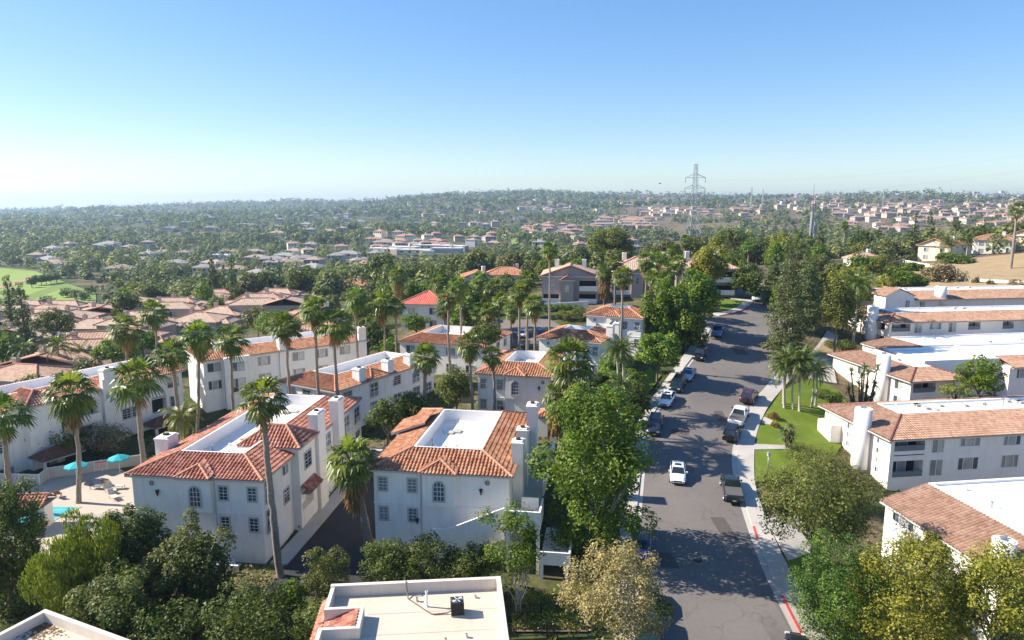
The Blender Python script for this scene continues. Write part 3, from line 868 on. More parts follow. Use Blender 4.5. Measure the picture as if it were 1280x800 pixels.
def roof_bits(root, seed, x0, x1, y0, y1, zd, n=8):
    """vents, pipes and hatches on a flat roof: each its own part"""
    rng = random.Random(seed)
    for i in range(n):
        x, y = rng.uniform(x0 + .8, x1 - .8), rng.uniform(y0 + .8, y1 - .8); k = rng.random()
        if k < .45:
            b = MB(); h = rng.uniform(.3, .7); b.cyl((x, y), .06, zd, zd + h, 8); b.cyl((x, y), .12, zd + h, zd + h + .08, 8); b.build('vent_pipe', M['grey_metal'], root)
        elif k < .75:
            b = MB(); w, l = rng.uniform(.4, .8), rng.uniform(.5, 1.1); b.box(x - w / 2, x + w / 2, y - l / 2, y + l / 2, zd, zd + .22); b.box(x - w / 2 - .04, x + w / 2 + .04, y - l / 2 - .04, y + l / 2 + .04, zd + .22, zd + .27)
            b.build('roof_hatch', M['concrete'], root)
        else:
            b = MB(); b.box(x - .15, x + .15, y - .15, y + .15, zd, zd + .12); b.cyl((x, y), .14, zd + .12, zd + .34, 10, .10); b.build('roof_vent', M['whitetrim'], root)

def chimney(root, x0, x1, y0, y1, z0, z1, m='stucco', flues=1):
    b = MB(); b.box(x0, x1, y0, y1, z0, z1 - .28); o = b.build('chimney', M[m], root)
    c = MB(); c.box(x0 - .07, x1 + .07, y0 - .07, y1 + .07, z1 - .28, z1 - .12); c.box(x0 + .08, x1 - .08, y0 + .08, y1 - .08, z1 - .12, z1)
    c.cyl(((x0 + x1) / 2, (y0 + y1) / 2), min(x1 - x0, y1 - y0) * .22, z1, z1 + .16, 10, m=1)
    c.build('chimney_cap', [M[m], M['dark']], o); return o

def round_chimney(root, x, y, r, z0, z1, m='stucco_cool'):
    b = MB(); b.cyl((x, y), r, z0, z1, 28); o = b.build('chimney', M[m], root, True)
    for q in o.data.polygons: q.use_smooth = abs(q.normal.z) < .5
    c = MB(); c.cyl((x, y), r * .8, z1, z1 + .05, 20, m=0); c.cyl((x - .3 * r, y), r * .2, z1 + .05, z1 + .32, 10, m=1); c.cyl((x + .25 * r, y + .2 * r), r * .16, z1 + .05, z1 + .26, 10, m=1)
    c.build('chimney_cap', [M['whitetrim'], M['grey_metal']], o); return o

def round_vent(root, face, plane, u, z, r=.27):
    b = MB(); b.cyl((0, 0), r, 0, .06, 18); b.cyl((0, 0), r * .7, .06, .062, 18, m=1)
    b.box(-r * .7, r * .7, -.03, .03, .062, .08); b.box(-.03, .03, -r * .7, r * .7, .062, .081)
    me = b.mesh('round_vent', [M['trim'], M['dark']]); o = ob('round_vent', me, root, face_pt(face, plane, u, z)); o.rotation_euler = (PI / 2, 0, ROT[face]); return o

def lantern(root, face, plane, u, z, s=1.0):
    b = MB(); b.box(-.04, .04, -.12, .02, .12, .18); b.cyl((0, -.16), .05 * s, .28 * s, .36 * s, 8, .02); b.cyl((0, -.16), .12 * s, .06, .28 * s, 8, .17 * s); b.cyl((0, -.16), .03, -.28 * s, .06, 8, .12 * s)
    b.build('wall_lantern', M['iron'], root, loc=face_pt(face, plane, u, z), rz=ROT[face])

def pipe(root, face, plane, u, z0, z1, m='trim'):
    b = MB(); s = {'F': (0, -.06), 'R': (.06, 0), 'L': (-.06, 0), 'B': (0, .06)}[face]; p = face_pt(face, plane, u, 0)
    b.cyl((p[0] + s[0], p[1] + s[1]), .05, z0, z1, 8); b.build('downpipe', M[m], root)

def belt(root, x0, x1, y0, y1, z, m='stucco', h=.1, d=.05):
    b = MB(); b.box(x0 - d, x1 + d, y0 - d, y1 + d, z - h / 2, z + h / 2); b.build('string_course', M[m], root)

def place(fr, rot, W, over):
    """origin (front-left wall corner) from the front-right eave corner"""
    c, s = math.cos(rot), math.sin(rot); x, y = -over - W, over
    return (fr[0] + c * x - s * y, fr[1] + s * x + c * y)

# ------------------------------------------------------------------ the white townhouses
def townhouse(fr, rot, W, L, z0, Hh, label, mw='stucco', tm='tile', right=(), left_ch=False, detail=2, bits=8, sides='FRBL', mirror=False, run=3.0, rise=1.15, bay=True, seed=1, well=1.25, over=.42, back_sides=''):
    ox, oy = place(fr, rot, W, over)
    o = empty('townhouse', (ox, oy, z0), rot, label, 'house')
    w = MB(); wallbox(w, 0, W, 0, L, -1.2, Hh)
    T = Tiles()
    x0, x1, y0, y1, zt = hip_well(T, 0, W, 0, L, Hh, run, rise, over, sides)
    U = (lambda u: W - u) if mirror else (lambda u: u)
    if bay:
        a, b = sorted((U(W * .385), U(W * .625))); wallbox(w, a, b, -.35, 0, Hh - 3.25, Hh - .1)
        m = (a + b) / 2; e = .2; ze = Hh + .06; t = (b - a) / 2 + e
        # little hip over the bay, running back into the main slope
        A = (m, t * .9, ze + .95)
        T.plane([(a - e, -.78, ze), (b + e, -.78, ze), (m, .62, ze + .82)]); 
        T.plane([(b + e, -.78, ze), (b + e, .1, ze + .22), (m, 1.55, ze + .84), (m, .62, ze + .82)]); T.plane([(a - e, .1, ze + .22), (a - e, -.78, ze), (m, .62, ze + .82), (m, 1.55, ze + .84)])
        T.ridge((a - e, -.78, ze), (m, .62, ze + .82)); T.ridge((b + e, -.78, ze), (m, .62, ze + .82)); T.flat([(a - e, -.78, ze - .16), (b + e, -.78, ze - .16), (b + e, -.78, ze), (a - e, -.78, ze)])
        win(o, 'F', -.35, m, Hh - 1.75, .95, 1.8, 'arch')
    w.build('wall', [M[mw], M['dark']], o)
    T.build(o, tm)
    zd = zt - well
    parapet(o, x0, x1, y0, y1, zd, zt)
    if bits: roof_bits(o, seed, x0, x1, y0, y1, zd, bits)
    if detail >= 1:
        belt(o, 0, W, 0, L, Hh - 3.3, mw)
        for u in (W * .71, W * .93): 
            win(o, 'F', 0, U(u), Hh - 1.45, .72, 1.2); win(o, 'F', 0, U(u), Hh - 4.35, .72, 1.2)
        round_vent(o, 'F', 0, U(W * .155), Hh - .8); lantern(o, 'F', 0, U(W * .20), Hh - 1.7, 1.05); lantern(o, 'F', 0, U(W * .675), Hh - 4.9, 1.0)
        pipe(o, 'F', 0, U(W * .645), 0, Hh - .2)
    return o, (x0, x1, y0, y1, zt, zd), T

def b1():
    W, L, Hh = 12.3, 26.0, 8.0
    o, (x0, x1, y0, y1, zt, zd), _ = townhouse((-22.0, 57.9), R(-6.5), W, L, -1.1, Hh, 'large white townhouse with red tile roof and a tall white chimney beside the pool deck', tm='tile_red', bits=16, seed=3)
    # raised block on the drive side, with its own hip
    b = MB(); wallbox(b, W - 3.4, W + .8, 6.3, 10.4, -1.2, Hh + .75, {'R': [(6.6, 9.4, 2.0, 3.3, .9)]}); b.build('wall', [M['stucco'], M['dark']], o)
    T = Tiles(); hip_roof(T, W - 5.0, W + .8, 6.3, 10.4, Hh + .75, 1.5, .35, 'x'); T.build(o, 'tile_red', 'ridge', 'upper_roof')
    b = MB(); wallbox(b, W - 2, W + .45, 12.7, 16.2, -1.2, Hh - .25); b.build('wall', [M['stucco'], M['dark']], o)
    b = MB(); wallbox(b, W - 2, W + .45, 18.2, 25.7, -1.2, Hh - .25); b.build('wall', [M['stucco'], M['dark']], o)
    chimney(o, W + .1, W + 1.15, 10.5, 12.5, -1.0, 10.9); chimney(o, W + .1, W + 1.15, 16.3, 18.1, -1.0, 10.7)
    chimney(o, -1.1, .25, 5.2, 7.0, -1, 9.6)
    for z in (Hh - 1.5, Hh - 4.4): win(o, 'R', W, 1.35, z, 1.25, 2.0, 'french')
    win(o, 'R', W, 4.9, Hh - .95, 1.0, .85, 'slide'); win(o, 'R', W, 4.9, Hh - 3.6, 1.0, 1.3)
    win(o, 'R', W + .8, 8.4, Hh - 1.2, 1.5, 1.5, 'sash'); win(o, 'R', W + .8, 9.2, Hh - 4.0, 1.0, 1.35)
    for z in (Hh - 1.7, Hh - 4.4): win(o, 'R', W + .45, 14.5, z, 1.7, 1.9, 'french')
    for y in (20.5, 24.2): win(o, 'R', W + .45, y, Hh - 1.5, 1.6, 1.8, 'french'); win(o, 'R', W + .45, y, Hh - 4.3, 1.3, 1.4)
    # awning over the entry
    T = Tiles(); T.plane([(W + 1.75, 6.4, 4.0), (W + 1.75, 9.8, 4.0), (W + .8, 9.8, 4.7), (W + .8, 6.4, 4.7)], sdir=(0, 1, 0)); T.flat([(W + .8, 6.4, 3.9), (W + 1.75, 6.4, 3.9), (W + 1.75, 9.8, 3.9), (W + .8, 9.8, 3.9)]); T.build(o, 'tile_red', 'ridge', 'awning')
    for y in (3.4, 20.0, 23.6): door(o, 'R', W if y < 6 else W + .45, y, -.0, 2.4, 2.2, 'garage_door')
    door(o, 'R', W + .45, 14.4, 0, 2.4, 2.2, 'garage_door')
    b = MB()
    for i in range(9):    # steps up to the side door at the corner
        b.box(7.9 + i * .28, 8.18 + i * .28, -1.6, -.36, -1.0, 1.7 - i * .24)
    b.box(7.6, 10.6, -1.78, -1.6, -1.0, .6); b.build('stair', M['stucco'], o)
    # tile-covered coping outside the left parapet ends in the gap; bougainvillea strip left off
    return o

def b2():
    W, L, Hh = 12.7, 18.4, 8.0
    o, (x0, x1, y0, y1, zt, zd), _ = townhouse((.07, 58.8), R(-8), W, L, -1.1, Hh, 'white townhouse with orange tile roof between the dark driveway and the sycamore', tm='tile', bits=14, seed=8, mirror=True)
    # raised piece on the sunny left slope
    b = MB(); wallbox(b, -.75, 2.2, 9.5, 13.6, -1.2, Hh + .15); b.build('wall', [M['stucco'], M['dark']], o)
    T = Tiles(); T.plane([(-1.25, 13.9, Hh + .2), (-1.25, 9.2, Hh + .2), (2.5, 9.2, Hh + 1.55), (2.5, 13.9, Hh + 1.55)]); T.flat([(-1.25, 9.2, Hh), (2.5, 9.2, Hh + 1.4), (2.5, 9.2, Hh + 1.55), (-1.25, 9.2, Hh + .2)]); T.build(o, 'tile', 'ridge', 'upper_roof')
    for y in (4, 11.5, 16): win(o, 'L', -.75 if y == 11.5 else 0, y, Hh - 1.5, 1.4, 1.6, 'french')
    chimney(o, W - .1, W + .95, 2.6, 3.9, -.5, 10.3); chimney(o, W - .1, W + .95, 6.0, 7.2, 3, 10.4); chimney(o, W + .1, W + 1.2, 12.6, 14.2, -.5, 10.9)
    # walkway at the upper level, stairs and landing
    zf = 4.4
    b = MB(); b.box(W + .003, W + 2.6, 1.4, L, zf - .2, zf); b.build('walkway', M['concrete'], o)
    b = MB(); b.box(W + 2.6, W + 2.76, 4.8, L, zf - .3, zf + 1.05); b.box(W + 1.0, W + 2.6, 1.25, 1.4, zf - .3, zf + 1.05); b.build('walkway_rail', M['stucco'], o)
    b = MB()
    def sloped(y0, y1):
        p = [(W - 5.4, y0, .9), (W - .2, y0, zf - .5), (W - .2, y0, zf + 1.15), (W - 5.4, y0, 3.2)]; q = [(a, y1, c) for a, _, c in p]
        b.add(p + q, [(0, 1, 2, 3), (7, 6, 5, 4), (3, 2, 6, 7), (0, 4, 5, 1), (1, 5, 6, 2), (0, 3, 7, 4)])
    sloped(-1.5, -1.32); b.box(W - 6.8, W - 5.4, -1.5, -1.32, -1, 3.15); b.box(W - 6.8, W - 6.6, -1.32, -.003, -1, 2.6)
    for i in range(14): b.box(W - 5.4 + i * .37, W - 5.03 + i * .37, -1.32, -.003, -1 if i < 4 else i * .19, 1.9 + i * .18)
    b.build('stair', M['stucco'], o)
    b = MB(); b.box(W - .2, W + 2.9, -1.7, 1.25, zf - .22, zf); b.box(W - .2, W + 2.9, -1.88, -1.7, zf - .5, zf + 1.1); b.box(W + 2.9, W + 3.06, -1.88, 1.25, zf - .5, zf + 1.1)
    for x in (W + .0, W + 2.7): b.box(x, x + .3, -1.86, -1.56, -1, zf - .5)
    b.box(W + 3.1, W + 5.6, -2.4, 4.0, 1.1, 1.3); b.box(W + 3.1, W + 5.6, -2.55, -2.4, 1.0, 2.2); b.box(W + 5.6, W + 5.75, -2.55, 4.0, 1.0, 2.2); b.box(W + 5.3, W + 5.6, -2.5, -2.2, -1.2, 1.0); b.box(W + 3.1, W + 3.4, -2.5, -2.2, -1.2, 1.0)
    b.build('landing', M['stucco'], o)
    for y in (5.2, 9.8, 16.5): door(o, 'R', W, y, zf + .01, .95, 2.1, 'door', 'wood', 3); win(o, 'R', W, y + 1.7, zf + 1.5, 1.1, 1.3, 'slide')
    return o
def facade_row(o, face, plane, us, Hh, kinds=('slide', 'sash'), rows=2, dz=2.75, w=1.5, h=1.25, skip=0, seed=0):
    rng = random.Random(seed)
    for r in range(rows):
        for i, u in enumerate(us):
            if skip and rng.random() < skip: continue
            k = kinds[(i + r) % len(kinds)]
            ww, hh = (w, h) if k != 'french' else (w * .95, h * 1.5)
            win(o, face, plane, u, Hh - 1.25 - r * dz - (hh - h) / 2, ww, hh, k)

def b3():
    W, L, Hh = 10.4, 21.5, 6.8
    o, (x0, x1, y0, y1, zt, zd), _ = townhouse((-23.3, 88.5), R(-30.6), W, L, -.2, Hh, 'long white townhouse with brown tile roof behind two tall palms', tm='tile', bits=12, seed=5, bay=False, detail=0, mw='stucco_cool')
    for y in (4.5, 10.5, 15.5): chimney(o, W - 1.2, W + .1, y, y + 1.3, Hh - 1, 8.9, 'stucco_cool')
    facade_row(o, 'R', W, (2.2, 7.5, 12.5, 17.0, 20), Hh, ('sash', 'french'))
    facade_row(o, 'F', 0, (2, 5, 8), Hh)
    # dormer hips on the right slope
    for y in (8.2, 18.0):
        T = Tiles(); hip_roof(T, W - 3.0, W + .55, y - 1.8, y + 1.8, Hh + .25, 1.0, .2, 'x'); T.build(o, 'tile', 'ridge', 'upper_roof')

def b4():
    W, L, Hh = 10.8, 13.6, 7.6
    o, _, _ = townhouse((6.1, 90), R(-13.6), W, L, .5, Hh, 'white townhouse with arched upper window standing behind the orange-roofed one', tm='tile', bits=6, seed=11, mirror=True, mw='stucco_cool')
    facade_row(o, 'L', 0, (3, 7, 11), Hh, ('sash', 'french'))
    chimney(o, W - .1, W + .9, 2.4, 3.6, -.5, 9.7, 'stucco_cool'); chimney(o, W - .1, W + .9, 8.0, 9.2, -.5, 9.9, 'stucco_cool')
    b = MB(); b.box(W, W + 2.6, 1.2, L, 2.9, 3.1); b.build('walkway', M['concrete'], o); b = MB(); b.box(W + 2.6, W + 2.75, 1.2, L, 2.9, 4.0); b.build('walkway_rail', M['stucco_cool'], o)
    for y in (4.6, 10.6): door(o, 'R', W, y, 3.1, .95, 2.1, 'door', 'wood', 3)
    # entry porch with a tile lean-to in front of the right corner
    b = MB(); wallbox(b, W - 1.5, W + 2.6, -3.6, -.8, -1.5, 3.1, {'F': [(W - .3, W + 1.6, .4, 2.4, .8)]}); b.build('porch', [M['stucco_cool'], M['dark']], o)
    T = Tiles(); hip_roof(T, W - 1.5, W + 2.6, -3.6, -.8, 3.15, .9, .25, 'x'); T.build(o, 'tile', 'ridge', 'porch_roof')

def b5():
    W, L, Hh = 10.2, 9.6, 6.6
    o, _, _ = townhouse((13.9, 105), R(-24), W, L, 3.3, Hh, 'white townhouse with bright orange roof around a sunlit well, above the feathery palms', bits=6, seed=13, mw='stucco_cool')
    chimney(o, W - .3, W + .8, 4.2, 5.4, -.5, 8.7, 'stucco_cool'); chimney(o, W - .1, W + .9, 7.6, 8.8, -.5, 8.6, 'stucco_cool')

def b6():
    W, L, Hh = 9.8, 9, 6.4
    o, _, _ = townhouse((22.4, 116.6), R(-24), W, L, 5.4, Hh, 'farthest orange-roofed white townhouse of the row, half hidden by the bright street tree', bits=4, seed=17, mw='stucco_cool')

def bC():
    W, L, Hh = 15.5, 14, 6.9
    o, _, _ = townhouse((-4.4, 112.2), R(-18), W, L, .8, Hh, 'white townhouse with a wide flat roof in the palm grove left of the middle', bits=8, seed=19, bay=False, detail=0)
    facade_row(o, 'F', 0, (2, 5.5, 9.5, 13), Hh); facade_row(o, 'R', W, (3, 7, 11), Hh)
    T = Tiles(); hip_roof(T, 9.8, 15.2, 1.0, 8.0, Hh + .5, 1.6, .3, 'y'); T.build(o, 'tile', 'ridge', 'upper_roof')

def bA2():
    Hh = 9.3; W, L = 31, 11
    # long row, seen from its right-hand front; origin at the left end
    rot = math.atan2(17.9, 10.0); ox, oy = -64.0, 72.6
    o = empty('townhouse', (ox, oy, -2.4), rot, 'long white townhouse row overlooking the pool fence', 'house')
    w = MB(); wallbox(w, 0, W, 0, L, -1, Hh, {'F': [(14.0, 18.4, 5.4, 7.9, 1.0), (26.0, 28.3, 3.8, 6.2, 1.0)]})
    wallbox(w, 9.5, 13.2, -1.1, 0, -1, Hh - .2); wallbox(w, 19.0, 21.2, -.7, 0, -1, Hh + 1.3)
    w.build('wall', [M['stucco'], M['dark']], o)
    T = Tiles(); x0, x1, y0, y1, zt = hip_well(T, 0, W, 0, L, Hh, 2.9, 1.1, .4)
    hip_roof(T, 9.5, 13.2, -1.1, 5.0, Hh + .1, 1.4, .35, 'y'); T.build(o, 'tile_red', 'ridge')
    parapet(o, x0, x1, y0, y1, zt - 1.2, zt); roof_bits(o, 31, x0, x1, y0, y1, zt - 1.2, 8)
    belt(o, 0, W, 0, L, Hh - 3.3)
    for u in (2.5, 6.5, 23.5, 29.5):
        win(o, 'F', 0, u, Hh - 1.5, 1.7, 1.35, 'slide'); win(o, 'F', 0, u, Hh - 4.3, 1.2, 1.35, 'sash')
    for u in (15.2, 17.2): win(o, 'F', 1.0, u, Hh - 2.5, 1.5, 2.0, 'slide')
    b = MB(); b.box(13.8, 18.6, -.5, 0, Hh - 4.15, Hh - 3.95); b.box(13.8, 18.6, -.55, -.45, Hh - 3.95, Hh - 3.0); b.build('balcony', M['stucco'], o)
    win(o, 'F', 0, 16.8, Hh - 5.2, 1.4, 1.3, 'sash'); win(o, 'F', -.01, 22.3, Hh - 4.3, 1.3, 1.3, 'sash')
    for u in (2.8, 7, 11.4, 17): win(o, 'F', -1.1 if u == 11.4 else 0, u, 1.6, 1.6, 1.3, 'slide')
    for u, k in ((9.5, 4.5), (24.0, 4.0)):
        T = Tiles(); hip_roof(T, u, u + k, -3.6, -1.15, 3.0, .9, .3, 'x'); T.build(o, 'wood', 'ridge_dark', 'porch_roof')
        b = MB()
        for x in (u + .2, u + k - .2): b.box(x - .15, x + .15, -3.5, -3.2, -1, 2.85)
        b.build('porch_post', M['stucco'], o)
    chimney(o, 19.3, 21.0, -.6, .5, Hh, Hh + 2.6)
    # A2b: the next row, farther and more side-on
    rot = math.atan2(16.2, 21.7); W, L, Hh = 26.5, 10.5, 7.2
    o = empty('townhouse', (-46.3, 101.2, .8), rot, 'long white townhouse row with brown tile slope behind the middle palms', 'house')
    w = MB(); wallbox(w, 0, W, 0, L, -2, Hh); wallbox(w, 2.8, 6.6, -.9, 0, -2, Hh + .1); w.build('wall', [M['stucco'], M['dark']], o)
    T = Tiles(); x0, x1, y0, y1, zt = hip_well(T, 0, W, 0, L, Hh, 2.9, 1.1, .4); T.build(o, 'tile', 'ridge')
    parapet(o, x0, x1, y0, y1, zt - 1.2, zt); roof_bits(o, 33, x0, x1, y0, y1, zt - 1.2, 8)
    chimney(o, 11.4, 12.8, -.3, .9, 0, 9.4); chimney(o, 24.9, 26.3, -.35, .8, 0, 9.6)
    facade_row(o, 'F', 0, (1.5, 9.0, 14.5, 18.5, 22.5), Hh, ('slide', 'slide3'), w=1.8)
    win(o, 'F', -.9, 4.7, Hh - 1.4, 1.9, 1.3, 'slide'); win(o, 'F', -.9, 4.7, Hh - 4.3, 2.0, 2.0, 'slide')

# ------------------------------------------------------------------ right-hand apartment blocks
def apartment(x, y, z0, rot, W, L, Hh, label, run=4.3, rise=1.4, over=.75, holes=None, wins=(), sides='FRBL', bits=10, seed=1, chim=(), mw='stucco_pink', deck='deck', tm='tile_salmon', rows=(), well=.12):
    o = empty('apartment_block', (x, y, z0), rot, label, 'apartment building')
    w = MB(); wallbox(w, 0, W, 0, L, -2.5, Hh, holes); w.build('wall', [M[mw], M['dark']], o)
    T = Tiles(.36, .10, 7); x0, x1, y0, y1, zt = hip_well(T, 0, W, 0, L, Hh, run, rise, over, sides); T.build(o, tm, 'ridge_dark')
    parapet(o, x0, x1, y0, y1, zt - well, zt + .05, .35, 'parapet', deck); roof_bits(o, seed, x0, x1, y0, y1, zt - well, bits)
    for (f, p, u, z, ww, hh, st) in wins: win(o, f, p, u, z, ww, hh, st, 'whitetrim')
    for c in chim: round_chimney(o, *c)
    return o

def balcony(o, u0, u1, z, dep=1.5, plants=False, rail='shadecol'):
    """rail and glazing of a recessed balcony on the front"""
    b = MB(); b.box(u0, u1, -.02, .06, z + .03, z + .62); b.box(u0, u1, -.05, .09, z + .62, z + .70); b.build('balcony_rail', M['shadecol'], o)
    win(o, 'F', dep - .003, (u0 + u1) / 2 - .3, z + 1.05, 2.2, 1.9, 'slide', 'whitetrim')

def rights():
    Hh = 5.4
    ops = [(.5, 4.4, 3.75, 5.15, 1.5), (.5, 4.4, .55, 2.55, 1.5), (19.5, 23.4, 3.75, 5.15, 1.5), (19.5, 23.4, .55, 2.55, 1.5)]
    w = []
    for k in (0, 12.2, 24.5):
        w += [('F', 0, 6.1 + k, 4.3, 1.5, 1.75, 'slide'), ('F', 0, 10.3 + k, 4.6, 2.5, 1.2, 'slide3'), ('F', 0, 6.1 + k, 1.5, 1.6, 1.95, 'slide'), ('F', 0, 10.3 + k, 1.8, 2.6, 1.45, 'slide3')] if k != 12.2 else [('F', 0, 15.9, 4.5, 2.2, 1.3, 'slide3'), ('F', 0, 15.9, 1.8, 2.2, 1.5, 'slide3')]
    o = apartment(44.3, 77.4, -1.3, R(8), 42, 13.2, Hh, 'pinkish apartment block with white round chimney and salmon tile roof beside the hedge and lawn', holes={'F': ops}, wins=w, bits=16, seed=41, chim=((-.75, 4.3, .98, -3, 7.8),))
    for (a, b_, c, d, e) in ops: balcony(o, a, b_, c)
    b = MB(); b.box(.5, 4.4, -.03, .0, 3.2, 3.3); b.box(2.0, 2.06, -.06, -.03, 3.2, 3.3); b.build('planter_slot', M['dark'], o)
    for z in (4.4, 3.2, 2.0, .8): win(o, 'L', 0, 7.8, z, .8, .7, 'slide', 'whitetrim'); win(o, 'L', 0, 2.0, z, .7, .6, 'slide', 'whitetrim')
    b = MB(); wallbox(b, -1.5, 0, 9.4, 12.4, .6, 4.0); b.build('balcony', [M['stucco_cool'], M['dark']], o)
    b = MB(); b.cyl((20, 6), .06, 6.7, 8.0, 8); b.box(19.5, 20.5, 5.95, 6.05, 7.8, 7.9); b.build('antenna', M['grey_metal'], o)
    # R0 the nearest, lower block at the right edge
    o = apartment(38.9, 42.0, -2.3, R(8), 40, 21.0, 5.3, 'nearest apartment block at the right, white side wall behind the yellow-green trees', bits=8, seed=43, chim=((.9, 8.6, .85, 1, 7.4),), mw='stucco_cool', sides='FLR', holes={'L': [(17.2, 19.9, 3.85, 5.0, .12)]})
    win(o, 'L', .1, 18.55, 4.42, 2.4, 1.1, 'slide3', 'blacktrim'); win(o, 'L', 0, 9.5, 4.2, 1.1, 1.2, 'slide', 'blacktrim'); win(o, 'L', 0, 4.5, 4.2, 1.1, 1.2, 'slide', 'blacktrim')
    # R2 the middle block: front wing and long right wing
    o = apartment(57.0, 96.0, 1.0, R(9), 8.6, 18.2, 5.2, 'apartment block with corner wing and round chimney behind the many-headed yucca', bits=4, seed=47, holes={'F': [(.4, 4.0, 3.4, 4.9, 1.5), (.4, 4.0, .3, 2.4, 1.5)]}, chim=((-.6, 5.2, .95, -2, 8.0),), run=3.0, rise=1.15, wins=[('F', 0, 6.2, 4.1, 1.6, 1.4, 'slide'), ('L', 0, 2.4, 4.1, 1.6, 1.5, 'slide'), ('L', 0, 2.4, 1.6, 1.6, 1.4, 'slide'), ('L', 0, 11, 4.1, 1.3, 1.2, 'slide')])
    balcony(o, .4, 4.0, 3.4); balcony(o, .4, 4.0, .3)
    w = MB(); wallbox(w, 8.6, 22, 8.0, 17.6, -2, 5.4); wallbox(w, 22, 46, 6.0, 17.5, -2, 5.0, {'F': [(26.5, 30.5, 3.2, 4.6, 1.5), (38, 42, 3.2, 4.6, 1.5)]}); w.build('wall', [M['stucco_pink'], M['dark']], o)
    parapet(o, 8.65, 22, 8.05, 17.55, 5.75, 5.95, .25)
    T = Tiles(.36, .10, 7); x0, x1, y0, y1, zt = hip_well(T, 22, 46, 6.0, 17.5, 5.0, 3.0, 1.1, .7, 'FR'); T.build(o, 'tile_salmon', 'ridge_dark'); parapet(o, x0 + .05, x1, y0, y1, zt - .1, zt + .05, .3)
    for u in (11, 15): win(o, 'F', 8.0, u, 3.9, 1.8, 1.4, 'slide3', 'whitetrim')
    for u in (24.2, 34): win(o, 'F', 6.0, u, 3.9, 1.8, 1.4, 'slide3', 'whitetrim')
    w = MB(); wallbox(w, 11, 44, 18.0, 26, -2, 5.2); w.build('wall', [M['stucco_pink'], M['dark']], o)
    T = Tiles(.36, .10, 7); x0, x1, y0, y1, zt = hip_well(T, 11, 44, 18.0, 26, 5.2, 5.5, .9, .5, 'L'); T.build(o, 'tile_salmon', 'ridge_dark'); parapet(o, x0, x1 - .05, y0, y1, zt - .1, zt + .05, .3); roof_bits(o, 48, 18, 42, 18.5, 25.5, zt - .1, 5)
    # R3
    w = []
    for k in range(5):
        u = 6.0 + k * 7.2
        w += [('F', 0, u, 4.2, 1.5, 1.8, 'slide'), ('F', 0, u, 1.4, 1.6, 1.8, 'slide'), ('F', 0, u + 3.6, 4.5, 2.3, 1.2, 'slide3'), ('F', 0, u + 3.6, 1.7, 2.3, 1.3, 'slide3')]
    ops = [(.5, 4.4, 3.6, 5.1, 1.4), (.5, 4.4, .5, 2.5, 1.4), (16.6, 19.2, 3.6, 5.1, 1.4), (24.0, 26.4, 3.6, 5.1, 1.4)]
    w = [q for q in w if not any(a - 1.3 < q[2] < b + 1.3 for a, b, *_ in ops)]
    o = apartment(71.2, 128.6, 3.7, R(8), 48, 12.6, 5.4, 'far apartment block with two rows of windows and salmon roof below the dry hillside', holes={'F': ops, 'L': [(1.2, 3.6, 3.6, 5.0, 1.0), (1.2, 3.6, .5, 2.5, 1.0)]}, wins=w, bits=14, seed=51, chim=((-.9, 3.8, 1.0, -2, 8.0),), mw='stucco_pink', run=3.6, rise=1.2)
    for (a, b_, c, d, e) in ops: balcony(o, a, b_, c, 1.4)
    # R4
    o = apartment(83.4, 153.0, 5.6, R(8), 46, 13, 4.4, 'rearmost apartment block with wide white flat roof at the foot of the bare slope', bits=10, seed=53, chim=((14, .8, 1.2, 3, 7.2),), run=3.6, rise=1.5, wins=[('F', 0, 3, 3.2, 1.4, 1.4, 'slide'), ('F', 0, 9, 3.2, 1.4, 1.4, 'slide')])
    b = MB(); b.add([(-.8, -1.0, 0), (6.2, -1.0, 0), (6.2, -1.0, 5.4), (2.4, -1.0, 6.9), (-.8, -1.0, 5.6)], [(0, 1, 2, 3, 4)]); b.add([(-.8, -1, 0), (-.8, 3, 0), (-.8, 3, 5.6), (-.8, -1, 5.6)], [(3, 2, 1, 0)]); b.add([(6.2, -1, 0), (6.2, 3, 0), (6.2, 3, 5.4), (6.2, -1, 5.4)], [(0, 1, 2, 3)]); b.build('gable', M['stucco_cool'], o)
    T = Tiles(.33, .06, 6); T.plane([(-1.2, 4, 5.4), (-1.2, -1.3, 5.4), (2.4, -1.3, 7.05), (2.4, 4, 7.05)]); T.plane([(6.6, -1.3, 5.25), (6.6, 4, 5.25), (2.4, 4, 7.05), (2.4, -1.3, 7.05)]); T.build(o, 'tile_salmon', 'ridge_dark', 'gable_roof')
    win(o, 'F', -1.01, 4.6, 3.6, 1.0, 1.6, 'slide', 'whitetrim')

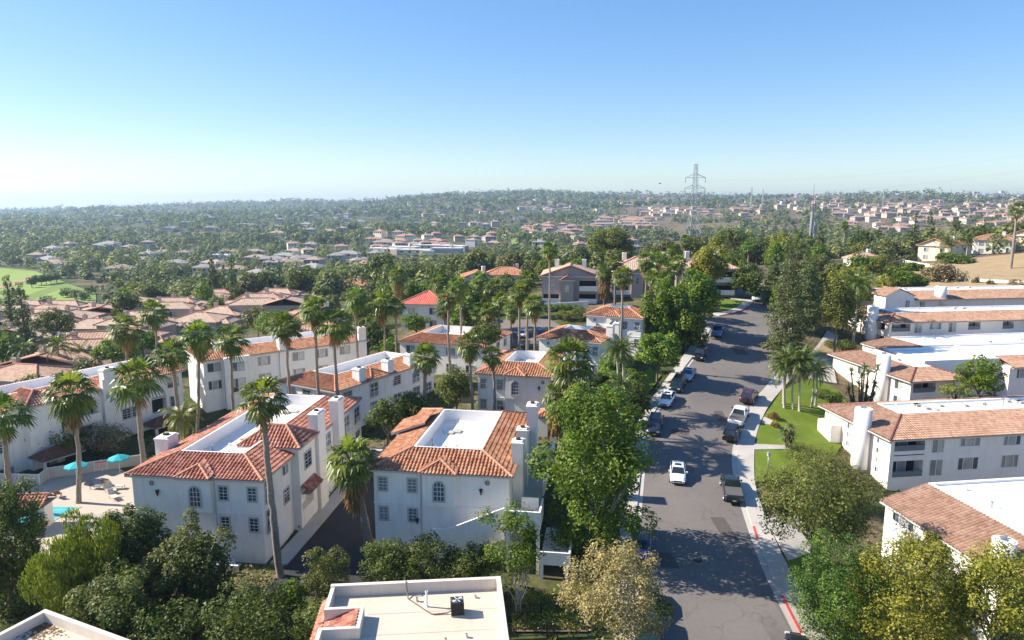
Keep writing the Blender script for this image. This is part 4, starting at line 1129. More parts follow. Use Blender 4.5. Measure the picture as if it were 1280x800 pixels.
# ------------------------------------------------------------------ flat roofs in the foreground
M['deck_seam2'] = mat('cream_seam', (.47, .39, .31), .8, .15, 2)
def front_roofs():
    rot = R(5); c, s = math.cos(rot), math.sin(rot); W, L = 11.7, 19.0
    ox, oy = -12.5 + s * L, 44.3 - c * L
    o = empty('flat_roofed_building', (ox, oy, -2.6), rot, 'flat-roofed white building in the foreground with a condenser on its cream roof', 'building')
    Ht, zd = 7.6, 6.85
    w = MB(); wallbox(w, .003, W - .003, .003, L - .003, -1, zd - .45); w.build('wall', [M['stucco'], M['dark']], o)
    yb0, yb1 = L - 5.2, L - 3.0
    b = MB(); t = .26
    b.box(0, W, L - t, L, zd - .6, Ht + .02); b.box(W - t, W, 0, L - t, zd - .6, Ht)
    b.box(0, t, yb1, L - t, zd - .6, Ht); b.box(t, 2.3, yb1, yb1 + t, zd - .6, Ht + .01); b.box(2.3, 2.3 + t, yb0, yb1 + t, zd - .6, Ht); b.box(t, 2.3, yb0, yb0 + t, zd - .6, Ht + .01); b.box(0, t, 0, yb0 + t, zd - .6, Ht)
    b.build('parapet', M['parapet_cream'], o)
    k = MB(); k.box(-.03, W + .03, L - t - .03, L + .03, Ht + .02, Ht + .07); k.box(W - t - .03, W + .03, 0, L - t - .03, Ht + .02, Ht + .065); k.build('parapet_cap', M['parapet_cream'], o)
    d = MB(); d.box(t, W - t, 0, L - t, zd - .4, zd); d.build('flat_roof', M['deck_cream'], o)
    q = MB()
    for i in range(1, 8): y = t + (L - 2 * t) * i / 8; q.box(2.7, W - t - .1, y - .04, y + .04, zd - .01, zd + .012)
    q.build('membrane_seam', M['deck_seam2'], o)
    T = Tiles(.34, .08, 8); T.plane([(-.4, yb1 + .02, zd - .35), (-.4, yb0 + t - .02, zd - .35), (2.28, yb0 + t, zd + .75), (2.28, yb1, zd + .75)]); T.plane([(-.7, L + .2, zd - .7), (-.7, 0, zd - .7), (-.003, 0, zd - .15), (-.003, L + .2, zd - .15)])
    T.build(o, 'tile_red', 'ridge')
    rng = random.Random(4)
    for (x, y, h) in ((6.6, L - 2.0, 1.15), (7.9, L - 6.0, .3), (6.4, L - 6.8, .45), (9.2, L - 5.6, .25), (9.9, L - 1.2, .2), (5.9, L - 1.3, .3)):
        b = MB(); b.cyl((x, y), .07, zd, zd + h, 10); b.cyl((x, y), .16, zd, zd + .06, 10, .1); b.cyl((x, y), .1, zd + h - .08, zd + h, 10); b.build('vent_pipe', M['deck_cream'] if h < .5 else M['whitetrim'], o)
    b = MB(); b.tube([(5.1, L - .1, Ht + .1), (5.15, L - .4, Ht + .1), (5.2, L - .5, zd + .3), (5.3, L - 1.0, zd + .05), (6.3, L - 2.2, zd + .05), (6.9, L - 2.9, zd + .05), (7.1, L - 3.0, zd + .05), (8.0, L - 3.0, zd + .1), (8.3, L - 3.05, zd + .3)], .045, 6); b.build('refrigerant_line', M['bark'], o)
    # the condenser stands on the roof
    q = Vector((8.65, L - 2.95)); px, py = ox + c * q.x - s * q.y, oy + s * q.x + c * q.y
    a = empty('air_conditioner', (px, py, -2.6 + zd + .0), rot + .05, 'dark grey air conditioning condenser standing on the cream flat roof', 'air conditioner')
    b = MB(); b.box(-.42, .42, -.42, .42, .0, .08); b.build('base_plate', M['concrete'], a)
    b = MB()
    for i in range(11): z = .10 + i * .075; b.box(-.40, .40, -.40, .40, z, z + .05)
    for x in (-.4, .4):
        for y in (-.4, .4): b.box(x - .03, x + .03, y - .03, y + .03, .08, .95)
    b.box(-.36, .36, -.36, .36, .09, .93); b.box(-.42, .42, -.42, .42, .93, .97); b.build('casing', M['blacktrim'], a)
    b = MB(); b.cyl((0, 0), .36, .97, .985, 24); b.build('fan_opening', M['dark'], a)
    b = MB()
    for r_ in (.12, .2, .28, .36): b.tube([(r_ * math.cos(2 * PI * i / 24), r_ * math.sin(2 * PI * i / 24), 1.01) for i in range(25)], .012, 4)
    for i in range(6): a_ = i * PI / 3; b.tube([(0, 0, 1.015), (.38 * math.cos(a_), .38 * math.sin(a_), 1.015)], .012, 4)
    b.cyl((0, 0), .07, 1.0, 1.03, 12); b.build('fan_guard', M['grey_metal'], a)
    # second flat roof, bottom left corner of the photograph
    rot = R(-24); c, s = math.cos(rot), math.sin(rot); W, L = 14, 14
    ox, oy = -31.6 + s * L, 43.0 - c * L
    o = empty('flat_roofed_building', (ox, oy, -2.6), rot, 'flat-roofed building corner with fallen leaves, under the dark trees at the bottom left', 'building')
    Ht, zd = 6.6, 5.9
    w = MB(); wallbox(w, .003, W - .003, .003, L - .003, -1, zd - .45); w.build('wall', [M['stucco'], M['dark']], o)
    b = MB(); t = .3; b.box(0, W, L - t, L, zd - .6, Ht + .02); b.box(0, t, 0, L - t, zd - .6, Ht); b.box(W - t, W, 0, L - t, zd - .6, Ht); b.build('parapet', M['parapet_cream'], o)
    d = MB(); d.box(t, W - t, 0, L - t, zd - .4, zd); d.build('flat_roof', M['deck_cream'], o)
    rng = np.random.default_rng(5); n = 260
    P = np.stack([t + np.abs(rng.normal(0, 1.1, n)) + .05, L - t - .05 - np.abs(rng.normal(0, 1.0, n)), np.full(n, zd + .02)], 1); N = unit(rng, n) * .3 + np.array([0, 0, 1.])
    lf = ob('fallen_leaves', meshof('fallen_leaves', leaves(rng, P, N, .22, .13), np.arange(n * 4).reshape(n, 4), M['deadfrond'], attrs={'tint': rng.uniform(0, .6, n)}), o); lf['kind'] = 'stuff'

def pink_condos():
    # gabled pinkish condos beyond the white rows
    def condo(x, y, z, rot, W, label, gable=True, L=13, Hh=6.6):
        o = empty('condo', (x, y, z), rot, label, 'house')
        w = MB(); wallbox(w, 0, W, 0, L, -4, Hh, {'F': [(W * .66, W * .95, .6, 2.5, 1.5), (W * .66, W * .95, 3.5, 5.6, 1.5), (.3, W * .3, .6, 2.4, 1.5)]})
        if gable: w.add([(0, 0, Hh), (W, 0, Hh), (W / 2, 0, Hh + 2.4)], [(0, 1, 2)])
        wallbox(w, W * .34, W * .56, -1.6, 0, -4, Hh - .8, top=False); a, b = W * .34, W * .56; w.add([(a, -1.6, Hh - .8), (b, -1.6, Hh - .8), ((a + b) / 2, -1.6, Hh + .2)], [(0, 1, 2)])
        w.build('wall', [M['stucco_tan2'], M['dark']], o)
        T = Tiles(.5, .06, 5); hip_roof(T, 0, W, 0, L, Hh + .02, 2.5, .5, 'y' if gable else 'x', gable='F' if gable else ''); hip_roof(T, a, b, -1.6, 1, Hh - .75, 1.0, .3, 'y', gable='FB'); T.build(o, 'tile_tan', 'ridge', tr='whitetrim')
        win(o, 'F', -1.6, (a + b) / 2, 3.9, .8, 1.6, 'arch'); win(o, 'F', 0, W * .16, Hh - 1.6, 1.2, 1.3, 'slide', 'whitetrim')
        for z in (.6, 3.5):
            b_ = MB(); b_.box(W * .66, W * .97, -1.2, 0, z - .2, z); b_.box(W * .66, W * .97, -1.25, -1.15, z, z + .95); b_.build('balcony', M['whitetrim'], o)
        b_ = MB(); b_.box(-.1, W * .32, -1.2, 0, .4, .6); b_.box(-.1, W * .32, -1.25, -1.15, .6, 1.5); b_.build('balcony', M['whitetrim'], o)
        for i in range(2): chimney(o, W * (.2 + .5 * i), W * (.2 + .5 * i) + 1.0, L * .6, L * .6 + 1.0, Hh, Hh + 3.4)
        return o
    condo(7.0, 161, 8.0, R(-6), 13.2, 'mauve-grey gabled condo with balconies, left of the tall thin palm grove', True)
    condo(24, 164, 9.6, R(-6), 12.5, 'mauve-grey condo whose long roof shows between the fan palms', False, 12, 6.4)
    condo(38, 160, 10.2, R(-8), 13.5, 'mauve-grey condo behind the autumn-yellow tree by the street', False, 12, 6.4)

M['stucco_tan2'] = mat('mauve_grey_siding', (.42, .34, .32), .9, .06, .5, spec=.2)

def all_buildings():
    b1(); b2(); b3(); b4(); b5(); b6(); bC(); bA2(); rights(); front_roofs(); pink_condos()
# ------------------------------------------------------------------ roads, kerbs, lawns, pool deck
def G(px, py): p = ground(px, py); return Vector((p.x, p.y))
def smooth(pts, k=5):
    out = []; n = len(pts)
    for i in range(n - 1):
        p0, p1, p2, p3 = pts[max(i - 1, 0)], pts[i], pts[i + 1], pts[min(i + 2, n - 1)]
        for j in range(k):
            t = j / k; out.append(.5 * ((2 * p1) + (p2 - p0) * t + (2 * p0 - 5 * p1 + 4 * p2 - p3) * t * t + (3 * p1 - p0 - 3 * p2 + p3) * t ** 3))
    return out + [pts[-1]]
def offset(line, d):
    out = []
    for i, p in enumerate(line):
        t = (line[min(i + 1, len(line) - 1)] - line[max(i - 1, 0)]).normalized(); out.append(p + Vector((t.y, -t.x)) * d)
    return out
KR = smooth([G(*p) for p in ((1022, 840), (1003, 798), (960, 710), (932, 632), (922, 590), (921, 566), (925, 548), (932, 530), (940, 514), (950, 498), (971, 473), (983, 452), (983, 430), (977, 408), (970, 388), (966, 372))] + [Vector((63.5, 178)), Vector((68, 200))])
KL = smooth([G(*p) for p in ((795, 840), (793, 780), (792, 700), (796, 640), (801, 590), (806, 555), (812, 528), (823, 508), (838, 485), (852, 465), (866, 446), (880, 426), (889, 411))])
KF = smooth([G(*p) for p in ((899, 395), (912, 393), (926, 389), (936, 383), (940, 376))] + [Vector((51.5, 158)), Vector((56, 178)), Vector((61, 200))])
def setting():
    side = [KL[-1] + Vector((-12, 5)), KF[0] + Vector((-12, 4))]
    poly = KR + KF[::-1] + side[::-1] + KL[::-1]
    tag(drape('road', poly, .0, M['asphalt'], 2.0), 'grey asphalt street running uphill')
    # right-hand pavement with kerb, slab edges show as the kerb
    ro = smooth([G(*p) for p in ((1060, 830), (1035, 798), (985, 710), (958, 650), (944, 606), (943, 560), (946, 543), (953, 523), (963, 505), (976, 489), (996, 466))])
    k = [p for p in KR if p.y < ro[-1].y - 1]
    tag(drape('pavement', k + ro[::-1], .14, M['concrete'], 1.6, thick=.4), 'pale concrete pavement beside the street')
    k2 = [p for p in KR if p.y > ro[-1].y - 3]
    drape('pavement', k2 + offset(k2, 1.7)[::-1], .14, M['concrete'], 2.5, thick=.4)
    drape('pavement', KL + offset(KL, -1.5)[::-1], .14, M['concrete'], 1.8, thick=.4)
    drape('pavement', KF + offset(KF, -1.8)[::-1], .14, M['concrete'], 1.8, thick=.4)
    drape('gutter', offset(KR, -.55) + KR[::-1], .02, M['concrete'], 1.5); drape('gutter', KL + offset(KL, .5)[::-1], .02, M['concrete'], 1.5)
    for i, (px, py, r_) in enumerate(((872, 700, .36), (880, 560, .36), (893, 470, .34))):
        p = ground(px, py); b = MB(); b.cyl((0, 0), r_, -.02, .012, 20); b.cyl((0, 0), r_ + .06, -.02, .008, 20); tag(b.build('manhole_cover', M['asphalt_dark'], None, loc=(p.x, p.y, p.z)), ('manhole cover in the shaded near part of the street', 'manhole cover in the street by the moving white sedan', 'manhole cover in the upper bend of the street')[i], 'manhole cover', 'manhole covers')
    rng = random.Random(6)
    for px, py, w_, l_ in ((905, 660, 1.6, 4.0), (850, 540, 2.2, 1.6), (900, 520, 1.2, 3.2), (835, 700, 1.3, 2.6), (925, 440, 2.5, 3.0)):
        p = ground(px, py); drape('road_patch', [Vector((p.x + sx * w_ / 2 + rng.uniform(-.2, .2), p.y + sy * l_ / 2 + rng.uniform(-.2, .2))) for sx, sy in ((-1, -1), (1, -1), (1, 1), (-1, 1))], .012, M['asphalt_patch'], 1.0)
    def red(a, b):
        s = [p for p in KR if a <= p.y <= b]
        drape('kerb_paint', offset(s, -.015) + offset(s, .2)[::-1], .148, M['redpaint'], 1.0, thick=.15)
    red(38, 54.5); red(61.5, 66.2)
    sF = KF[2:16]; drape('kerb_paint', offset(sF, .02) + offset(sF, -.2)[::-1], .148, M['redpaint'], 1.0, thick=.15)
    # expansion joints of the pavement are modelled as thin grooves of shadow-free mortar strips
    def P(*q): return [G(*p) for p in q]
    drape('lawn', P((944, 603), (943, 561), (947, 541), (954, 522), (976, 490), (1000, 478), (1016, 473), (1046, 488), (1072, 520), (1060, 545), (1040, 575), (985, 600)), .09, M['lawn'], 2.0)
    drape('lawn', P((1040, 800), (984, 708), (975, 700), (1000, 690), (1100, 720), (1150, 800)), .09, M['lawn'], 2.0)
    drape('path', P((943, 563), (943, 556), (984, 558), (990, 563)), .15, M['concrete'], 1.5, thick=.2)
    drape('path', P((952, 530), (955, 522), (966, 527), (963, 532)), .15, M['concrete'], 1.5, thick=.2)
    drape('path', P((955, 648), (1000, 640), (1020, 690), (985, 702)), .12, M['concrete'], 1.5, thick=.2)
    drape('driveway', P((1012, 474), (1004, 455), (1025, 428), (1034, 414), (1048, 420), (1040, 450), (1046, 480)), .13, M['concrete'], 2.0, thick=.2)
    drape('lawn', P((1014, 446), (1034, 424), (1052, 438), (1048, 450)), .16, M['dry'], 2.0)
    drape('lawn', P((898, 393), (934, 384), (934, 372), (900, 376)), .1, M['lawn'], 2.0)
    drape('lawn', P((786, 510), (815, 487), (826, 470), (812, 460), (790, 482)), .1, M['lawn'], 2.0)
    drape('path', P((775, 500), (800, 500), (808, 493), (780, 492)), .14, M['concrete'], 1.5, thick=.2)
    # drive between the two front townhouses
    A = [Vector(p) for p in ((-21.0, 53.5), (-13.0, 53.5), (-12.7, 61), (-10.6, 79), (-14.5, 86.5), (-16.6, 86.5), (-20.4, 58))]
    drape('driveway', A, .0, M['asphalt_dark'], 2.0)
    drape('gutter', [Vector(p) for p in ((-21.9, 58.2), (-20.3, 58), (-16.4, 85), (-18.0, 85.3))], .12, M['concrete'], 2.0, thick=.3)
    # car park behind the white rows and its walls
    drape('car_park', [Vector(p) for p in ((-8, 130), (9, 126), (13, 131), (8, 146), (-8, 150))], .05, M['asphalt'], 3.0)
    # pool deck (flat), pool
    D = [onz(px, py, -.85) for px, py in ((-60, 604), (50, 607), (60, 598), (178, 580), (176, 604), (172, 660), (130, 668), (60, 705), (-60, 712))]
    drape('pool_deck', [Vector((p.x, p.y)) for p in D], 0, M['pooldeck'], 2.5, flat=-.85, thick=1.2)
    Q = [onz(px, py, -.82) for px, py in ((14, 634), (98, 634), (66, 650), (10, 653))]
    Q = [Vector((p.x, p.y)) for p in Q]
    c = sum(Q, Vector((0, 0))) / 4
    rim = [c + (p - c) * 1.09 for p in Q]
    drape('pool_coping', rim, 0, M['concrete'], 2, flat=-.80, thick=.1)
    drape('pool_water', Q, 0, M['water'], 2, flat=-.79)
    # fairway, bare slope on the right
    drape('fairway', P((-40, 334), (45, 339), (76, 351), (120, 367), (120, 384), (30, 388), (-40, 389)), .2, M['fairway_rough'], 9)
    drape('fairway', P((-30, 332), (0, 336), (45, 340), (62, 349), (70, 357), (30, 372), (-30, 372)), .25, M['fairway'], 9)
    drape('fairway', P((30, 378), (80, 361), (115, 368), (110, 378), (60, 386), (32, 385)), .25, M['fairway'], 9)
    drape('fairway_path', P((-30, 362), (10, 356), (38, 346), (45, 348), (14, 359), (-30, 367)), .4, M['dry'], 9)
    drape('bare_slope', [Vector(p) for p in ((104, 172), (118, 168), (150, 170), (210, 180), (220, 245), (160, 246), (122, 230), (116, 205))], .2, M['dry'], 6)
    drape('bare_slope', P((632, 293), (650, 293), (648, 305), (640, 306)), .8, M['fairway'], 12)
    drape('planting_bed', P((640, 790), (640, 750), (690, 742), (728, 752), (735, 790)), .05, M['dirt'], 2)

M['pole_grey'] = mat('dull_grey_steel', (.20, .205, .21), .7, .1, 2)
M['fairway_rough'] = lawn('fairway_rough_grass', (.11, .165, .035), (.155, .215, .05), (.21, .26, .075))
# ------------------------------------------------------------------ vehicles
_wheel = {}
def wheel_meshes(r, w):
    k = (r, w)
    if k not in _wheel:
        b = MB(); b.cyl((0, 0), r, -w / 2, w / 2, 22); t = b.mesh('tyre', M['rubber'], False)
        b = MB(); b.cyl((0, 0), r * .64, -w / 2 - .012, w / 2 + .012, 16)
        for i in range(5): a = i * 2 * PI / 5; b.tube([(0, 0, w / 2 + .02), (r * .6 * math.cos(a), r * .6 * math.sin(a), w / 2 + .02)], .04, 4)
        _wheel[k] = (t, b.mesh('rim', M['rim']))
    return _wheel[k]

def loft(secs):
    """secs: (x, halfwidth, zbottom, zshoulder, ztop)"""
    v = []; f = []; n = 0
    for (x, w, zb, zs, zt) in secs:
        h = [(0, zb), (w - .14, zb), (w - .02, zb + .12), (w, (zb + zs) / 2), (w - .015, zs - .1), (w - .08, zs), (w * .62, zs + (zt - zs) * .75), (0, zt)]
        ring = [(x, -y, z) for y, z in h] + [(x, y, z) for y, z in h[-2:0:-1]]
        n = len(ring); v += ring
    for i in range(len(secs) - 1):
        for k in range(n): a, b = i * n + k, i * n + (k + 1) % n; f.append((a, b, b + n, a + n))
    f.append(tuple(range(n - 1, -1, -1))); f.append(tuple(range((len(secs) - 1) * n, len(secs) * n)))
    return v, f

def patch(P, e=.012, s=.9):
    """a pane inset in quad P, lifted off it"""
    P = [Vector(p) for p in P]; c = sum(P, Vector()) / len(P); n = (P[1] - P[0]).cross(P[-1] - P[0]).normalized()
    return [c + (p - c) * s + n * e for p in P]

_cars = {}
def car_parts(kind, paint):
    k = (kind, paint)
    if k in _cars: return _cars[k]
    out = []
    if kind == 'sedan': L, W, H_, belt, r = 4.6, 1.8, 1.44, .92, .33; cab = (-2.05, 1.05, -1.05, .25); hood = .88; zb = .24
    elif kind == 'suv': L, W, H_, belt, r = 4.5, 1.84, 1.72, 1.05, .36; cab = (-2.12, 1.0, -1.85, .35); hood = 1.02; zb = .28
    else: L, W, H_, belt, r = 5.7, 2.0, 1.86, 1.15, .40; cab = (-.75, 1.25, -.45, .55); hood = 1.13; zb = .36
    h = L / 2; w = W / 2; f0 = belt - .02
    if kind == 'pickup':
        S_ = [(-h, w - .08, zb + .2, 1.05, 1.07), (-h + .06, w - .02, zb + .05, 1.12, 1.14), (-h + 1.2, w, zb, 1.14, 1.15), (-.8, w, zb, belt, belt + .01), (.9, w, zb, belt, belt + .02), (1.5, w, zb, belt - .03, hood + .04), (h - .35, w - .03, zb, hood - .1, hood + .01), (h - .08, w - .08, zb + .06, hood - .22, hood - .12), (h, w - .16, zb + .14, hood - .34, hood - .26)]
    elif kind == 'suv':
        S_ = [(-h, w - .10, zb + .14, .82, .92), (-h + .08, w - .04, zb + .04, .98, 1.02), (-h + .5, w, zb, belt, belt + .02), (.9, w, zb, belt, belt + .03), (1.3, w, zb, belt - .06, hood + .05), (h - .35, w - .04, zb, hood - .14, hood - .02), (h - .08, w - .12, zb + .05, hood - .26, hood - .16), (h, w - .24, zb + .12, hood - .4, hood - .32)]
    else:
        S_ = [(-h, w - .16, zb + .16, .72, .84), (-h + .1, w - .06, zb + .05, .88, .96), (-h + .6, w, zb, belt, 1.0), (-1.5, w, zb, belt, 1.0), (.8, w, zb, belt - .02, .96), (1.2, w, zb, belt - .07, hood + .04), (h - .5, w - .05, zb, hood - .16, hood - .08), (h - .12, w - .13, zb + .02, hood - .28, hood - .22), (h, w - .28, zb + .1, hood - .42, hood - .36)]
    v, f = loft(S_); out.append(('body', meshof('body', v, f, M[paint], smooth=True), []))
    b0, b1, t0, t1 = cab; zr = H_ - .05; wb, wt = w - .09, w - .26; z0 = belt - .03
    B = [(b0, -wb, z0), (b1, -wb, z0), (b1, wb, z0), (b0, wb, z0)]; T = [(t0, -wt, zr), (t1, -wt, zr), (t1, wt, zr), (t0, wt, zr)]
    R_ = [(t0 + .12, -wt + .14, H_), (t1 - .14, -wt + .14, H_), (t1 - .14, wt - .14, H_), (t0 + .12, wt - .14, H_)]
    c = MB(); c.add(B + T + R_, [(i, (i + 1) % 4, (i + 1) % 4 + 4, i + 4) for i in range(4)] + [(i + 4, (i + 1) % 4 + 4, (i + 1) % 4 + 8, i + 8) for i in range(4)] + [(8, 9, 10, 11)])
    out.append(('cabin', c.mesh('cabin', M[paint]), []))
    def pane(nm, q, s=.9): m = MB(); m.add(patch(q, .012, s), [tuple(range(len(q)))]); out.append((nm, m.mesh(nm, M['carglass']), []))
    pane('windscreen', [B[1], B[2], T[2], T[1]], .92); pane('rear_window', [B[3], B[0], T[0], T[3]], .86)
    for sg, (a, b, cc, d) in ((-1, (B[0], B[1], T[1], T[0])), (1, (B[2], B[3], T[3], T[2]))):
        A_, B_, C_, D_ = [Vector(x) for x in (a, b, cc, d)]
        m1, m2 = A_.lerp(B_, .5), D_.lerp(C_, .5); pane('side_window', [A_, m1, m2, D_], .88); pane('side_window', [m1, B_, C_, m2], .88)
    if kind == 'suv':
        m = MB()
        for y in (-wt + .1, wt - .1): m.tube([(t0 + .3, y, H_ + .05), (t1 - .3, y, H_ + .05)], .025, 5)
        out.append(('roof_rail', m.mesh('roof_rail', M['blacktrim']), []))
        m = MB(); m.cyl((0, 0), .33, 0, .17, 18); me = m.mesh('spare_wheel', M['rubber']); out.append(('spare_wheel', me, [('loc', (-h - .02, .0, .95)), ('rot', (0, -PI / 2, 0))]))
    if kind == 'sedan':
        m = MB(); m.box(-.55, .0, -.38, .38, H_ + .003, H_ + .012); out.append(('sunroof', m.mesh('sunroof', M['carglass']), []))
    if kind == 'pickup':
        m = MB(); m.box(-h + .12, b0 - .02, -w + .14, w - .14, 1.12, 1.185); out.append(('bed_cover', m.mesh('bed_cover', M['bedcover']), []))
        m = MB(); m.box(-h - .012, -h + .05, -w + .2, w - .2, .66, 1.06); out.append(('tailgate', m.mesh('tailgate', M[paint]), []))
    for sg in (-1, 1):
        zf = hood - .32; m = MB(); m.box(h - .2, h - .015, sg * (w - .30) - .17, sg * (w - .30) + .17, zf - .06, zf + .09); out.append(('headlight', m.mesh('headlight', M['headlamp']), []))
        m = MB(); zt = belt - .25; m.box(-h - .02 + (.05 if kind == 'pickup' else .03), -h + .16, sg * (w - .2) - .1, sg * (w - .2) + .1, zt - (.18 if kind != 'sedan' else .08), zt + .12); out.append(('tail_light', m.mesh('tail_light', M['taillamp']), []))
        m = MB(); m.box(b1 - .45, b1 - .27, sg * (w + .08) - .1, sg * (w + .08) + .1, belt + .0, belt + .16); out.append(('wing_mirror', m.mesh('wing_mirror', M[paint] if kind == 'sedan' else M['blacktrim']), []))
    m = MB(); m.box(h - .12, h + .03, -w + .32, w - .32, zb + .03, zb + .2); m.box(h - .2, h + .0, -.42, .42, hood - .40, hood - .24); out.append(('grille', m.mesh('grille', M['blacktrim']), []))
    m = MB(); m.box(-h - .04, -h + .14, -w + .16, w - .16, zb + .1, zb + .27); out.append(('bumper', m.mesh('bumper', M['blacktrim']), []))
    m = MB(); m.box(-h - .055, -h - .0, -.17, .17, .62 if kind != 'pickup' else .52, .74 if kind != 'pickup' else .63); out.append(('number_plate', m.mesh('number_plate', M['plate']), []))
    _cars[k] = (out, L, W, r); return _cars[k]

def car(kind, paint, x, y, heading, label, cat='car', group='cars parked along the street', name=None):
    """heading: direction of the nose, radians from +X"""
    parts, L, W, r = car_parts(kind, paint)
    z = H(x, y) + .02; fx, fy = math.cos(heading), math.sin(heading)
    o = empty(name or {'sedan': 'sedan', 'suv': 'suv', 'pickup': 'pickup_truck'}[kind], (x, y, z), heading, label, cat, group)
    pit = math.atan2(H(x - fx, y - fy) - H(x + fx, y + fy), 2); rol = math.atan2(H(x - fy, y + fx) - H(x + fy, y - fx), 2)
    o.rotation_euler = (rol * .6, pit, heading)
    for nm, me, tr in parts:
        p = ob(nm, me, o)
        for k_, v_ in tr:
            if k_ == 'loc': p.location = v_
            else: p.rotation_euler = v_
    t, rm = wheel_meshes(r, .23)
    for sx in (-1, 1):
        for sy in (-1, 1):
            wx = sx * L * (.305 if kind != 'pickup' else .315); q = ob('wheel', t, o, (wx, sy * (W / 2 - .10), r)); q.rotation_euler = (-sy * PI / 2, 0, 0); ob('rim', rm, q)
    return o

for n_, c_, m_ in (('white', (.80, .80, .80), 0), ('black', (.012, .013, .016), .2), ('darkgrey', (.035, .04, .05), .4), ('maroon', (.085, .018, .03), .3), ('teal', (.012, .035, .042), .3), ('paleblue', (.36, .46, .60), .4), ('blue', (.03, .10, .26), .4), ('bluetruck', (.07, .14, .30), .4), ('silver', (.52, .55, .58), .6), ('red', (.50, .03, .07), .1)):
    M['p_' + n_] = carpaint('car_paint_' + n_, c_, m_)
M['bedcover'] = mat('bed_cover_vinyl', (.10, .095, .09), .7, .05, 3)

def along(line, y):
    i = min(range(len(line) - 1), key=lambda i: abs((line[i].y + line[i + 1].y) / 2 - y)); t = (line[i + 1] - line[i]).normalized(); return t
def vehicles():
    def dirR(y): t = along(KR, y); return math.atan2(t.y, t.x)
    def dirL(y): t = along(KL, y); return math.atan2(t.y, t.x)
    def put(kind, paint, px, py, line, label, cat, flip=False, **k):
        p = ground(px, py); d = (dirR if line == 'R' else dirL)(p.y) + (PI if flip else 0)
        return car(kind, paint, p.x, p.y, d, label, cat, **k)
    put('sedan', 'p_white', 847, 596, 'L', 'white sedan driving down the middle of the street toward the viewer', 'car', True, group='moving cars')
    put('pickup', 'p_darkgrey', 914, 617, 'R', 'dark grey pickup truck with covered bed at the right kerb', 'pickup truck')
    put('suv', 'p_black', 914, 545, 'R', 'black car parked right behind the white pickup truck', 'car', name='hatchback')
    put('pickup', 'p_white', 923, 525, 'R', 'white pickup truck with dark bed cover at the right kerb', 'pickup truck')
    put('suv', 'p_maroon', 936, 500, 'R', 'maroon suv with a spare wheel on its tail, ahead of the white pickup', 'car')
    put('sedan', 'p_white', 834, 503, 'L', 'white sedan parked at the left kerb beside the green verge', 'car', True)
    put('suv', 'p_teal', 847, 485, 'L', 'dark teal suv parked between the white and the pale blue sedan', 'car', True)
    put('sedan', 'p_paleblue', 860, 472, 'L', 'pale blue sedan parked behind the dark teal suv', 'car', True)
    put('suv', 'p_black', 875, 447, 'L', 'black suv parked alone in tree shade at the left kerb', 'car', True)
    put('pickup', 'p_bluetruck', 897, 418, 'L', 'blue pickup truck parked near the side street corner', 'pickup truck', True)
    put('pickup', 'p_white', 945, 375, 'R', 'white pickup truck high up the street beyond the corner', 'pickup truck', True)
    put('sedan', 'p_red', 966, 428, 'R', 'red car half hidden behind the tall dark pine', 'car')
    put('sedan', 'p_blue', 801, 690, 'L', 'deep blue sedan in the shade under the big sycamore', 'car', True)
    put('sedan', 'p_silver', 812, 764, 'L', 'silver sedan seen through the sparse yellowish tree', 'car', True)
    put('suv', 'p_teal', 809, 798, 'L', 'dark car behind the yellowish tree at the bottom edge', 'car', True)
    put('suv', 'p_darkgrey', 818, 537, 'L', 'dark grey car just above the big sycamore crown at left kerb', 'car', True)
    put('sedan', 'p_black', 1003, 826, 'R', 'black car at the red kerb, cut by the bottom edge', 'car')
    for i, (x, y, p, l) in enumerate(((-4.5, 137, 'p_silver', 'silver sedan leftmost in the far car park'), (-1.2, 136, 'p_darkgrey', 'dark grey sedan second in the far car park'), (2.2, 135, 'p_white', 'white sedan third in the far car park'), (6.0, 134, 'p_teal', 'dark teal sedan rightmost in the far car park'))):
        car('sedan', p, x, y, R(80), l, 'car', 'cars in the far car park')

# ------------------------------------------------------------------ street and pool furniture
def umbrella(x, y, z, r, label, h=2.3):
    o = empty('patio_umbrella', (x, y, z), 0, label, 'umbrella', 'patio umbrellas by the pool')
    b = MB(); b.cyl((0, 0), .03, 0, h + .1, 8); b.build('pole', M['whitetrim'], o)
    b = MB(); b.cyl((0, 0), .25, 0, .08, 14, .2); b.build('base', M['concrete'], o)
    n = 8; v = [(0, 0, h + .05)]; f = []
    for k, (q, dz) in enumerate(((.5, -.16), (1, -.42))): v += [(r * q * math.cos(2 * PI * i / n), r * q * math.sin(2 * PI * i / n), h + dz) for i in range(n)]
    v += [(r * math.cos(2 * PI * i / n), r * math.sin(2 * PI * i / n), h - .58) for i in range(n)]
    for i in range(n):
        j = (i + 1) % n; f += [(0, 1 + i, 1 + j), (1 + i, 1 + n + i, 1 + n + j, 1 + j), (1 + n + i, 1 + 2 * n + i, 1 + 2 * n + j, 1 + n + j)]
    ob('canopy', meshof('canopy', v, f, M['teal']), o); return o

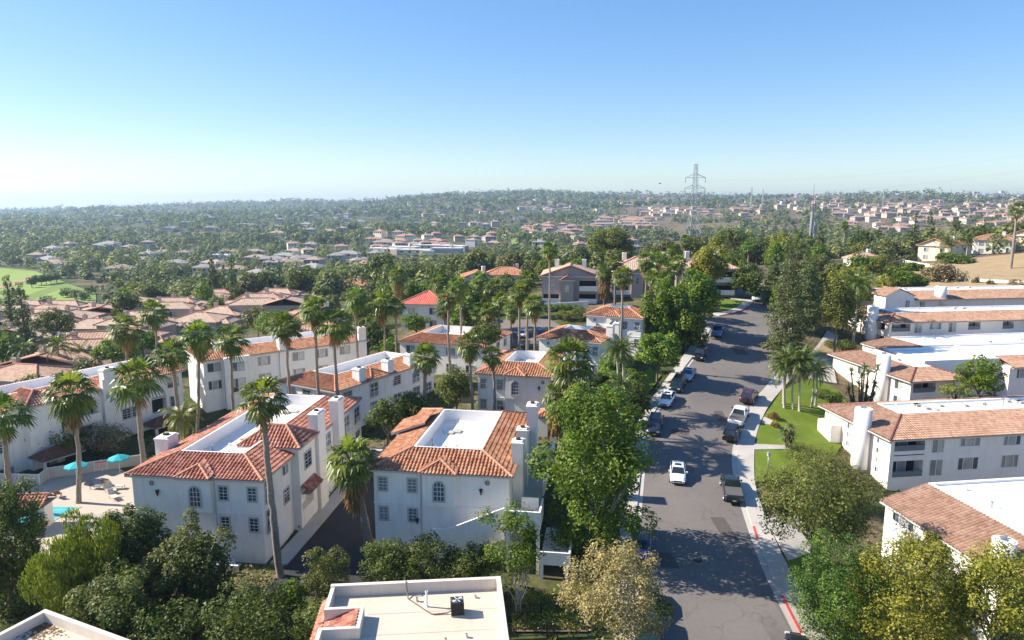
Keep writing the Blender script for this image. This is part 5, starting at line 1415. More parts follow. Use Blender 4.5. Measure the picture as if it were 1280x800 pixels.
def patio_chair(x, y, z, rz, label, m='wood', lounge=False):
    o = empty('sun_lounger' if lounge else 'patio_chair', (x, y, z), rz, label, 'lounger' if lounge else 'chair', 'pool loungers' if lounge else None)
    L = 1.3 if lounge else .5
    b = MB(); b.box(-.3, .3, -L / 2, L / 2, .36, .42); b.build('seat', M[m], o)
    b = MB(); b.add([(-.3, L / 2, .40), (.3, L / 2, .40), (.3, L / 2 + .35, .95), (-.3, L / 2 + .35, .95), (-.3, L / 2 + .05, .37), (.3, L / 2 + .05, .37), (.3, L / 2 + .4, .92), (-.3, L / 2 + .4, .92)], [(0, 1, 2, 3), (7, 6, 5, 4), (0, 4, 5, 1), (2, 6, 7, 3), (1, 5, 6, 2), (0, 3, 7, 4)]); b.build('backrest', M[m], o)
    for sx in (-.27, .27):
        for sy in (-L / 2 + .05, L / 2 - .05): b = MB(); b.box(sx - .025, sx + .025, sy - .025, sy + .025, 0, .36); b.build('leg', M[m], o)
    return o

def furniture():
    zp = -.85
    def at_(px, py): p = onz(px, py, zp); return p.x, p.y, zp
    x, y, z = at_(97, 601); umbrella(x, y, z, 1.25, 'turquoise patio umbrella partly behind the palm trunk by the pool fence')
    x, y, z = at_(150, 591); umbrella(x, y, z, 1.2, 'turquoise patio umbrella next to the red and white sign')
    x, y, z = at_(41, 664); umbrella(x, y, z, 1.1, 'dark teal umbrella in shade beside the pool and tiled shelter', 1.9)
    x, y, z = at_(73, 621); patio_chair(x, y, z, R(200), 'brown wooden chair standing alone on the pool deck')
    x, y, z = at_(133, 606); patio_chair(x, y, z, R(150), 'brown chair near the townhouse corner on the pool deck', 'wood')
    for i, (px, py, a) in enumerate(((121, 611, 80), (139, 616, 60), (143, 624, 50), (148, 611, 95))):
        x, y, z = at_(px, py); patio_chair(x, y, z, R(a), ('dark lounger nearest the palm on the pool deck', 'pale lounger left in the row by the townhouse wall', 'pale lounger nearest the hedge by the townhouse wall', 'pale lounger tight in the corner by the townhouse')[i], ('shadecol', 'fence', 'fence', 'trim')[i], True)
    # fence round the pool
    pts = [at_(*p) for p in ((-50, 604), (0, 606), (50, 607.5), (61, 599), (128, 589), (176, 582))]
    o = empty('pool_fence', pts[0], 0, 'beige mesh fence with pale posts round the pool deck', 'fence')
    base = Vector(pts[0])
    for a, b_ in zip(pts, pts[1:]):
        a, b_ = Vector(a) - base, Vector(b_) - base; n = max(1, int((b_ - a).length / 2.4)); d = (b_ - a).normalized(); rz = math.atan2(d.y, d.x); L = (b_ - a).length
        m = MB(); m.box(0, L, -.012, .012, .08, 1.35); m.build('panel', M['fence'], o, loc=a, rz=rz)
        m = MB(); m.box(0, L, -.03, .03, 1.35, 1.41); m.build('top_rail', M['whitetrim'], o, loc=a, rz=rz)
        for i in range(n + 1): p = a.lerp(b_, i / n); m = MB(); m.box(-.04, .04, -.04, .04, 0, 1.48); m.build('post', M['whitetrim'], o, loc=p, rz=rz)
    # safety board on the fence
    a, b_ = Vector(pts[4]), Vector(pts[5]); d = (b_ - a).normalized(); p = a - d * .1; nx = Vector((d.y, -d.x, 0))
    o = empty('pool_sign', p + nx * .06 + Vector((0, 0, .25)), math.atan2(d.y, d.x), 'white board with red lines of print hanging on the pool fence', 'sign')
    m = MB(); m.box(-.75, .75, -.02, .0, 0, 1.15); m.build('board', M['sign_white'], o)
    m = MB(); rng = random.Random(3)
    m.box(-.62, .62, -.026, -.02, .86, 1.04)
    for i in range(6):
        xx = -.64; zz = .72 - i * .115
        while xx < .55: w_ = rng.uniform(.08, .24); m.box(xx, min(xx + w_, .64), -.025, -.02, zz, zz + .055); xx += w_ + .05
    m.build('print', M['sign_red'], o)
    # shelter with tiled roof by the pool
    p = onz(6, 664, zp); o = empty('pool_shelter', (p.x - 3.2, p.y, zp), R(4), 'small white shelter with red tile roof beside the pool', 'shelter')
    m = MB(); wallbox(m, 0, 6.9, .2, 1.6, 0, 2.35, {'F': [(1.2, 5.9, .0, 2.0, 1.39)]}); m.build('wall', [M['stucco'], M['dark']], o)
    T = Tiles(.34, .08, 8); T.plane([(-.2, -.5, 2.4), (7.1, -.5, 2.4), (7.1, 1.0, 3.25), (-.2, 1.0, 3.25)]); T.plane([(7.1, 2.2, 2.4), (-.2, 2.2, 2.4), (-.2, 1.0, 3.25), (7.1, 1.0, 3.25)]); T.ridge((-.2, 1.0, 3.22), (7.1, 1.0, 3.22)); T.flat([(-.2, 2.2, 2.38), (7.1, 2.2, 2.38), (7.1, -.5, 2.38), (-.2, -.5, 2.38)]); T.build(o, 'tile_red', 'ridge')
    # iron railing at the bottom of the picture
    a, b_ = ground(632, 797), ground(735, 793)
    def railing(a, b_, label, h=1.15):
        o = empty('iron_railing', a, math.atan2(b_.y - a.y, b_.x - a.x), label, 'fence', 'iron railings'); L = (b_ - a).length; dz = (b_.z - a.z) / L
        m = MB(); n = int(L / .14)
        for i in range(n): x_ = i * L / n; m.box(x_ - .012, x_ + .012, -.012, .012, .06 + dz * x_, h + dz * x_)
        m.build('baluster_panel', M['iron'], o)
        for zz in (.1, h): m = MB(); m.tube([(0, 0, zz), (L, 0, zz + dz * L)], .028, 6); m.build('rail', M['iron'], o)
        k = int(L / 2.2) + 1
        for i in range(k): x_ = i * L / (k - 1); m = MB(); m.box(x_ - .035, x_ + .035, -.035, .035, -.3, h + .12 + dz * x_); m.build('post', M['iron'], o)
    railing(a, b_, 'black iron railing nearest the bottom edge, below the flowering bed')
    a, b_ = ground(636, 772), ground(716, 766); railing(a, b_, 'black iron railing along the back of the flowering bed', 1.0)
    # lamp post on the lawn
    p = ground(959, 598); o = empty('lamp_post', p, 0, 'short grey lamp post on the lawn by the olive tree', 'lamp post')
    m = MB(); m.cyl((0, 0), .13, 0, .35, 10, .08); m.cyl((0, 0), .065, .35, 2.7, 10, .05); m.build('post', M['grey_metal'], o, True)
    m = MB(); m.cyl((0, 0), .17, 2.7, 3.1, 10, .22); m.build('lamp', M['fence'], o); m = MB(); m.cyl((0, 0), .27, 3.1, 3.22, 10, .06); m.build('lamp_cap', M['grey_metal'], o)
    # retaining wall and hedge wall by the far car park, boundary fence on the hillside
    for (q0, q1, h, lab, nm, mm) in (((668, 388), (735, 384), 1.4, 'low pinkish retaining wall behind the far car park hedge', 'retaining_wall', 'stucco_pink'), ((1205, 352), (1300, 358), .9, 'low pale wall crossing the bare hillside', 'garden_wall', 'stucco_pink'), ((1125, 328), (1172, 337), 1.2, 'curved white garden wall below the cream houses', 'garden_wall', 'stucco')):
        a, b_ = ground(*q0), ground(*q1); L = (b_ - a).length; m = MB(); n = 10; rz = math.atan2(b_.y - a.y, b_.x - a.x)
        for i in range(n):
            p = a.lerp(b_, (i + .5) / n); zz = H(p.x, p.y) - a.z; m.box(L * i / n, L * (i + 1) / n, -.12, .12, zz - 1.2, zz + h)
        tag(m.build(nm, M[mm], None, loc=a, rz=rz), lab, 'wall')
    a, b_ = ground(1198, 345), ground(1310, 349); L = (b_ - a).length; rz = math.atan2(b_.y - a.y, b_.x - a.x)
    o = empty('wire_fence', a, rz, 'thin dark wire fence running across the dry grass slope', 'fence')
    n = 22
    for i in range(n + 1):
        p = a.lerp(b_, i / n); m = MB(); m.box(-.03, .03, -.03, .03, 0, 1.7); m.build('post', M['grey_metal'], o, loc=(L * i / n, 0, H(p.x, p.y) - a.z))
    m = MB()
    for h in (.5, 1.1, 1.65): m.tube([(L * i / n, 0, H(*a.lerp(b_, i / n).xy) - a.z + h) for i in range(n + 1)], .012, 4)
    m.build('wire', M['grey_metal'], o)

def lattice(o, h, wb, wt, zk, arms, r=.085, mat_='pylon'):
    def half(z): return wb + (wt * 2.4 - wb) * z / zk if z < zk else wt * 2.4 + (wt - wt * 2.4) * (z - zk) / (h - zk)
    m = MB(); n = 14; zs = [h * (1 - (1 - i / n) ** 1.25) for i in range(n + 1)]
    for i in range(n):
        a, b = zs[i], zs[i + 1]; ha, hb = half(a), half(b)
        c0 = [(-ha, -ha, a), (ha, -ha, a), (ha, ha, a), (-ha, ha, a)]; c1 = [(-hb, -hb, b), (hb, -hb, b), (hb, hb, b), (-hb, hb, b)]
        for k in range(4):
            j = (k + 1) % 4; m.tube([c0[k], c1[k]], r, 4); m.tube([c0[k], c1[j]], r * .55, 4); m.tube([c0[j], c1[k]], r * .55, 4); m.tube([c1[k], c1[j]], r * .5, 4)
    m.build('tower_frame', M[mat_], o)
    for z, a in arms:
        for s in (-1, 1):
            m = MB(); hz = half(z)
            for y in (-hz, hz): m.tube([(s * hz, y, z + 1.4), (s * a, 0, z)], r * .7, 4); m.tube([(s * hz, y, z), (s * a, 0, z)], r * .7, 4)
            m.build('cross_arm', M[mat_], o); b = MB(); b.tube([(s * a, 0, z), (s * a, 0, z - 2.2)], .12, 5); b.build('insulator', M['grey_metal'], o)

def towers():
    p = at(866, 300, 300); z0 = H(p.x, p.y); top = at(866, 206, 300).z
    o = empty('transmission_tower', (p.x, p.y, z0), R(8), 'tall steel lattice transmission tower rising above the skyline', 'pylon'); hh = top - z0
    lattice(o, hh, 4.6, .55, hh * .55, ((hh * .875, 4.5), (hh * .775, 4.6), (hh * .67, 5.0)))
    p = at(1013, 300, 300); z0 = H(p.x, p.y); top = at(1013, 230, 300).z
    o = empty('utility_pole', (p.x, p.y, z0), 0, 'tall grey steel monopole with antennas right of the lattice tower', 'pole')
    m = MB(); m.cyl((0, 0), .85, 0, (top - z0) * .72, 12, .55); m.cyl((0, 0), .2, (top - z0) * .72, top - z0, 8, .08); m.build('pole', M['pole_grey'], o, True)
    m = MB(); zz = (top - z0) * .68
    for i in range(6): a = i * PI / 3; m.box(1.1 * math.cos(a) - .15, 1.1 * math.cos(a) + .15, 1.1 * math.sin(a) - .15, 1.1 * math.sin(a) + .15, zz - 1, zz + 1)
    m.build('antenna', M['grey_metal'], o)
    m = MB(); m.cyl((2.0, 1), .5, 0, (top - z0) * .5, 10, .4); m.box(1.2, 2.9, .5, 1.5, (top - z0) * .36, (top - z0) * .46); m.build('lower_pole', M['grey_metal'], o)
    for i, (px, py, top_y, lab) in enumerate(((938, 268, 234, 'far thin lattice mast on the skyline left of the monopole'), (1103, 262, 236, 'far thin mast among the hillside houses at right'), (952, 268, 237, 'far faint mast on the skyline beside the thin lattice mast'))):
        d = 1500; p = at(px, py, d); z0 = H(p.x, p.y); o = empty('radio_mast', (p.x, p.y, z0), 0, lab, 'mast')
        m = MB(); hh = at(px, top_y, d).z - z0
        for k in range(3): a = k * 2.1; m.tube([(2 * math.cos(a), 2 * math.sin(a), 0), (.5 * math.cos(a), .5 * math.sin(a), hh)], .5, 4)
        for k in range(10): m.box(-1.2 + k * .08, 1.2 - k * .08, -.2, .2, hh * k / 10, hh * k / 10 + .6)
        m.build('mast_frame', M['pylon'], o)
    # conductors towards the upper right
    a = at(868, 223, 300)
    for i, (x1, y1, l) in enumerate(((1420, 170, 'upper thin power line sagging across the sky at right'), (1420, 192, 'middle thin power line sagging across the sky at right'), (1420, 216, 'lowest thin power line sagging across the sky at right'))):
        s = Vector((a.x + 4.2, a.y, a.z - i * 4.6 - 1)); e = at(x1, y1, 210); m = MB()
        m.tube([s.lerp(e, t / 16) - Vector((0, 0, 7 * math.sin(PI * t / 16) * .6)) for t in range(17)], .014, 4); tag(m.build('power_line', M['grey_metal']), l, 'power line', 'power lines of the lattice tower')
    # a bird in flight
    p = at(825, 229.5, 120); o = empty('bird', p, R(20), s=.6, label='tiny dark bird flying above the skyline left of the lattice tower', cat='bird')
    m = MB(); m.tube([(-.34, 0, 0), (-.15, 0, .02), (.12, 0, .03), (.26, 0, .06), (.36, 0, .05)], [.03, .10, .11, .07, .015], 8); m.add([(-.3, 0, .02), (-.55, -.1, .03), (-.55, .1, .03)], [(0, 1, 2)])
    for s in (-1, 1): m.add([(-.12, s * .05, .06), (.18, s * .05, .07), (.12, s * .4, .24), (-.06, s * .75, .12), (-.14, s * .4, .22)], [(0, 1, 2, 4), (4, 2, 3)])
    ob('body', m.mesh('body', M['iron'], True), o)
# ------------------------------------------------------------------ planting plan
FOOT = []
def footprints():
    bpy.context.view_layer.update()
    for o in COL.objects:
        if o.parent is None and o.get('category') in ('house', 'building', 'apartment building', 'shelter'):
            for c in o.children:
                if c.name.split('.')[0] == 'wall':
                    bb = [Vector(q) for q in c.bound_box]; x0, x1 = min(q.x for q in bb), max(q.x for q in bb); y0, y1 = min(q.y for q in bb), max(q.y for q in bb)
                    FOOT.append([tuple((c.matrix_world @ Vector(q)).xy) for q in ((x0, y0, 0), (x1, y0, 0), (x1, y1, 0), (x0, y1, 0))])
def grow(P, m):
    cx = sum(p[0] for p in P) / len(P); cy = sum(p[1] for p in P) / len(P); out = []
    for p in P:
        d = math.hypot(p[0] - cx, p[1] - cy); k = (d + m) / d; out.append((cx + (p[0] - cx) * k, cy + (p[1] - cy) * k))
    return out
def free(x, y, m=0.0, paved=True):
    for P in FOOT:
        if inpoly(grow(P, m) if m else P, x, y): return False
    if paved:
        for P in PAVED:
            if inpoly(P, x, y): return False
    return True

# things the photograph shows in the open: nothing is planted in the lines of sight to them
OPEN = [(1126, 1290, 298, 326, 262), (662, 762, 328, 384, 160), (790, 858, 345, 384, 158), (0, 345, 380, 430, 190), (-20, 130, 434, 480, 112), (895, 965, 350, 400, 175), (1092, 1290, 352, 392, 158), (1178, 1290, 328, 380, 200), (498, 562, 360, 402, 148),
        (-20, 118, 332, 388, 330), (425, 465, 338, 362, 258), (588, 660, 334, 350, 200), (476, 585, 308, 320, 900), (640, 700, 392, 408, 126), (1040, 1072, 300, 320, 330), (1005, 1020, 262, 300, 300), (858, 874, 262, 292, 300), (660, 722, 282, 298, 900), (735, 812, 272, 287, 1000), (385, 410, 425, 440, 148)]
def blocks(x, y, top):
    px = 640 + F * x / (y * .985)
    for (a, b, t, bt, d) in OPEN:
        if y < d - 3 and a - 8 < px < b + 8:
            dep = y * CP + (CZ - top) * SP; v = ((CZ - top) * CP - y * SP) / dep
            if 400 + F * v < bt - (bt - t) * .25: return True
    return False
def palm(px, py, d, wpx, label, lean=0.0, r0=.24, skirt=1.0, group=None, name='fan_palm'):
    p = at(px, py, d); z = H(p.x, p.y); return fan_palm(p.x - lean, p.y, z, p.z - z, wpx * d / F / 2, label, group, r0, lean, skirt, name)
def fea(px, py, d, wpx, label, v=None, group=None, stems=((0, 0, 1),), r0=.2):
    p = at(px, py, d); z = H(p.x, p.y); return feather_palm(p.x, p.y, z, p.z - z, wpx * d / F / 2, label, group, v, r0, stems)
def tr(px, py, d, wpx, hpx, label, leaf='leaf_dark', **k):
    p = at(px, py, d); z = H(p.x, p.y); kk = dict(n=5000, ls=.34); kk.update(k)
    rx, rz = wpx * d / F / 2 * .95, hpx * d / F / 2 * .95
    return tree(p.x, p.y, z, rx, rz, max(p.z - z, rz * .8), label, leaf, **kk)
def con(px, ytop, d, wpx, label, **k):
    p = at(px, ytop, d); z = H(p.x, p.y); return conifer(p.x, p.y, z, p.z - z, wpx * d / F / 2, label, **k)
def sh(px, py, d, wpx, hpx, label, leaf='leaf_dark', **k):
    p = ground(px, py + hpx * .45); d = p.y / .97; z = p.z; rx, rz = wpx * d / F / 2, hpx * d / F / 2
    kk = dict(ry=rx); kk.update(k); return shrub(p.x, p.y, z, rx, kk.pop('ry'), rz, label, leaf, **kk)

def palms():
    g = None
    palm(5, 520, 71, 66, 'fan palm cut off by the left edge in front of the pool fence', r0=.34)
    palm(88, 492, 73, 62, 'tall slender fan palm growing through the pool deck beside the turquoise umbrella', lean=.5, r0=.28)
    palm(172, 475, 76, 68, 'fan palm with thick ringed trunk right behind the white chimney by the pool', r0=.36)
    palm(157, 410, 106, 44, 'fan palm above the white row, second from the left behind its roof')
    palm(192, 390, 118, 40, 'slim fan palm standing behind the white row beyond the pool')
    palm(214, 442, 88, 48, 'shaggy fan palm at the right end of the pool-side white row', r0=.3)
    palm(248, 420, 92, 44, 'slanting fan palm in the gap between the two white rows', lean=1.2)
    palm(289, 423, 98, 44, 'fan palm in front of the left end of the far white row', lean=.4)
    palm(153, 368, 190, 21, 'small distant fan palm standing alone before the tan condo roofs')
    palm(328, 498, 58, 66, 'tallest foreground fan palm, leaning past the front corner of the red-tiled townhouse', lean=-.6, r0=.33)
    palm(357, 410, 87, 46, 'fan palm directly behind the red-tiled townhouse, left of two taller ones', lean=-.3)
    palm(393, 386, 87, 38, 'high narrow fan palm behind the red-tiled townhouse, middle of three')
    palm(418, 406, 87, 50, 'broad fan palm leaning right behind the red-tiled townhouse', lean=-.7)
    palm(445, 372, 112, 32, 'fan palm beyond the far white row beside its end chimney', lean=-.5)
    palm(477, 380, 112, 42, 'wide fan palm standing before the red-roofed house')
    palm(495, 384, 113, 26, 'narrow fan palm just right of the wide one by the red-roofed house')
    palm(497, 345, 160, 26, 'fan palm with orange dead skirt in front of the red-roofed house roof', skirt=1.4)
    palm(532, 446, 88, 42, 'bushy fan palm among the small round trees between the townhouses', r0=.3, lean=-.2)
    palm(586, 430, 87, 36, 'fan palm left of a pair in front of the arched-window townhouse', lean=-.6)
    palm(615, 444, 88, 30, 'shorter fan palm right of a pair in front of the arched-window townhouse')
    palm(561, 371, 106, 34, 'leaning fan palm in front of the wide flat-roofed townhouse', lean=-.5)
    palm(573, 357, 124, 28, 'tall fan palm second in the grove above the flat-roofed townhouse')
    for px, py, d, w in ((590, 367, 138, 28), (606, 372, 142, 27), (618, 360, 140, 30), (634, 352, 150, 26), (600, 350, 155, 26), (581, 380, 134, 26), (548, 352, 150, 25), (612, 388, 130, 26), (626, 376, 136, 27), (641, 384, 132, 26), (555, 384, 132, 26), (597, 392, 132, 24)):
        palm(px, py, d, w, 'slim fan palm crowded in the dark grove behind the flat-roofed townhouse', group='palms of the dark grove')
    palm(649, 366, 112, 30, 'left fan palm of a close trio left of the orange roofs')
    palm(660, 352, 114, 30, 'tallest fan palm of a close trio left of the orange roofs')
    palm(668, 380, 110, 30, 'lowest fan palm of a close trio left of the orange roofs')
    palm(687, 312, 126, 24, 'very tall thin fan palm standing alone before the gabled mauve condo', r0=.22)
    palm(757, 338, 148, 26, 'yellowing fan palm with a long shaggy skirt right of the gabled condo', skirt=2.0)
    palm(779, 345, 109, 30, 'tall fan palm rising between the two far orange roofs')
    palm(770, 328, 150, 22, 'small-headed fan palm behind the shaggy yellow one')
    for px, py, d, w in ((808, 326, 140, 26), (823, 324, 146, 24), (836, 338, 138, 26), (848, 328, 150, 24), (828, 350, 134, 26), (816, 346, 136, 22), (842, 312, 165, 20)):
        palm(px, py, d, w, 'fan palm of the sunlit cluster in front of the middle mauve condo', group='palms before the mauve condos', skirt=1.2)
    palm(857, 301, 200, 17, 'dark fan palm at the foot of the lattice tower')
    palm(899, 300, 190, 17, 'fan palm behind the autumn-yellow street tree')
    palm(937, 308, 220, 22, 'large fan palm behind the street, under the far skyline masts')
    palm(440, 575, 64.5, 68, 'short thick fan palm leaning over the dark driveway', lean=-1.3, r0=.46, skirt=1.3)
    p = palm(712, 452, 84, 72, 'big shaggy fan palm with hanging dry fronds in front of the arched-window townhouse', r0=.5, skirt=1.7)
    palm(698, 492, 83, 44, 'low dry-fronded fan palm tucked under the big shaggy one', r0=.3, skirt=1.8)
    fea(778, 437, 94, 48, 'feathery queen palm with twin pale trunks near the left pavement', 0, stems=((0, 0, 1), (.7, .3, .96)))
    fea(777, 482, 88, 46, 'feathery queen palm with drooping crown nearest the sycamore', 1, r0=.26)
    fea(985, 452, 98, 52, 'clump of king palms with pale trunks on the lawn', 2, stems=((0, 0, 1.0), (-.8, .4, .92), (.9, .6, .97), (.5, -.5, .86), (1.6, 1.2, 1.05)), r0=.15)
    fea(1018, 462, 99, 40, 'darker feathery palm just behind the king palm clump on the lawn', 1, stems=((0, 0, 1), (.9, .8, .9)), r0=.14)
    fea(227, 522, 82, 56, 'yellow-green weeping feathery palm between the townhouse and pool-side row', 3, r0=.25)
    fea(1072, 357, 130, 58, 'large feathery palm in front of the two-row apartment block', 0, r0=.25)
    palm(1272, 262, 205, 24, 'tall fan palm on the right edge among the cream houses', r0=.45)
    palm(1056, 281, 330, 11, 'lone thin fan palm against the right-hand hillside', r0=.4)
    for px, py, d, w, l in ((1168, 302, 255, 22, 'dark palm left of the pair in front of the cream gable'), (1185, 303, 250, 30, 'bright drooping feathery palm in front of the cream gable house'), (1210, 302, 260, 26, 'feathery palm between the two cream hillside houses')):
        fea(px, py, d, w, l, None, r0=.3)
    fea(30, 436, 140, 40, 'silvery feathery palm near the left edge among the salmon roofs', 0); fea(72, 432, 128, 46, 'dark feathery palm with drooping fronds left among the salmon roofs', 1)
    fea(100, 440, 134, 34, 'small feathery palm beside the salmon condo roofs', 2)
    palm(388, 378, 150, 26, 'distant fan palm behind the highest palm of the middle trio')

def near_trees():
    tr(744, 596, 63.5, 174, 224, 'big bright green sycamore shading the left side of the street', 'leaf_green', n=24000, ls=.34, seed=7, clumps=clumps_profile(7, 6.0, 7.9, 8.4, 84, .25, lambda t: (.62 + .9 * t if t < .42 else 1.0 - 1.15 * (t - .42) ** 1.3)), bark='bark_pale', r0=.24, limbs=9, shell=.45)
    tr(774, 744, 47.5, 150, 148, 'sparse greyish yellow tree over the parked silver sedan', 'leaf_grey', n=17000, ls=.175, k=54, s=.25, seed=21, bark='bark_pale', r0=.16, limbs=14, shell=.25, low=-.7)
    tr(826, 760, 48, 34, 40, 'thin wispy olive shoot right of the sparse yellowish tree', 'leaf_olive', n=700, ls=.2, k=8, r0=.06)
    # small tree of round leafy tufts by the stair
    p = at(650, 757, 56); p.z = H(p.x, p.y); cl = []
    for px, py, r in ((607, 647, 11), (645, 637, 17), (630, 662, 13), (655, 664, 14), (622, 685, 15), (645, 690, 20), (665, 690, 13), (655, 712, 14), (628, 706, 13), (640, 650, 10), (664, 670, 12)):
        q = at(px, py, 56) - p; m = r * 56 / F * 1.25; cl.append((q.x, q.y + random.Random(px).uniform(-1, 1), q.z, m, m, m * .85))
    tree(p.x, p.y, p.z, 2, 3.2, 5, 'young tree with separate round bright tufts beside the outside stair', 'leaf_bright', n=4200, ls=.22, clumps=cl, th=1.6, stems=4, limbs=3, bark='bark_pale', r0=.09, shell=.3)
    L = 'leaf_bright'
    tr(832, 388, 121, 60, 80, 'dense bright green street tree, left one of the big dark-based group', L, n=9000, ls=.5, k=26, s=.34, low=-.8)
    tr(868, 372, 128, 62, 72, 'dense bright green street tree, tallest of the group by the corner', L, n=9000, ls=.5, k=26, s=.34, low=-.8)
    tr(858, 408, 120, 56, 70, 'dense green street tree overhanging the shaded parked suv', L, n=8000, ls=.5, k=24, s=.34, low=-.8)
    tr(823, 440, 106, 58, 58, 'round green street tree with bare trunk by the left verge', L, n=8000, ls=.42, k=22, s=.36)
    tr(886, 332, 150, 54, 70, 'autumn-yellow and green broad tree at the street corner', 'leaf_yellow', n=8000, ls=.5, k=24, s=.34)
    con(990, 300, 118, 62, 'tall dark olive pine at the bend of the street, largest on the right', n=15000, ls=.36, tiers=15, top=.3, base=.06, seed=5)
    con(1012, 322, 132, 40, 'dark pine standing just behind the largest street pine', n=8000, ls=.45, tiers=10, top=.4)
    con(970, 322, 150, 36, 'dark pine left behind the largest street pine', n=7000, ls=.5, tiers=10, top=.4)
    tr(1047, 385, 118, 54, 84, 'olive-yellow tree left of the two-row apartment block', 'leaf_olive', n=7500, ls=.4, k=24, s=.34)
    tr(1062, 355, 138, 46, 50, 'pale green tree behind the olive-yellow one', 'leaf_yellow', n=4500, ls=.45)
    tr(931, 352, 158, 46, 46, 'dark green round tree beyond the side street corner', 'leaf_dark', n=6000, ls=.5, k=18)
    tr(915, 340, 185, 40, 40, 'brownish olive tree behind the dark round corner tree', 'leaf_olive', n=3500, ls=.55)
    tr(762, 302, 222, 56, 40, 'big domed dark olive tree behind the mauve condos', 'leaf_olive', n=8000, ls=.7, k=22)
    tr(1020, 632, 61, 164, 126, 'broad airy olive tree over the right pavement', 'leaf_olive', n=18000, ls=.23, k=48, s=.27, seed=33, r0=.22, limbs=12, shell=.35, low=-.6)
    tr(1134, 756, 51, 156, 190, 'large yellow-green tree in the bottom right corner, left of two', 'leaf_yellow', n=20000, ls=.22, k=46, s=.27, seed=12, low=-.85, droop=.3, shell=.4, bark='bark_pale', limbs=10)
    tr(1248, 752, 49.5, 140, 190, 'yellow-green tree cut by the right edge at the bottom', 'leaf_yellow', n=18000, ls=.22, k=44, s=.27, seed=15, low=-.85, droop=.3, shell=.4, bark='bark_pale', limbs=10)
    tr(1160, 690, 53, 50, 40, 'upper tuft tree between the two yellow-green corner trees', 'leaf_yellow', n=3000, ls=.24, k=12, seed=16, droop=.3)
    tr(1046, 762, 53.5, 124, 168, 'dense dark juniper with twisted sunlit tips left of the yellow-green tree', 'leaf_bright2', n=22000, ls=.2, k=60, s=.22, seed=18, low=-.95, shell=.5, wl=.4)
    tr(1226, 470, 95, 58, 52, 'round dark green tree in front of the middle apartment block', 'leaf_bright', n=6500, ls=.3, k=26, s=.32, low=-.9)
    tr(1196, 488, 94, 40, 18, 'low loose grey-green shrub left of the round tree', 'leaf_olive', n=1600, ls=.25, cat='shrub', name='shrub')
    # left foreground thicket
    tr(8, 704, 56, 108, 205, 'tall dark thicket tree on the left edge below the pool shelter', 'leaf_dark', n=24000, ls=.28, k=54, s=.24, low=-.98, droop=.3, wl=.4)
    tr(100, 716, 52, 118, 168, 'weeping yellow-green pepper tree in the bottom left thicket', 'leaf_pepper', n=22000, ls=.34, k=44, s=.27, low=-.9, droop=.78, wl=.24, shell=.55, seed=25)
    tr(168, 680, 56, 92, 110, 'dark round tree between the weeping tree and the white wall', 'leaf_dark', n=15000, ls=.24, k=36, s=.29, low=-.95)
    tr(241, 722, 53.5, 108, 172, 'tall dense tree against the shaded wall of the red-tiled townhouse', 'leaf_olive2', n=22000, ls=.24, k=54, s=.25, low=-.98, seed=28)
    tr(150, 762, 49, 124, 124, 'grey-green bushy tree low in the bottom left thicket', 'leaf_olive2', n=18000, ls=.22, k=44, s=.27, low=-.98)
    tr(310, 772, 49, 130, 90, 'low dark shrub mass under the tall foreground palm', 'leaf_dark', n=7000, ls=.22, k=24, low=-.9, cat='shrub')
    tr(205, 790, 47, 90, 60, 'dark shrub at the bottom edge beside the leafy flat roof', 'leaf_dark', n=5000, ls=.22, k=18, low=-.9, cat='shrub')
    tr(408, 718, 54, 66, 78, 'upright rounded bush at the mouth of the dark driveway', 'leaf_olive', n=6000, ls=.17, k=24, s=.32, low=-.95, cat='shrub')
    tr(362, 742, 53, 50, 44, 'bright low bush at the foot of the tall foreground palm', 'leaf_bright', n=3500, ls=.2, k=14, low=-.9, cat='shrub')
    tr(384, 780, 49.5, 46, 46, 'mixed leafy bush left of the foreground flat roof', 'leaf_olive', n=3500, ls=.2, k=14, low=-.9, cat='shrub')
    for px, py, w, h, l in ((482, 702, 76, 62, 'left bush of the dark hedge-like row under the white townhouse'), (532, 698, 76, 74, 'middle and tallest bush of the dark row under the white townhouse'), (582, 704, 74, 58, 'right bush of the dark row under the white townhouse')):
        tr(px, py, 56, w, h, l, 'leaf_dark', n=5500, ls=.2, k=22, s=.34, low=-.95, cat='shrub')
    # between the white rows
    tr(484, 520, 83, 48, 46, 'small dark round tree left of a pair between the townhouses', 'leaf_dark', n=4000, ls=.3, k=18)
    tr(515, 512, 87, 46, 44, 'small dark round tree right of a pair between the townhouses', 'leaf_dark', n=4000, ls=.3, k=18)
    tr(570, 484, 96, 48, 56, 'small open-crowned tree by the walk left of the arched-window townhouse', 'leaf_olive2', n=4500, ls=.3, k=18)
    tr(607, 418, 112, 46, 36, 'dark olive tree beside the flat-roofed townhouse', 'leaf_dark', n=3500, ls=.36)
    tr(74, 548, 88, 84, 66, 'loose-leaved magnolia in front of the pool-side white row', 'leaf_olive2', n=3800, ls=.34, k=18, shell=.3, s=.34)
    tr(134, 558, 90, 60, 42, 'greyish loose shrub tree behind the turquoise umbrellas', 'leaf_grey2', n=2600, ls=.3, k=14, shell=.3)
    tr(142, 440, 124, 52, 36, 'bright green round tree beyond the pool-side white row', 'leaf_bright', n=4500, ls=.4, k=18)
    tr(178, 428, 130, 38, 30, 'bright green tree right of the round one beyond the pool-side row', 'leaf_bright', n=3500, ls=.4)
    tr(66, 404, 152, 50, 40, 'spreading olive-brown tree among the tan condos at left', 'leaf_olive2', n=4500, ls=.45)
    con(8, 348, 165, 28, 'dark pine on the left edge before the fairway', n=5000, ls=.5, top=.3); con(24, 356, 155, 30, 'dark pine right of the one on the left edge', n=5000, ls=.5, top=.3)
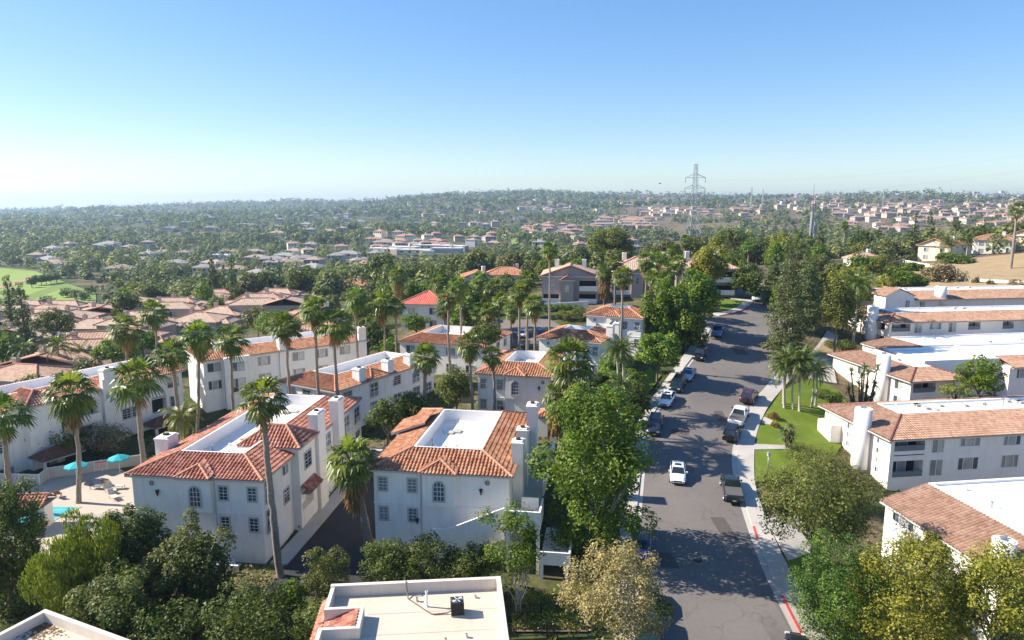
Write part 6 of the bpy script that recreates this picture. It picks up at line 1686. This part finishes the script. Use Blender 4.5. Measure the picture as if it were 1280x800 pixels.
    con(264, 324, 232, 27, 'tall dark cone-shaped conifer standing alone above the tan condos', n=7000, ls=.6, top=.22, tiers=14)
    tr(346, 406, 138, 62, 36, 'bright green bushy tree mass behind the far white row', 'leaf_bright', n=5500, ls=.42, k=22)
    tr(322, 400, 150, 40, 34, 'mid green tree left of the bright bushy mass', 'leaf_valley', n=3500, ls=.45)
    tr(520, 402, 138, 36, 26, 'dark climbing shrub against the red-roofed house', 'leaf_bright', n=3000, ls=.36, low=-.9)
    # right: yucca, agave, shrubs and hedges
    def blades(name, px, py, d, heads, R_, label, m):
        p = at(px, py, d); z = H(p.x, p.y); o = empty(name, (p.x, p.y, z), 0, label, 'plant'); rng = np.random.default_rng(int(px))
        tb = MB(); V = []; Fc = []; T = []
        for hx, hz in heads:
            q = at(px + hx, py + hz, d); c = np.array([q.x - p.x, rng.uniform(-.8, .8), q.z - z]); tb.tube([(c[0] * .25, c[1] * .25, -.2), (c[0] * .7, c[1] * .7, c[2] * .5), tuple(c)], [.16, .12, .09], 6)
            for u in unit(rng, 46):
                u[2] = u[2] * .8 + .3; u /= np.linalg.norm(u); s = np.cross(u, [0, 0, 1.]); s /= np.linalg.norm(s) + 1e-6; b0 = len(V); L = R_ * rng.uniform(.75, 1.15)
                V += [c - s * .05, c + s * .05, c + u * L * .6 + s * .055, c + u * L * .6 - s * .055, c + u * L + np.array([0, 0, -.12 * L])]; Fc += [(b0, b0 + 1, b0 + 2, b0 + 3), (b0 + 3, b0 + 2, b0 + 4)]; t = rng.uniform(); T += [t, t]
        tb.build('stem', M['bark'], o, True); ob('leaf_rosettes', meshof('leaf_rosettes', V, Fc, m, attrs={'tint': T}), o)
    blades('yucca', 1078, 500, 98, ((-14, -36), (-4, -44), (8, -34), (16, -42), (-18, -14), (-6, -20), (6, -16), (16, -20), (-12, 0), (4, 0), (14, -4), (-2, -30)), 1.15, 'many-headed spiky yucca at the corner of the middle apartment block', M['leaf_yucca'])
    blades('agave', 985, 552, 87, ((0, -12), (-4, -6), (5, -8), (0, -2), (-6, -14), (6, -16)), 1.0, 'grey-green spiky plant on the lawn beside the hedge', M['leaf_yucca'])
    blades('cycad', 605, 693, 57, ((0, -2), (6, 0)), 1.1, 'small dark spiky cycad at the right end of the bush row', M['leaf_dark'])
    sh(967, 519, 89.5, 12, 12, 'round bronze-leaved shrub on the lawn near the white pickup', 'leaf_red', n=900, ls=.14); sh(970, 531, 87.5, 10, 9, 'small low bronze shrub in front of the round one', 'leaf_red', n=500, ls=.14)
    sh(1018, 570, 82, 62, 26, 'wide clipped hedge with bronze tips by the apartment chimney', 'leaf_hedge', n=5000, ls=.16, ry=2.6, box=True)
    sh(1050, 610, 76, 60, 44, 'green hedge mass below the apartment corner', 'leaf_hedge', n=4500, ls=.2, ry=2.0)
    sh(1034, 494, 102, 36, 14, 'dark clipped hedge along the white side wall on the lawn', 'leaf_dark', n=2500, ls=.2, ry=1.2, box=True, rot=R(-70))
    sh(1050, 431, 124, 34, 12, 'dark clipped hedge under the olive-yellow tree', 'leaf_dark', n=2200, ls=.25, ry=1.6, box=True)
    sh(702, 384, 150, 52, 7, 'long clipped green hedge behind the far car park', 'leaf_bright', n=3500, ls=.28, ry=1.2, box=True)
    sh(704, 393, 146, 20, 14, 'round clipped olive bush beside the far car park', 'leaf_olive', n=1800, ls=.26); sh(722, 392, 144, 26, 16, 'wide olive bush between car park and orange roof', 'leaf_olive', n=2200, ls=.26)
    # hillside at right
    for px, py, d, w, h, lf, l in ((1128, 348, 178, 46, 26, 'leaf_bright', 'broad bright green tree above the rearmost apartment block'), (1104, 330, 215, 40, 26, 'leaf_valley', 'mid green tree left of the curved garden wall'), (1174, 345, 196, 44, 28, 'leaf_grey2', 'bare brownish tree above the rearmost apartment roof'), (1145, 352, 180, 26, 18, 'leaf_bright', 'small bright tree right of the broad green one'),
        (1192, 334, 232, 44, 16, 'leaf_bright', 'low bright shrub belt below the cream houses'), (1238, 298, 300, 40, 16, 'leaf_bright', 'flat-topped green tree behind the cream houses'), (1140, 333, 220, 28, 12, 'leaf_bright', 'low bright hedge tree left of the cream gable'), (1088, 312, 300, 30, 20, 'leaf_valley', 'dark tree left of the cream gable house')):
        tr(px, py, d, w, h, l, lf, n=3000, ls=max(.3, d * .0032), low=-.8)
    for i, (px, py, w) in enumerate(((1203, 352, 15), (1220, 354, 9), (1237, 356, 8), (1266, 358, 11), (1276, 361, 9), (1227, 374, 9), (1243, 377, 7))):
        p = ground(px, py); shrub(p.x, p.y, p.z, w * .11, w * .11, w * .1, 'dry tan shrub dotting the bare hillside', 'leaf_grey2', n=500, ls=.35, group='dry shrubs on the bare slope')

M['leaf_bright2'] = leafmat('juniper_leaf', (.014, .040, .008), (.034, .074, .012), (.11, .175, .022), .2, hue=.01)
M['leaf_olive2'] = leafmat('mixed_leaf', (.030, .052, .014), (.068, .094, .024), (.16, .168, .04))
M['leaf_pepper'] = leafmat('pepper_leaf', (.035, .060, .010), (.085, .115, .018), (.17, .185, .035))
M['leaf_grey2'] = leafmat('dry_leaf', (.075, .070, .042), (.13, .115, .068), (.20, .175, .105), .2)
M['leaf_yucca'] = leafmat('yucca_blade', (.040, .070, .030), (.085, .120, .050), (.16, .19, .085), .15, .4)

def fairway_row():
    for i, (px, py) in enumerate(((45, 357), (52, 357), (58, 356), (64, 355), (71, 354), (40, 360))):
        p = ground(px, py); o = tree(p.x, p.y, p.z, 2.4, 2.2, 3.0, 'small round tree of the short row between the two fairways', 'leaf_dark', n=900, ls=.6, k=12, group='row of small trees on the fairway', key=('fw',))
    for i, (px, py) in enumerate(((84, 372), (96, 374), (106, 376), (60, 384), (20, 372), (114, 368))):
        p = ground(px, py); tree(p.x, p.y, p.z, 3.0, 2.2, 2.4, 'bushy olive tree edging the lower fairway', 'leaf_olive2', n=900, ls=.6, k=12, group='bushes edging the lower fairway', key=('fx',), low=-.9)

def garden_fill():
    """garden trees between the houses where the picture shows them"""
    rng = random.Random(77)
    zones = [((300, 660), (118, 200), 34, 'green garden tree in the belt behind the white townhouses', 'garden trees behind the townhouses', ('leaf_valley', 'leaf_bright', 'leaf_dark')),
             ((-40, 320), (104, 240), 26, 'small green tree between the tan and salmon condo roofs', 'trees among the condos', ('leaf_valley', 'leaf_bright', 'leaf_olive2', 'leaf_dark')),
             ((560, 960), (172, 260), 30, 'leafy tree behind the mauve condos and the street end', 'trees behind the mauve condos', ('leaf_valley', 'leaf_olive2', 'leaf_bright')),
             ((950, 1110), (128, 260), 34, 'tree in the green belt between the street pine and far apartment block', 'trees right of the street', ('leaf_valley', 'leaf_olive2', 'leaf_bright', 'leaf_yellow')),
             ((1080, 1330), (205, 320), 18, 'garden tree around the cream hillside houses', 'trees around the hillside houses', ('leaf_valley', 'leaf_bright', 'leaf_olive2')),
             ((720, 800), (84, 112), 8, 'shrubby green tree under the feathery palms left of the street', 'shrubby trees left of the street', ('leaf_dark', 'leaf_bright')),
             ((1240, 1400), (100, 122), 0, 'shrub', 'shrubs', ('leaf_dark',))]
    for (p0, p1), (d0, d1), n, lab, grp, lfs in zones:
        k = t = 0
        while k < n and t < n * 12:
            t += 1; d = rng.uniform(d0, d1); px = rng.uniform(p0, p1); x = (px - 640) / F * d; y = d * .98; r = rng.uniform(1.7, 3.8) * (.75 if d < 125 else 1)
            if not free(x, y, r * .8) or blocks(x, y, H(x, y) + r * 2.6): continue
            lf = rng.choice(lfs); v = rng.randrange(3); rz = r * rng.uniform(.8, 1.1)
            tone = {'leaf_valley': 'mid green', 'leaf_bright': 'bright green', 'leaf_dark': 'dark green', 'leaf_olive2': 'olive', 'leaf_yellow': 'yellowish'}[lf]
            o = tree(x, y, H(x, y), 2.6, 2.5, 3.6, tone + ' ' + lab, lf, n=1700, ls=.48, k=16, group=grp + ', ' + tone, key=('g', lf, v)); s = r / 2.6; o.scale = (s, s, s * rng.uniform(.9, 1.25)); k += 1

def condos():
    def unit_(x, y, rz, w, l, h, lab, tm, mw, v, grp=None):
        o = empty('condo', (x, y, H(x, y) - .2), rz, lab, 'house', grp)
        wb = MB(); wallbox(wb, -w / 2, w / 2, 0, l, -2.5, h, {'F': [(-w / 2 + 1.0, -w / 2 + 3.6, .6, 2.4, .8)]}); wallbox(wb, w / 2 - .6, w / 2 + 2.6, 1.5, l - 1, -2.5, h - .6); wb.build('wall', [M[mw], M['dark']], o)
        T = Tiles(.6, .05, 4)
        if v % 3 == 0: hip_roof(T, -w / 2, w / 2, 0, l, h, 1.7, .5, 'x')
        elif v % 3 == 1: hip_roof(T, -w / 2, w / 2, 0, l, h, 1.9, .5, 'y', gable='F')
        else: hip_roof(T, -w / 2, w / 2, 0, l * .6, h, 1.4, .5, 'x'); hip_roof(T, -w / 2 + 1, w / 2 - 1, l * .6, l, h + .9, 1.2, .4, 'x')
        hip_roof(T, w / 2 - .6, w / 2 + 2.6, 1.5, l - 1, h - .55, 1.0, .4, 'y'); T.build(o, tm, 'ridge')
        chimney(o, -w / 4, -w / 4 + .9, l * .55, l * .55 + .9, h, h + 2.7, mw)
        win(o, 'F', 0, w * .18, h - 1.5, 1.7, 1.2, 'slide', 'trim'); win(o, 'F', .8, -w / 2 + 2.3, h - 1.8, 1.8, 1.6, 'slide', 'trim')
    lst = [(-5, 470, 118, 14, 's'), (45, 462, 126, 15, 's'), (95, 448, 134, 13, 's'), (150, 446, 150, 12, 's'), (8, 438, 160, 12, 't'), (30, 420, 178, 13, 't'), (105, 415, 172, 13, 't'), (128, 398, 196, 16, 't'),
           (60, 398, 200, 13, 't'), (100, 390, 216, 14, 't'), (165, 388, 222, 13, 't'), (205, 400, 192, 14, 't'), (215, 384, 226, 13, 't'), (240, 398, 198, 13, 't'), (262, 386, 224, 13, 't'), (285, 396, 204, 13, 't'), (308, 384, 226, 12, 't'), (335, 392, 206, 12, 't'), (190, 412, 168, 12, 't'), (345, 380, 236, 12, 't'), (15, 404, 206, 12, 't'), (395, 420, 142, 12, 's'), (80, 406, 186, 13, 't'), (318, 402, 188, 13, 't'), (268, 406, 184, 12, 't'), (358, 398, 184, 12, 't'), (148, 424, 160, 12, 't'), (240, 412, 172, 12, 't')]
    for i, (px, py, d, w, c) in enumerate(lst):
        x = (px - 640) / F * d; y = d * .985
        unit_(x, y, R(-12 + (i * 37) % 26), w, 9.5, 3.3 + (i % 3) * .9, 'salmon-roofed condo behind the pool-side white row' if c == 's' else 'low tan condo with pinkish shingle roof at the valley edge', 'tile_salmon2' if c == 's' else 'tile_tan', 'stucco_tan', i, 'salmon-roofed condos' if c == 's' else 'tan condos at the valley edge')
    # red roofed house and other single houses in the middle distance
    def house(px, py, d, rz, w, l, h, lab, tm, mw, rise=2.0, ax='x', gable='', z=None):
        x = (px - 640) / F * d; y = d * .985; o = empty('house', (x, y, H(x, y) - .3 if z is None else z), rz, lab, 'house')
        wb = MB(); wallbox(wb, -w / 2, w / 2, 0, l, -4, h)
        if 'F' in gable: wb.add([(-w / 2, 0, h), (w / 2, 0, h), (0, 0, h + rise * .92)], [(0, 1, 2)])
        if 'L' in gable: wb.add([(-w / 2, l, h), (-w / 2, 0, h), (-w / 2, l / 2, h + rise * .92)], [(0, 1, 2)])
        wb.build('wall', [M[mw], M['dark']], o)
        T = Tiles(.5, .06, 5); hip_roof(T, -w / 2, w / 2, 0, l, h + .02, rise, .5, ax, gable=gable); T.build(o, tm, 'ridge')
        for k in range(max(2, int(w / 4))):
            u = -w / 2 + (k + .5) * w / max(2, int(w / 4)); win(o, 'F', 0, u, h - 1.5, 1.4, 1.3, 'slide', 'trim')
            if h > 5: win(o, 'F', 0, u, h - 4.2, 1.4, 1.4, 'slide', 'trim')
        chimney(o, w * .2, w * .2 + 1, l * .6, l * .6 + 1, h, h + rise + 1.0, mw); return o
    house(528, 395, 150, R(-8), 9.5, 12, 5.6, 'white house with a bright red roof slope in the palm grove', 'tile_redbright', 'stucco', 2.2, 'x')
    house(437, 356, 262, R(5), 14, 9, 4.2, 'terracotta-roofed house left of the palm grove in the middle distance', 'tile', 'stucco'); house(445, 345, 330, R(0), 15, 10, 4, 'cream house with terracotta roof farther behind the palm grove', 'tile', 'stucco_cream')
    house(599, 344, 205, R(10), 8, 8, 5, 'white gabled house with orange roof left of the mauve condos', 'tile', 'stucco', 1.8, 'y', 'F'); house(632, 345, 215, R(-5), 13, 9, 4.4, 'orange hip-roofed house left of the mauve condos', 'tile', 'stucco_cream')
    house(1158, 324, 258, R(-48), 10.5, 13, 5.6, 'cream gabled house with brown roof on the right hillside', 'tile_brown', 'stucco_cream', 2.6, 'y', 'F'); house(1190, 322, 268, R(5), 9, 10, 4.4, 'low brown-roofed wing right of the cream gabled house', 'tile_brown', 'stucco')
    house(1232, 320, 268, R(-30), 13, 10, 5.2, 'blue-grey shaded house with brown hip roof on the right hillside', 'tile_brown', 'stucco_cool'); house(1268, 314, 272, R(-45), 11, 10, 5.6, 'cream house with orange-brown roof at the right edge of the hillside', 'tile_brown', 'stucco_cream', 2.4, 'y', 'F')
    house(1078, 328, 225, R(0), 9, 7, 3.2, 'small grey-roofed shed house under the hillside trees', 'tile_tan', 'stucco_cool')
    house(395, 428, 150, R(20), 12, 9, 4.5, 'salmon-roofed house peeking between palms behind the far white row', 'tile_salmon2', 'stucco')

M['tile_salmon2'] = tilemat('salmon_roof', (.31, .185, .12), (.41, .255, .17), (.49, .325, .225), .15)
M['tile_redbright'] = tilemat('bright_red_roof', (.42, .085, .06), (.50, .12, .085), (.56, .16, .12), .08)
M['tile_brown'] = tilemat('brown_tile', (.20, .10, .06), (.30, .155, .09), (.38, .21, .125), .15)
M['stucco_sand'] = mat('sandy_stucco', (.50, .42, .34), .9, .1, .5, spec=.2)
M['stucco_grey'] = mat('grey_siding', (.42, .42, .42), .9, .08, .5, spec=.2)
M['roof_grey'] = mat('grey_shingle', (.27, .255, .24), .9, .2, .5)
M['roof_white'] = mat('white_flat_roof', (.60, .59, .57), .8, .1, .5)
M['roof_terra'] = mat('terracotta_roof', (.38, .215, .15), .85, .25, .6)
M['roof_brown'] = mat('brown_roof', (.33, .25, .19), .9, .25, .5)

HOUSES = []
def valley_houses():
    rng = random.Random(9)
    meshes = {}; PLAN = []
    def hm(roof, wall, v):
        k = (roof, wall, v)
        if k in meshes: return meshes[k]
        w, l, h = ((15, 10, 3.4), (12, 11, 6.2), (19, 11, 3.6), (11, 9, 5.6))[v]; a = MB(); a.box(-w / 2, w / 2, -l / 2, l / 2, -3, h); 
        if v in (0, 2): a.box(w / 2 - 4, w / 2 + 3, -l / 2 - 4, -l / 2, -3, h - .3)
        for i in range(4): u = -w / 2 + (i + .5) * w / 4; a.box(u - .8, u + .8, -l / 2 - .06, -l / 2, h - 2.2, h - .8, 1)
        b = MB(); e = .6
        def hip(x0, x1, y0, y1, z, r):
            ins = min((x1 - x0), (y1 - y0)) / 2 * .98
            if x1 - x0 > y1 - y0: t = [(x0 + ins, (y0 + y1) / 2, z + r), (x1 - ins, (y0 + y1) / 2, z + r)]; f = [(0, 1, 5, 4), (1, 2, 5), (2, 3, 4, 5), (3, 0, 4), (3, 2, 1, 0)]
            else: t = [((x0 + x1) / 2, y0 + ins, z + r), ((x0 + x1) / 2, y1 - ins, z + r)]; f = [(0, 1, 4), (1, 2, 5, 4), (2, 3, 5), (3, 0, 4, 5), (3, 2, 1, 0)]
            b.add([(x0, y0, z), (x1, y0, z), (x1, y1, z), (x0, y1, z)] + t, f)
        if roof == 'roof_white': b.box(-w / 2 - .2, w / 2 + .2, -l / 2 - .2, l / 2 + .2, h, h + .5)
        else:
            hip(-w / 2 - e, w / 2 + e, -l / 2 - e, l / 2 + e, h, 2.1)
            if v in (0, 2): hip(w / 2 - 4.5, w / 2 + 3.5, -l / 2 - 4.5, -l / 2 + 2, h - .25, 1.7)
        b.box(-w * .2, -w * .2 + 1.1, 0, 1.1, h, h + 3.2, 1)
        meshes[k] = (a.mesh('wall', [M[wall], M['dark']]), b.mesh('roof', [M[roof], M[wall]])); return meshes[k]
    T, B_, Gy, Wh = 'roof_terra', 'roof_brown', 'roof_grey', 'roof_white'
    C = [((655, 722, 284, 296), 16, (T, T, T, B_), 'terracotta-roofed house in the dense cluster right of the centre valley'), ((735, 812, 273, 286), 16, (T, T, B_), 'terracotta house on the long ridge row behind the domed tree'), ((800, 870, 262, 272), 8, (T, B_), 'brown-roofed house just left of the lattice tower'),
         ((866, 955, 258, 272), 14, (T, B_, T), 'cream villa on the slope right of the lattice tower'), ((972, 1052, 244, 264), 24, (T, T, B_, Wh), 'white-walled house in the bright hilltop cluster behind the monopole'), ((1040, 1130, 256, 270), 16, (T, B_), 'tan house on the terraced right hillside'),
         ((1130, 1285, 250, 266), 26, (T, B_, T), 'sandy house on the upper right hillside terrace'), ((1140, 1285, 266, 284), 20, (B_, T), 'sandy house on the lower right hillside terrace'), ((1060, 1160, 272, 292), 10, (T, B_), 'brown-roofed house above the cream hillside gables'), ((1200, 1285, 240, 249), 12, (Wh, B_), 'white house on the right skyline'),
         ((462, 560, 296, 312), 14, (T, T, B_), 'terracotta-roofed house across the middle of the wooded valley'), ((478, 580, 311, 319), 5, (Wh, Wh), 'long white flat-roofed building in the wooded valley'), ((560, 640, 295, 312), 8, (T, B_), 'brown-roofed house half hidden in the trees of the centre valley'), ((335, 400, 306, 345), 10, (Gy, B_, Gy), 'grey-roofed house in trees above the bright green bushes'),
         ((40, 190, 306, 345), 11, (Gy, B_, Gy), 'grey-roofed house in the woods beyond the fairway'), ((190, 335, 318, 352), 10, (Gy, Wh, B_), 'pale house in the woods above the tan condos'), ((330, 460, 268, 296), 16, (Gy, Wh, B_), 'small pale house on the hazy left-centre slope'), ((90, 330, 258, 290), 16, (Gy, Wh), 'tiny pale house on the hazy far left slope'),
         ((500, 660, 252, 290), 16, (B_, Wh, T), 'tiny house on the far centre slope under the ridge'), ((650, 860, 248, 266), 22, (T, B_, Wh), 'tiny house along the far centre-right ridge'), ((420, 520, 315, 345), 6, (T, Gy), 'house among dark trees right of the condos'), ((640, 800, 296, 330), 6, (T, Gy), 'low house in the trees behind the mauve condos')]
    for (x0, x1, y0, y1), n, roofs, lab in C:
        for i in range(int(n * (1.35 if x0 > 450 else 1.15))):
            for t in range(20):
                p = ground(rng.uniform(x0, x1), rng.uniform(y0, y1)); dd = p.y
                if all((p.x - q[0]) ** 2 + (p.y - q[1]) ** 2 > (21 if dd > 700 else 24) ** 2 for q in HOUSES) and free(p.x, p.y, 10): break
            else: continue
            s = 1.0 if dd < 900 else 1.15; v = rng.randrange(4) if 'long' not in lab else 2; roof = rng.choice(roofs); wall = rng.choice(('stucco_tan2', 'stucco_cream', 'stucco_sand') if x0 > 640 else ('stucco_sand', 'stucco_cream', 'stucco_tan2', 'stucco_grey'))
            HOUSES.append((p.x, p.y))
            PLAN.append((dd, p, lab, x0, roof, wall, v, s, R(rng.uniform(-30, 30)) + (PI if rng.random() < .1 else 0)))
    PLAN.sort(key=lambda q: q[0])
    far = MB(); fm = {}
    for i, (dd, p, lab, x0, roof, wall, v, s, rz) in enumerate(PLAN):
        a, b = hm(roof, wall, v)
        if i >= 235:
            Mx = Matrix.Translation((p.x, p.y, p.z + .6)) @ Matrix.Rotation(rz, 4, 'Z') @ Matrix.Scale(s, 4)
            for me in (a, b):
                ks = [fm.setdefault(m_.name, len(fm)) for m_ in me.materials]; vv = [Mx @ q.co for q in me.vertices]; b0 = len(far.v); far.v += [tuple(q) for q in vv]
                for q in me.polygons: far.f.append(tuple(j + b0 for j in q.vertices)); far.mi.append(ks[q.material_index])
            continue
        if True:
            o = empty('house', (p.x, p.y, p.z + .6), rz, lab, 'house', lab.split(' in ')[0].split(' on ')[0] + 's, ' + str(x0)); o.scale = (s * (1.5 if 'long' in lab else 1), s, s)
            o['group'] = 'houses: ' + lab; ob('wall', a, o); ob('roof', b, o)
    tag(ob('distant_suburb', meshof('distant_suburb', far.v, far.f, [bpy.data.materials[k] for k in fm], far.mi)), 'pale houses too far off to count on the hazy hills', None, None, 'stuff')

def valley_trees():
    rng = np.random.default_rng(123)
    hs = np.array(HOUSES)
    def ok(x, y, r):
        keep = np.ones(len(x), bool)
        for hx, hy in hs:
            near = (np.abs(x - hx) < 10 + r * .5) & (y < hy + 12) & (y > hy - 24 - (hy - 300) * .015)
            # leave most houses in view from this side of the valley
            zt = Hn(x, y) + r * 1.9; hz = H(hx, hy) + 3.0; los = CZ + (hz - CZ) * y / hy
            cut = (np.abs(x / y - hx / hy) < 8.5 / hy) & (y < hy) & (zt > los) & (rng.random(len(x)) < np.where(hx < -.2 * hy, .6, np.where(hy > 650, .55, .8)))
            keep &= ~(near | cut)
        for P in PAVED[-12:]:
            pass
        return keep
    FA = [P for P in PAVED if max(q[1] for q in P) > 165]
    def notpaved(x, y): return np.array([free(a, b, 4.0) if b < 520 else True for a, b in zip(x, y)])
    # the nearest ones as trees of their own
    n = 900; y = 235 * np.exp(rng.uniform(0, 1, n) * math.log(560 / 235)); a = rng.uniform(-.80, .80, n); x = a * y
    r = rng.uniform(2.6, 5.6, n); kp = ok(x, y, r); x, y, r = x[kp], y[kp], r[kp]; kp = notpaved(x, y); x, y, r = x[kp], y[kp], r[kp]
    kp = np.array([not blocks(a_, b_, H(a_, b_) + r_ * 2.3) for a_, b_, r_ in zip(x, y, r)]); x, y, r = x[kp], y[kp], r[kp]
    # keep apart
    sel = []
    for i in np.argsort(y):
        if all((x[i] - x[j]) ** 2 + (y[i] - y[j]) ** 2 > (r[i] + r[j]) ** 2 * .45 for j in sel[-90:]): sel.append(i)
        if len(sel) >= 140: break
    kinds = ('leaf_valley', 'leaf_dark', 'leaf_olive2', 'leaf_valley', 'leaf_conifer2', 'palm')
    for c, i in enumerate(sel):
        k = kinds[int(rng.integers(0, 6))] if rng.random() < .9 else 'palm'; side = 'left' if x[i] < -.25 * y[i] else 'centre' if x[i] < .2 * y[i] else 'right'; z = H(x[i], y[i])
        if k == 'palm':
            fan_palm(x[i], y[i], z, rng.uniform(7, 12), rng.uniform(1.6, 2.2), 'palm poking out of the near %s part of the wooded valley' % side, 'valley palms, ' + side, .25, 0, 1)
        elif k == 'leaf_conifer2':
            o = conifer(x[i], y[i], z, 12, 3.0, 'dark conifer in the near %s part of the wooded valley' % side, 'leaf_conifer', n=1500, ls=.8, group='valley conifers, ' + side, tiers=8, key=('vc', c % 3)); s = r[i] / 4; o.scale = (s, s, s * 1.1)
        else:
            tone = {'leaf_valley': 'mid green', 'leaf_dark': 'dark green', 'leaf_olive2': 'olive'}[k]
            o = tree(x[i], y[i], z, 4, 3.6, 4.6, '%s round tree in the near %s part of the wooded valley' % (tone, side), k, n=1500, ls=.85, k=18, group='valley trees, %s, %s' % (tone, side), key=('v', k, c % 4)); s = r[i] / 4; o.scale = (s, s, s * rng.uniform(.85, 1.3))
    used = np.array([(x[i], y[i]) for i in sel]); ymax = max(y[i] for i in sel)
    # everything beyond reads as one mass
    V = []; T = []
    def mass(n, y0, y1, r0, r1, nf, ls, amax=.86):
        y = y0 * np.exp(rng.uniform(0, 1, n) * math.log(y1 / y0)); a = rng.uniform(-amax, amax, n); x = a * y; r = r0 * (r1 / r0) ** (rng.uniform(0, 1, n) ** 1.6) * np.where(rng.random(n) < .06, 1.55, 1.0)
        # open patches: dry clearings and fields follow a slow noise
        q = np.sin(x * .013 + y * .004) * np.sin(y * .0075 - x * .006 + 1) + .5 * np.sin(x * .031 + 2) * np.sin(y * .027) + .35 * np.sin(x * .071 + y * .043) * np.sin(y * .06 - x * .03)
        dry = np.where((a > .12) & (y > 900), .12, .45)
        kp = ok(x, y, r) & (q < dry); x, y, r = x[kp], y[kp], r[kp]
        kp = notpaved(x, y); x, y, r = x[kp], y[kp], r[kp]
        if y0 < 700: kp = np.array([not blocks(a_, b_, H(a_, b_) + r_ * 2.1) for a_, b_, r_ in zip(x, y, r)]); x, y, r = x[kp], y[kp], r[kp]
        if y0 < 600 and len(used):
            kp = np.array([np.min((used[:, 0] - a_) ** 2 + (used[:, 1] - b_) ** 2) > 16 for a_, b_ in zip(x, y)]); x, y, r = x[kp], y[kp], r[kp]
        m = len(x); h = r * rng.uniform(.8, 1.5, m); z = Hn(x, y) + h * .75
        i = np.repeat(np.arange(m), nf); u = unit(rng, len(i)); u[:, 2] = np.abs(u[:, 2]) * .95 - .22
        lob = unit(rng, m * 5).reshape(m, 5, 3); u = u * .7 + lob[i, rng.integers(0, 5, len(i))] * np.array([.7, .7, .45]); u /= np.linalg.norm(u, axis=1, keepdims=True)
        P = np.stack([x[i] + u[:, 0] * r[i], y[i] + u[:, 1] * r[i], z[i] + u[:, 2] * h[i]], 1) * 1.0
        N = u * .6 + unit(rng, len(i)) * .55 + np.array([0, 0, .6]); N /= np.linalg.norm(N, axis=1, keepdims=True)
        V.append(leaves(rng, P, N, ls, ls * .85)); tn = rng.uniform(0, 1, m); T.append(np.clip(.6 * tn[i] + .4 * rng.uniform(0, 1, len(i)), 0, 1))
    mass(3300, 235, 420, 2.4, 5.0, 120, 1.3); mass(3600, 420, 800, 2.6, 5.6, 70, 1.9); mass(7000, 800, 1700, 3.2, 6.5, 34, 3.2); mass(9500, 1700, 4300, 5, 10, 16, 6.5)
    v = np.concatenate(V); t = np.concatenate(T); o = ob('woodland', meshof('woodland', v, np.arange(len(v)).reshape(-1, 4), M['leaf_valley'], attrs={'tint': t}))
    tag(o, 'dense dark woodland filling the valley and far ridge', None, None, 'stuff')

def ground_cover():
    rng = np.random.default_rng(55); pts = []
    n = 26000; y = rng.uniform(38, 135, n); a = rng.uniform(-.82, .82, n); x = a * y
    q = np.sin(x * .35) * np.sin(y * .31 + 1) + .6 * np.sin(x * .83 + y * .6)
    kp = q > -.35; x, y = x[kp], y[kp]
    G_ = [grow(P, .3) for P in FOOT]
    kp = np.array([not any(inpoly(P, a_, b_) for P in PAVED) and not any(inpoly(P, a_, b_) for P in G_) for a_, b_ in zip(x, y)]); x, y = x[kp], y[kp]
    k = 4; x = np.repeat(x, k) + rng.normal(0, .16, len(x) * k); y = np.repeat(y, k) + rng.normal(0, .16, len(y) * k)
    P = np.stack([x, y, Hn(x, y) - .08 + np.abs(rng.normal(0, .22, len(x)))], 1); N = unit(rng, len(P)) * .6 + np.array([0, 0, .8]); N /= np.linalg.norm(N, axis=1, keepdims=True)
    o = ob('ground_cover', meshof('ground_cover', leaves(rng, P, N, .32, .2), np.arange(len(P) * 4).reshape(-1, 4), M['leaf_hedge'], attrs={'tint': rng.uniform(0, 1, len(P))}))
    tag(o, 'low mixed ground cover between the buildings', None, None, 'stuff')
    # flowering bed by the railings
    p0 = [G(*p) for p in ((640, 788), (640, 748), (690, 742), (724, 752), (730, 788))]; xs = [p.x for p in p0]; ys = [p.y for p in p0]; n = 5200
    x = rng.uniform(min(xs), max(xs), n); y = rng.uniform(min(ys), max(ys), n); kp = np.array([inpoly(p0, a_, b_) for a_, b_ in zip(x, y)]); x, y = x[kp], y[kp]
    P = np.stack([x, y, Hn(x, y) + np.abs(rng.normal(0, .25, len(x)))], 1); N = unit(rng, len(P)) * .6 + np.array([0, 0, .8]); N /= np.linalg.norm(N, axis=1, keepdims=True)
    o = ob('flower_bed', meshof('flower_bed', leaves(rng, P, N, .2, .13), np.arange(len(P) * 4).reshape(-1, 4), M['leaf_yellow'], attrs={'tint': rng.uniform(0, 1, len(P))}))
    tag(o, 'yellow-green flowering ground cover inside the iron railings', None, None, 'stuff')

all_buildings(); setting(); furniture(); towers(); condos(); footprints(); vehicles()
palms(); near_trees(); fairway_row(); garden_fill(); valley_houses(); valley_trees(); ground_cover()
